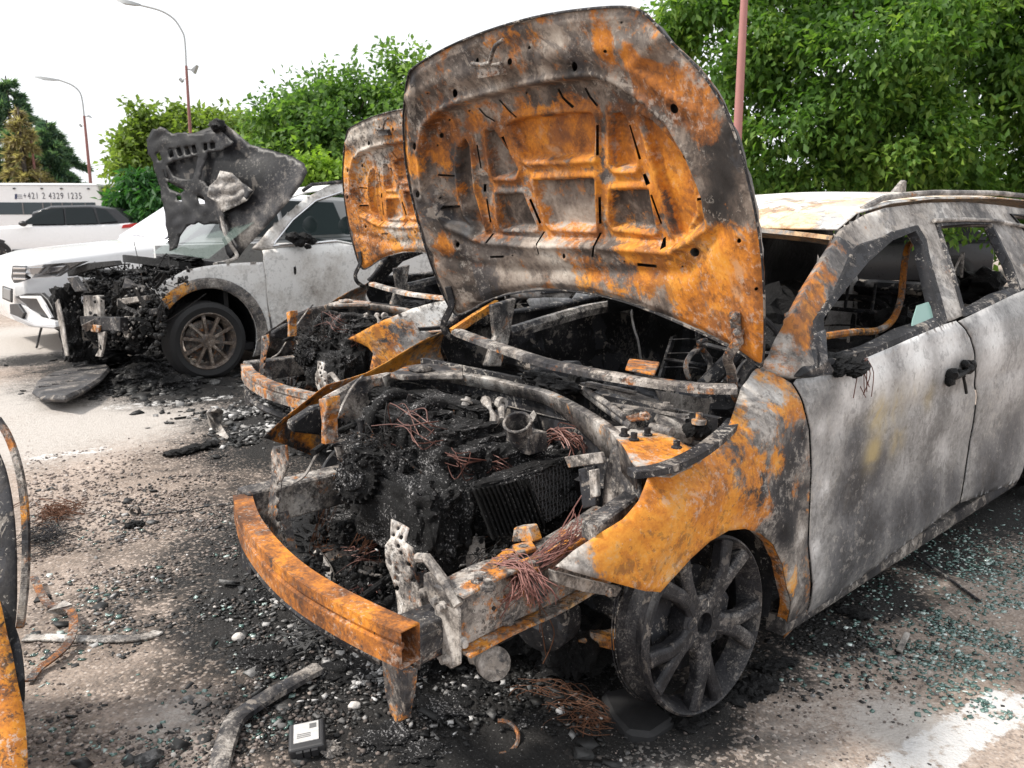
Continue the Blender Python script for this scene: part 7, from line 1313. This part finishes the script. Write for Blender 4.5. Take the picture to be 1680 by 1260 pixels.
def b_(mb):
    a = np.linspace(0, 5*2*math.pi, 60); mb.tube([GZ(222, 838, .02)+np.array([.02*math.cos(q), .03*(q/31-.5), .02*math.sin(q)]) for q in a], .003, 5)
lay('spring_coil', 'small pale coil spring at the end of the thin rod', 'spring', M['rail'], b_, GZ(222, 840), True)
lay('charred_lump', 'black charred lump just below the small coil spring', 'debris', M['char'], lambda mb: [mb.blob(GZ(x, y, .012), (.03, .022, .016), .5, 2.2, 4, x % 9) for x, y in ((216, 862), (226, 860))], GZ(221, 862), True)
lay('white_strip', 'long torn white strip lying flat by the left edge', 'scrap', burnt('ash_white_strip', .7, -.4, 3., .5, .7), lambda mb: strip(mb, [g6(80, 835), g6(150, 832), g6(230, 836), g6(330, 838), g6(430, 836), g6(500, 826), g6(528, 812)], .022, .008), g6(300, 836), bevel=.002)
lay('rusty_strip', 'curved rusty ribbed metal strip lying across the white strip', 'scrap metal', burnt('brown_strip', .45, .5, 3, .4, .7, rustpos=.3), lambda mb: strip(mb, [g6(115, 650), g6(140, 700), g6(165, 735), g6(210, 755), g6(240, 775), g6(250, 820), g6(235, 870), g6(190, 910), g6(130, 945), g6(100, 985)], .014, .006, .012, [.02, .01, .01, .02, .03, .03, .02, .01, 0, 0]), g6(190, 800))
lay('metal_plate', 'small bright bent plate beside the curved rusty strip', 'scrap metal', M['alu'], lambda mb: mb.prism([g6(150, 745, .02), g6(215, 705, .05), g6(245, 720, .05), g6(200, 750, .01)], (0, 0, .008)), g6(190, 735), bevel=.003)
gm = burnt('grey_trim_strip', .42, -.4, 2., .6, .55, speck=.8)
lay('trim_strip', 'bent grey trim strip lying in front of the rusty beam', 'trim', gm, lambda mb: mb.sweep(cr([GZ(*q) for q in ((522, 1098, .03), (480, 1122, .025), (440, 1145, .02), (405, 1168, .02), (385, 1185, .02), (372, 1215, .015), (360, 1258, .01), (352, 1300, .0))], 5), [(-.03, 0), (-.026, .012), (0, .02), (.026, .012), (.03, 0)]), GZ(420, 1160), True)
# engine computer
ec = GZ(505, 1228); ex = np.array([.97, .18, 0.12]); ex /= np.linalg.norm(ex); ey = np.array([-.22, .95, .18]); ey /= np.linalg.norm(ey); ez = np.cross(ex, ey)
box_ = empty('control_box', tuple(ec), 'square black electronic box with a pale label on the ground at the bottom edge', 'electronics'); c = ec+np.array([0, 0, .03])
m = MB(); m.box(c, (ex, ey, ez), (.048, .05, .016)); m.build('case', plain('dark_box', (.03, .03, .032), .5, 0, .4, 40), box_, bevel=.008, bevseg=3)
m = MB(); m.box(c+ez*.017+ey*.006, (ex, ey, ez), (.033, .034, .0015)); m.build('label', plain('label_white', (.5, .49, .48), .6, 0, .4, 90), box_)
m = MB(); m.box(c+ez*.019+ey*.024+ex*.018, (ex, ey, ez), (.009, .008, .0006)); m.build('label_print', plain('grey_label_print', (.12, .12, .12), .6), box_)
for k in range(3): m = MB(); m.box(c+ez*.019-ey*.006*k-ex*.006, (ex, ey, ez), (.018, .0012, .0006)); m.build('label_line', plain('grey_label_line', (.2, .2, .2), .6), box_)
for k in (-.02, .0, .02): m = MB(); m.box(c-ey*.052+ex*k, (ex, ey, ez), (.008, .006, .01)); m.build('connector_pin', M['black'], box_)
def b_(mb):
    for i, (x, y) in enumerate(((536, 1226), (546, 1222), (552, 1232), (540, 1236))): mb.blob(GZ(x, y, .012), (.014, .008, .01), 1.2, 2.6, 3, i)
lay('crumpled_foil', 'crumpled silver foil beside the black electronic box', 'foil', M['alu'], b_, GZ(544, 1230))
def nest(mb, px, n, s_, r, z=.02):
    for i in range(n):
        p = GZ(rng.normal(px[0], px[2]), rng.normal(px[1], px[3]), z); mb.tube(cr([p+rng.normal(0, s_, 3)*[1, 1, .3] for _ in range(5)], 4), r, 4, False)
lay('wire_nest', 'brown nest of burnt wire near the left edge', 'wire', M['wire'], lambda mb: nest(mb, (92, 838, 12, 6), 40, .05, .0016, .03), GZ(92, 845))
lay('wire_nest', 'darker tangle of burnt wire below the brown wire nest', 'wire', M['dark_steel'], lambda mb: nest(mb, (75, 880, 12, 9), 44, .06, .0015), GZ(75, 885))
def b_(mb):
    for i in range(76):
        f_ = i % 3; a = GZ(rng.normal((1005, 990, 960)[f_], 10), rng.normal((1178, 1195, 1150)[f_], 6), .02); b = GZ(rng.uniform(*((845, 905), (880, 960), (830, 900))[f_]), rng.uniform(*((1122, 1150), (1165, 1200), (1108, 1140))[f_]), rng.uniform(.0, .07)); k_ = rng.uniform(.35, 1); b = a+(b-a)*k_; mm = (a+b)/2+rng.normal(0, .02, 3)+[0, 0, .015]; mb.tube(cr([a+rng.normal(0, .006, 3), mm, b, b+rng.normal(0, .02, 3)], 4), rng.uniform(.0006, .0012), 4, False)
lay('tyre_wire', 'fan of rusty tyre wire spread on the ground before the front wheel', 'wire', M['wire'], b_, GZ(930, 1165))
def b_(mb):
    mb.prism([GZ(x, y, z) for x, y, z in ((985, 1135, .05), (1030, 1122, .06), (1065, 1140, .05), (1110, 1178, .03), (1070, 1205, .03), (1030, 1200, .04), (1005, 1170, .05))], (0, 0, -.045))
lay('tyre_slab', 'flat black slab of burnt tyre under the charred front wheel', 'tyre', M['rubber'], b_, GZ(1040, 1170), bevel=.012)
def b_(mb):
    for i in range(26):
        x = rng.uniform(1075, 1260); mb.blob(GZ(x, 1180-(x-1120)*.42*(x > 1120)+rng.normal(0, 5), .01), (rng.uniform(.02, .05), rng.uniform(.02, .05), rng.uniform(.01, .025)), .7, 2.2, 3, i)
o = lay('tyre_residue', 'black crumbled residue of the burnt tyre round the front wheel', 'residue', M['char'], b_, GZ(1150, 1170), True); o['kind'] = 'stuff'
lay('steel_rod', 'thin dark rod lying beside the sill of the nearest wreck', 'rod', M['dark_steel'], lambda mb: mb.tube([GZ(1502, 912, .02), GZ(1560, 952, .01), GZ(1608, 987, .008)], .006, 6), GZ(1556, 950), True)
lay('pale_tile', 'small pale flat strip standing out among the green glass', 'scrap', M['alu'], lambda mb: mb.prism([GZ(*q) for q in ((1470, 1068, .01), (1480, 1072, .01), (1493, 1042, .02), (1484, 1039, .02))], (0, 0, .008)), GZ(1482, 1058), bevel=.001)
for lb, ps in (('black chunk of charred plastic beside the sill near the green glass', ((1385, 1000), (1400, 1003), (1412, 1010))), ('black charred piece lying behind the front wheel', ((1270, 1090), (1290, 1085), (1255, 1095)))):
    lay('charred_chunk', lb, 'debris', M['char'], lambda mb: [mb.blob(GZ(x, y, .012), (.035, .02, .012), .7, 2.2, 3, x % 11) for x, y in ps], GZ(*ps[0]), True)
pale = plain('pale_pebble', (.55, .52, .49), .8, 0, .25, 40, .4)
for x, y, r, lb in ((391, 1046, .022, 'round pale grey stone in the black ash left of the beam'), (142, 1205, .02, ''), (582, 1158, .018, 'round white disc of ash below the rusty beam')):
    if lb: lay('pale_stone', lb, 'stone', pale, lambda mb: mb.blob(GZ(x, y, .012), (r, r*.8, r*.7), .25, 2, 3, int(x)), GZ(x, y), True)
lay('brown_ring', 'curved brown fragment half buried in ash at the bottom edge', 'fragment', burnt('brown_fragment', .45, .5, 3, .4, .6, rustpos=.3), lambda mb: mb.tube([GZ(820, 1215, .015)+np.array([.05*math.cos(a), .045*math.sin(a), .02*math.sin(a)+.01]) for a in np.linspace(-1.6, 1.7, 14)], .006, 6), GZ(820, 1215), True)
def b_(mb):
    for i, (x, y) in enumerate(((480, 1040), (500, 1055), (520, 1035), (470, 1060), (440, 980), (420, 1020))): mb.blob(GZ(x, y, .01), (.06, .05, .035), .7, 2.3, 5, i+7)
for i, (x, y, r) in enumerate(((445, 1085, .1), (500, 1075, .09), (560, 1110, .08), (430, 985, .08), (640, 1215, .08), (740, 1170, .1), (900, 1120, .1), (960, 1090, .1), (690, 1240, .07), (860, 1180, .08), (780, 1140, .09))):
    mb = MB(); mb.blob(GZ(x, y, .0), (r, r*.8, r*.32), .7, 2.3, 5, i+200); o = mb.build('ash_heap', M['char_ash'], None, True, origin=GZ(x, y)); tagit(o, None, None, None, 'stuff')
# fine ash-white ribbons (melted radiator) heaped by the beam
def b_(mb):
    for i in range(60):
        p = GZ(rng.normal(500, 16), rng.normal(1035, 16), .03+rng.uniform(0, .03)); a = rng.uniform(0, 6.3); d = np.array([math.cos(a), math.sin(a), rng.normal(0, .3)]); mb.box(p, (d, np.cross(d, (0, 0, 1.)), np.array([0, 0, 1.])), (rng.uniform(.01, .03), .004, .0012))
o = lay('radiator_fins', 'pale heap of melted radiator fins in the ash before the beam', 'scrap metal', M['ashflake'], b_, GZ(500, 1035)); o['kind'] = 'stuff'
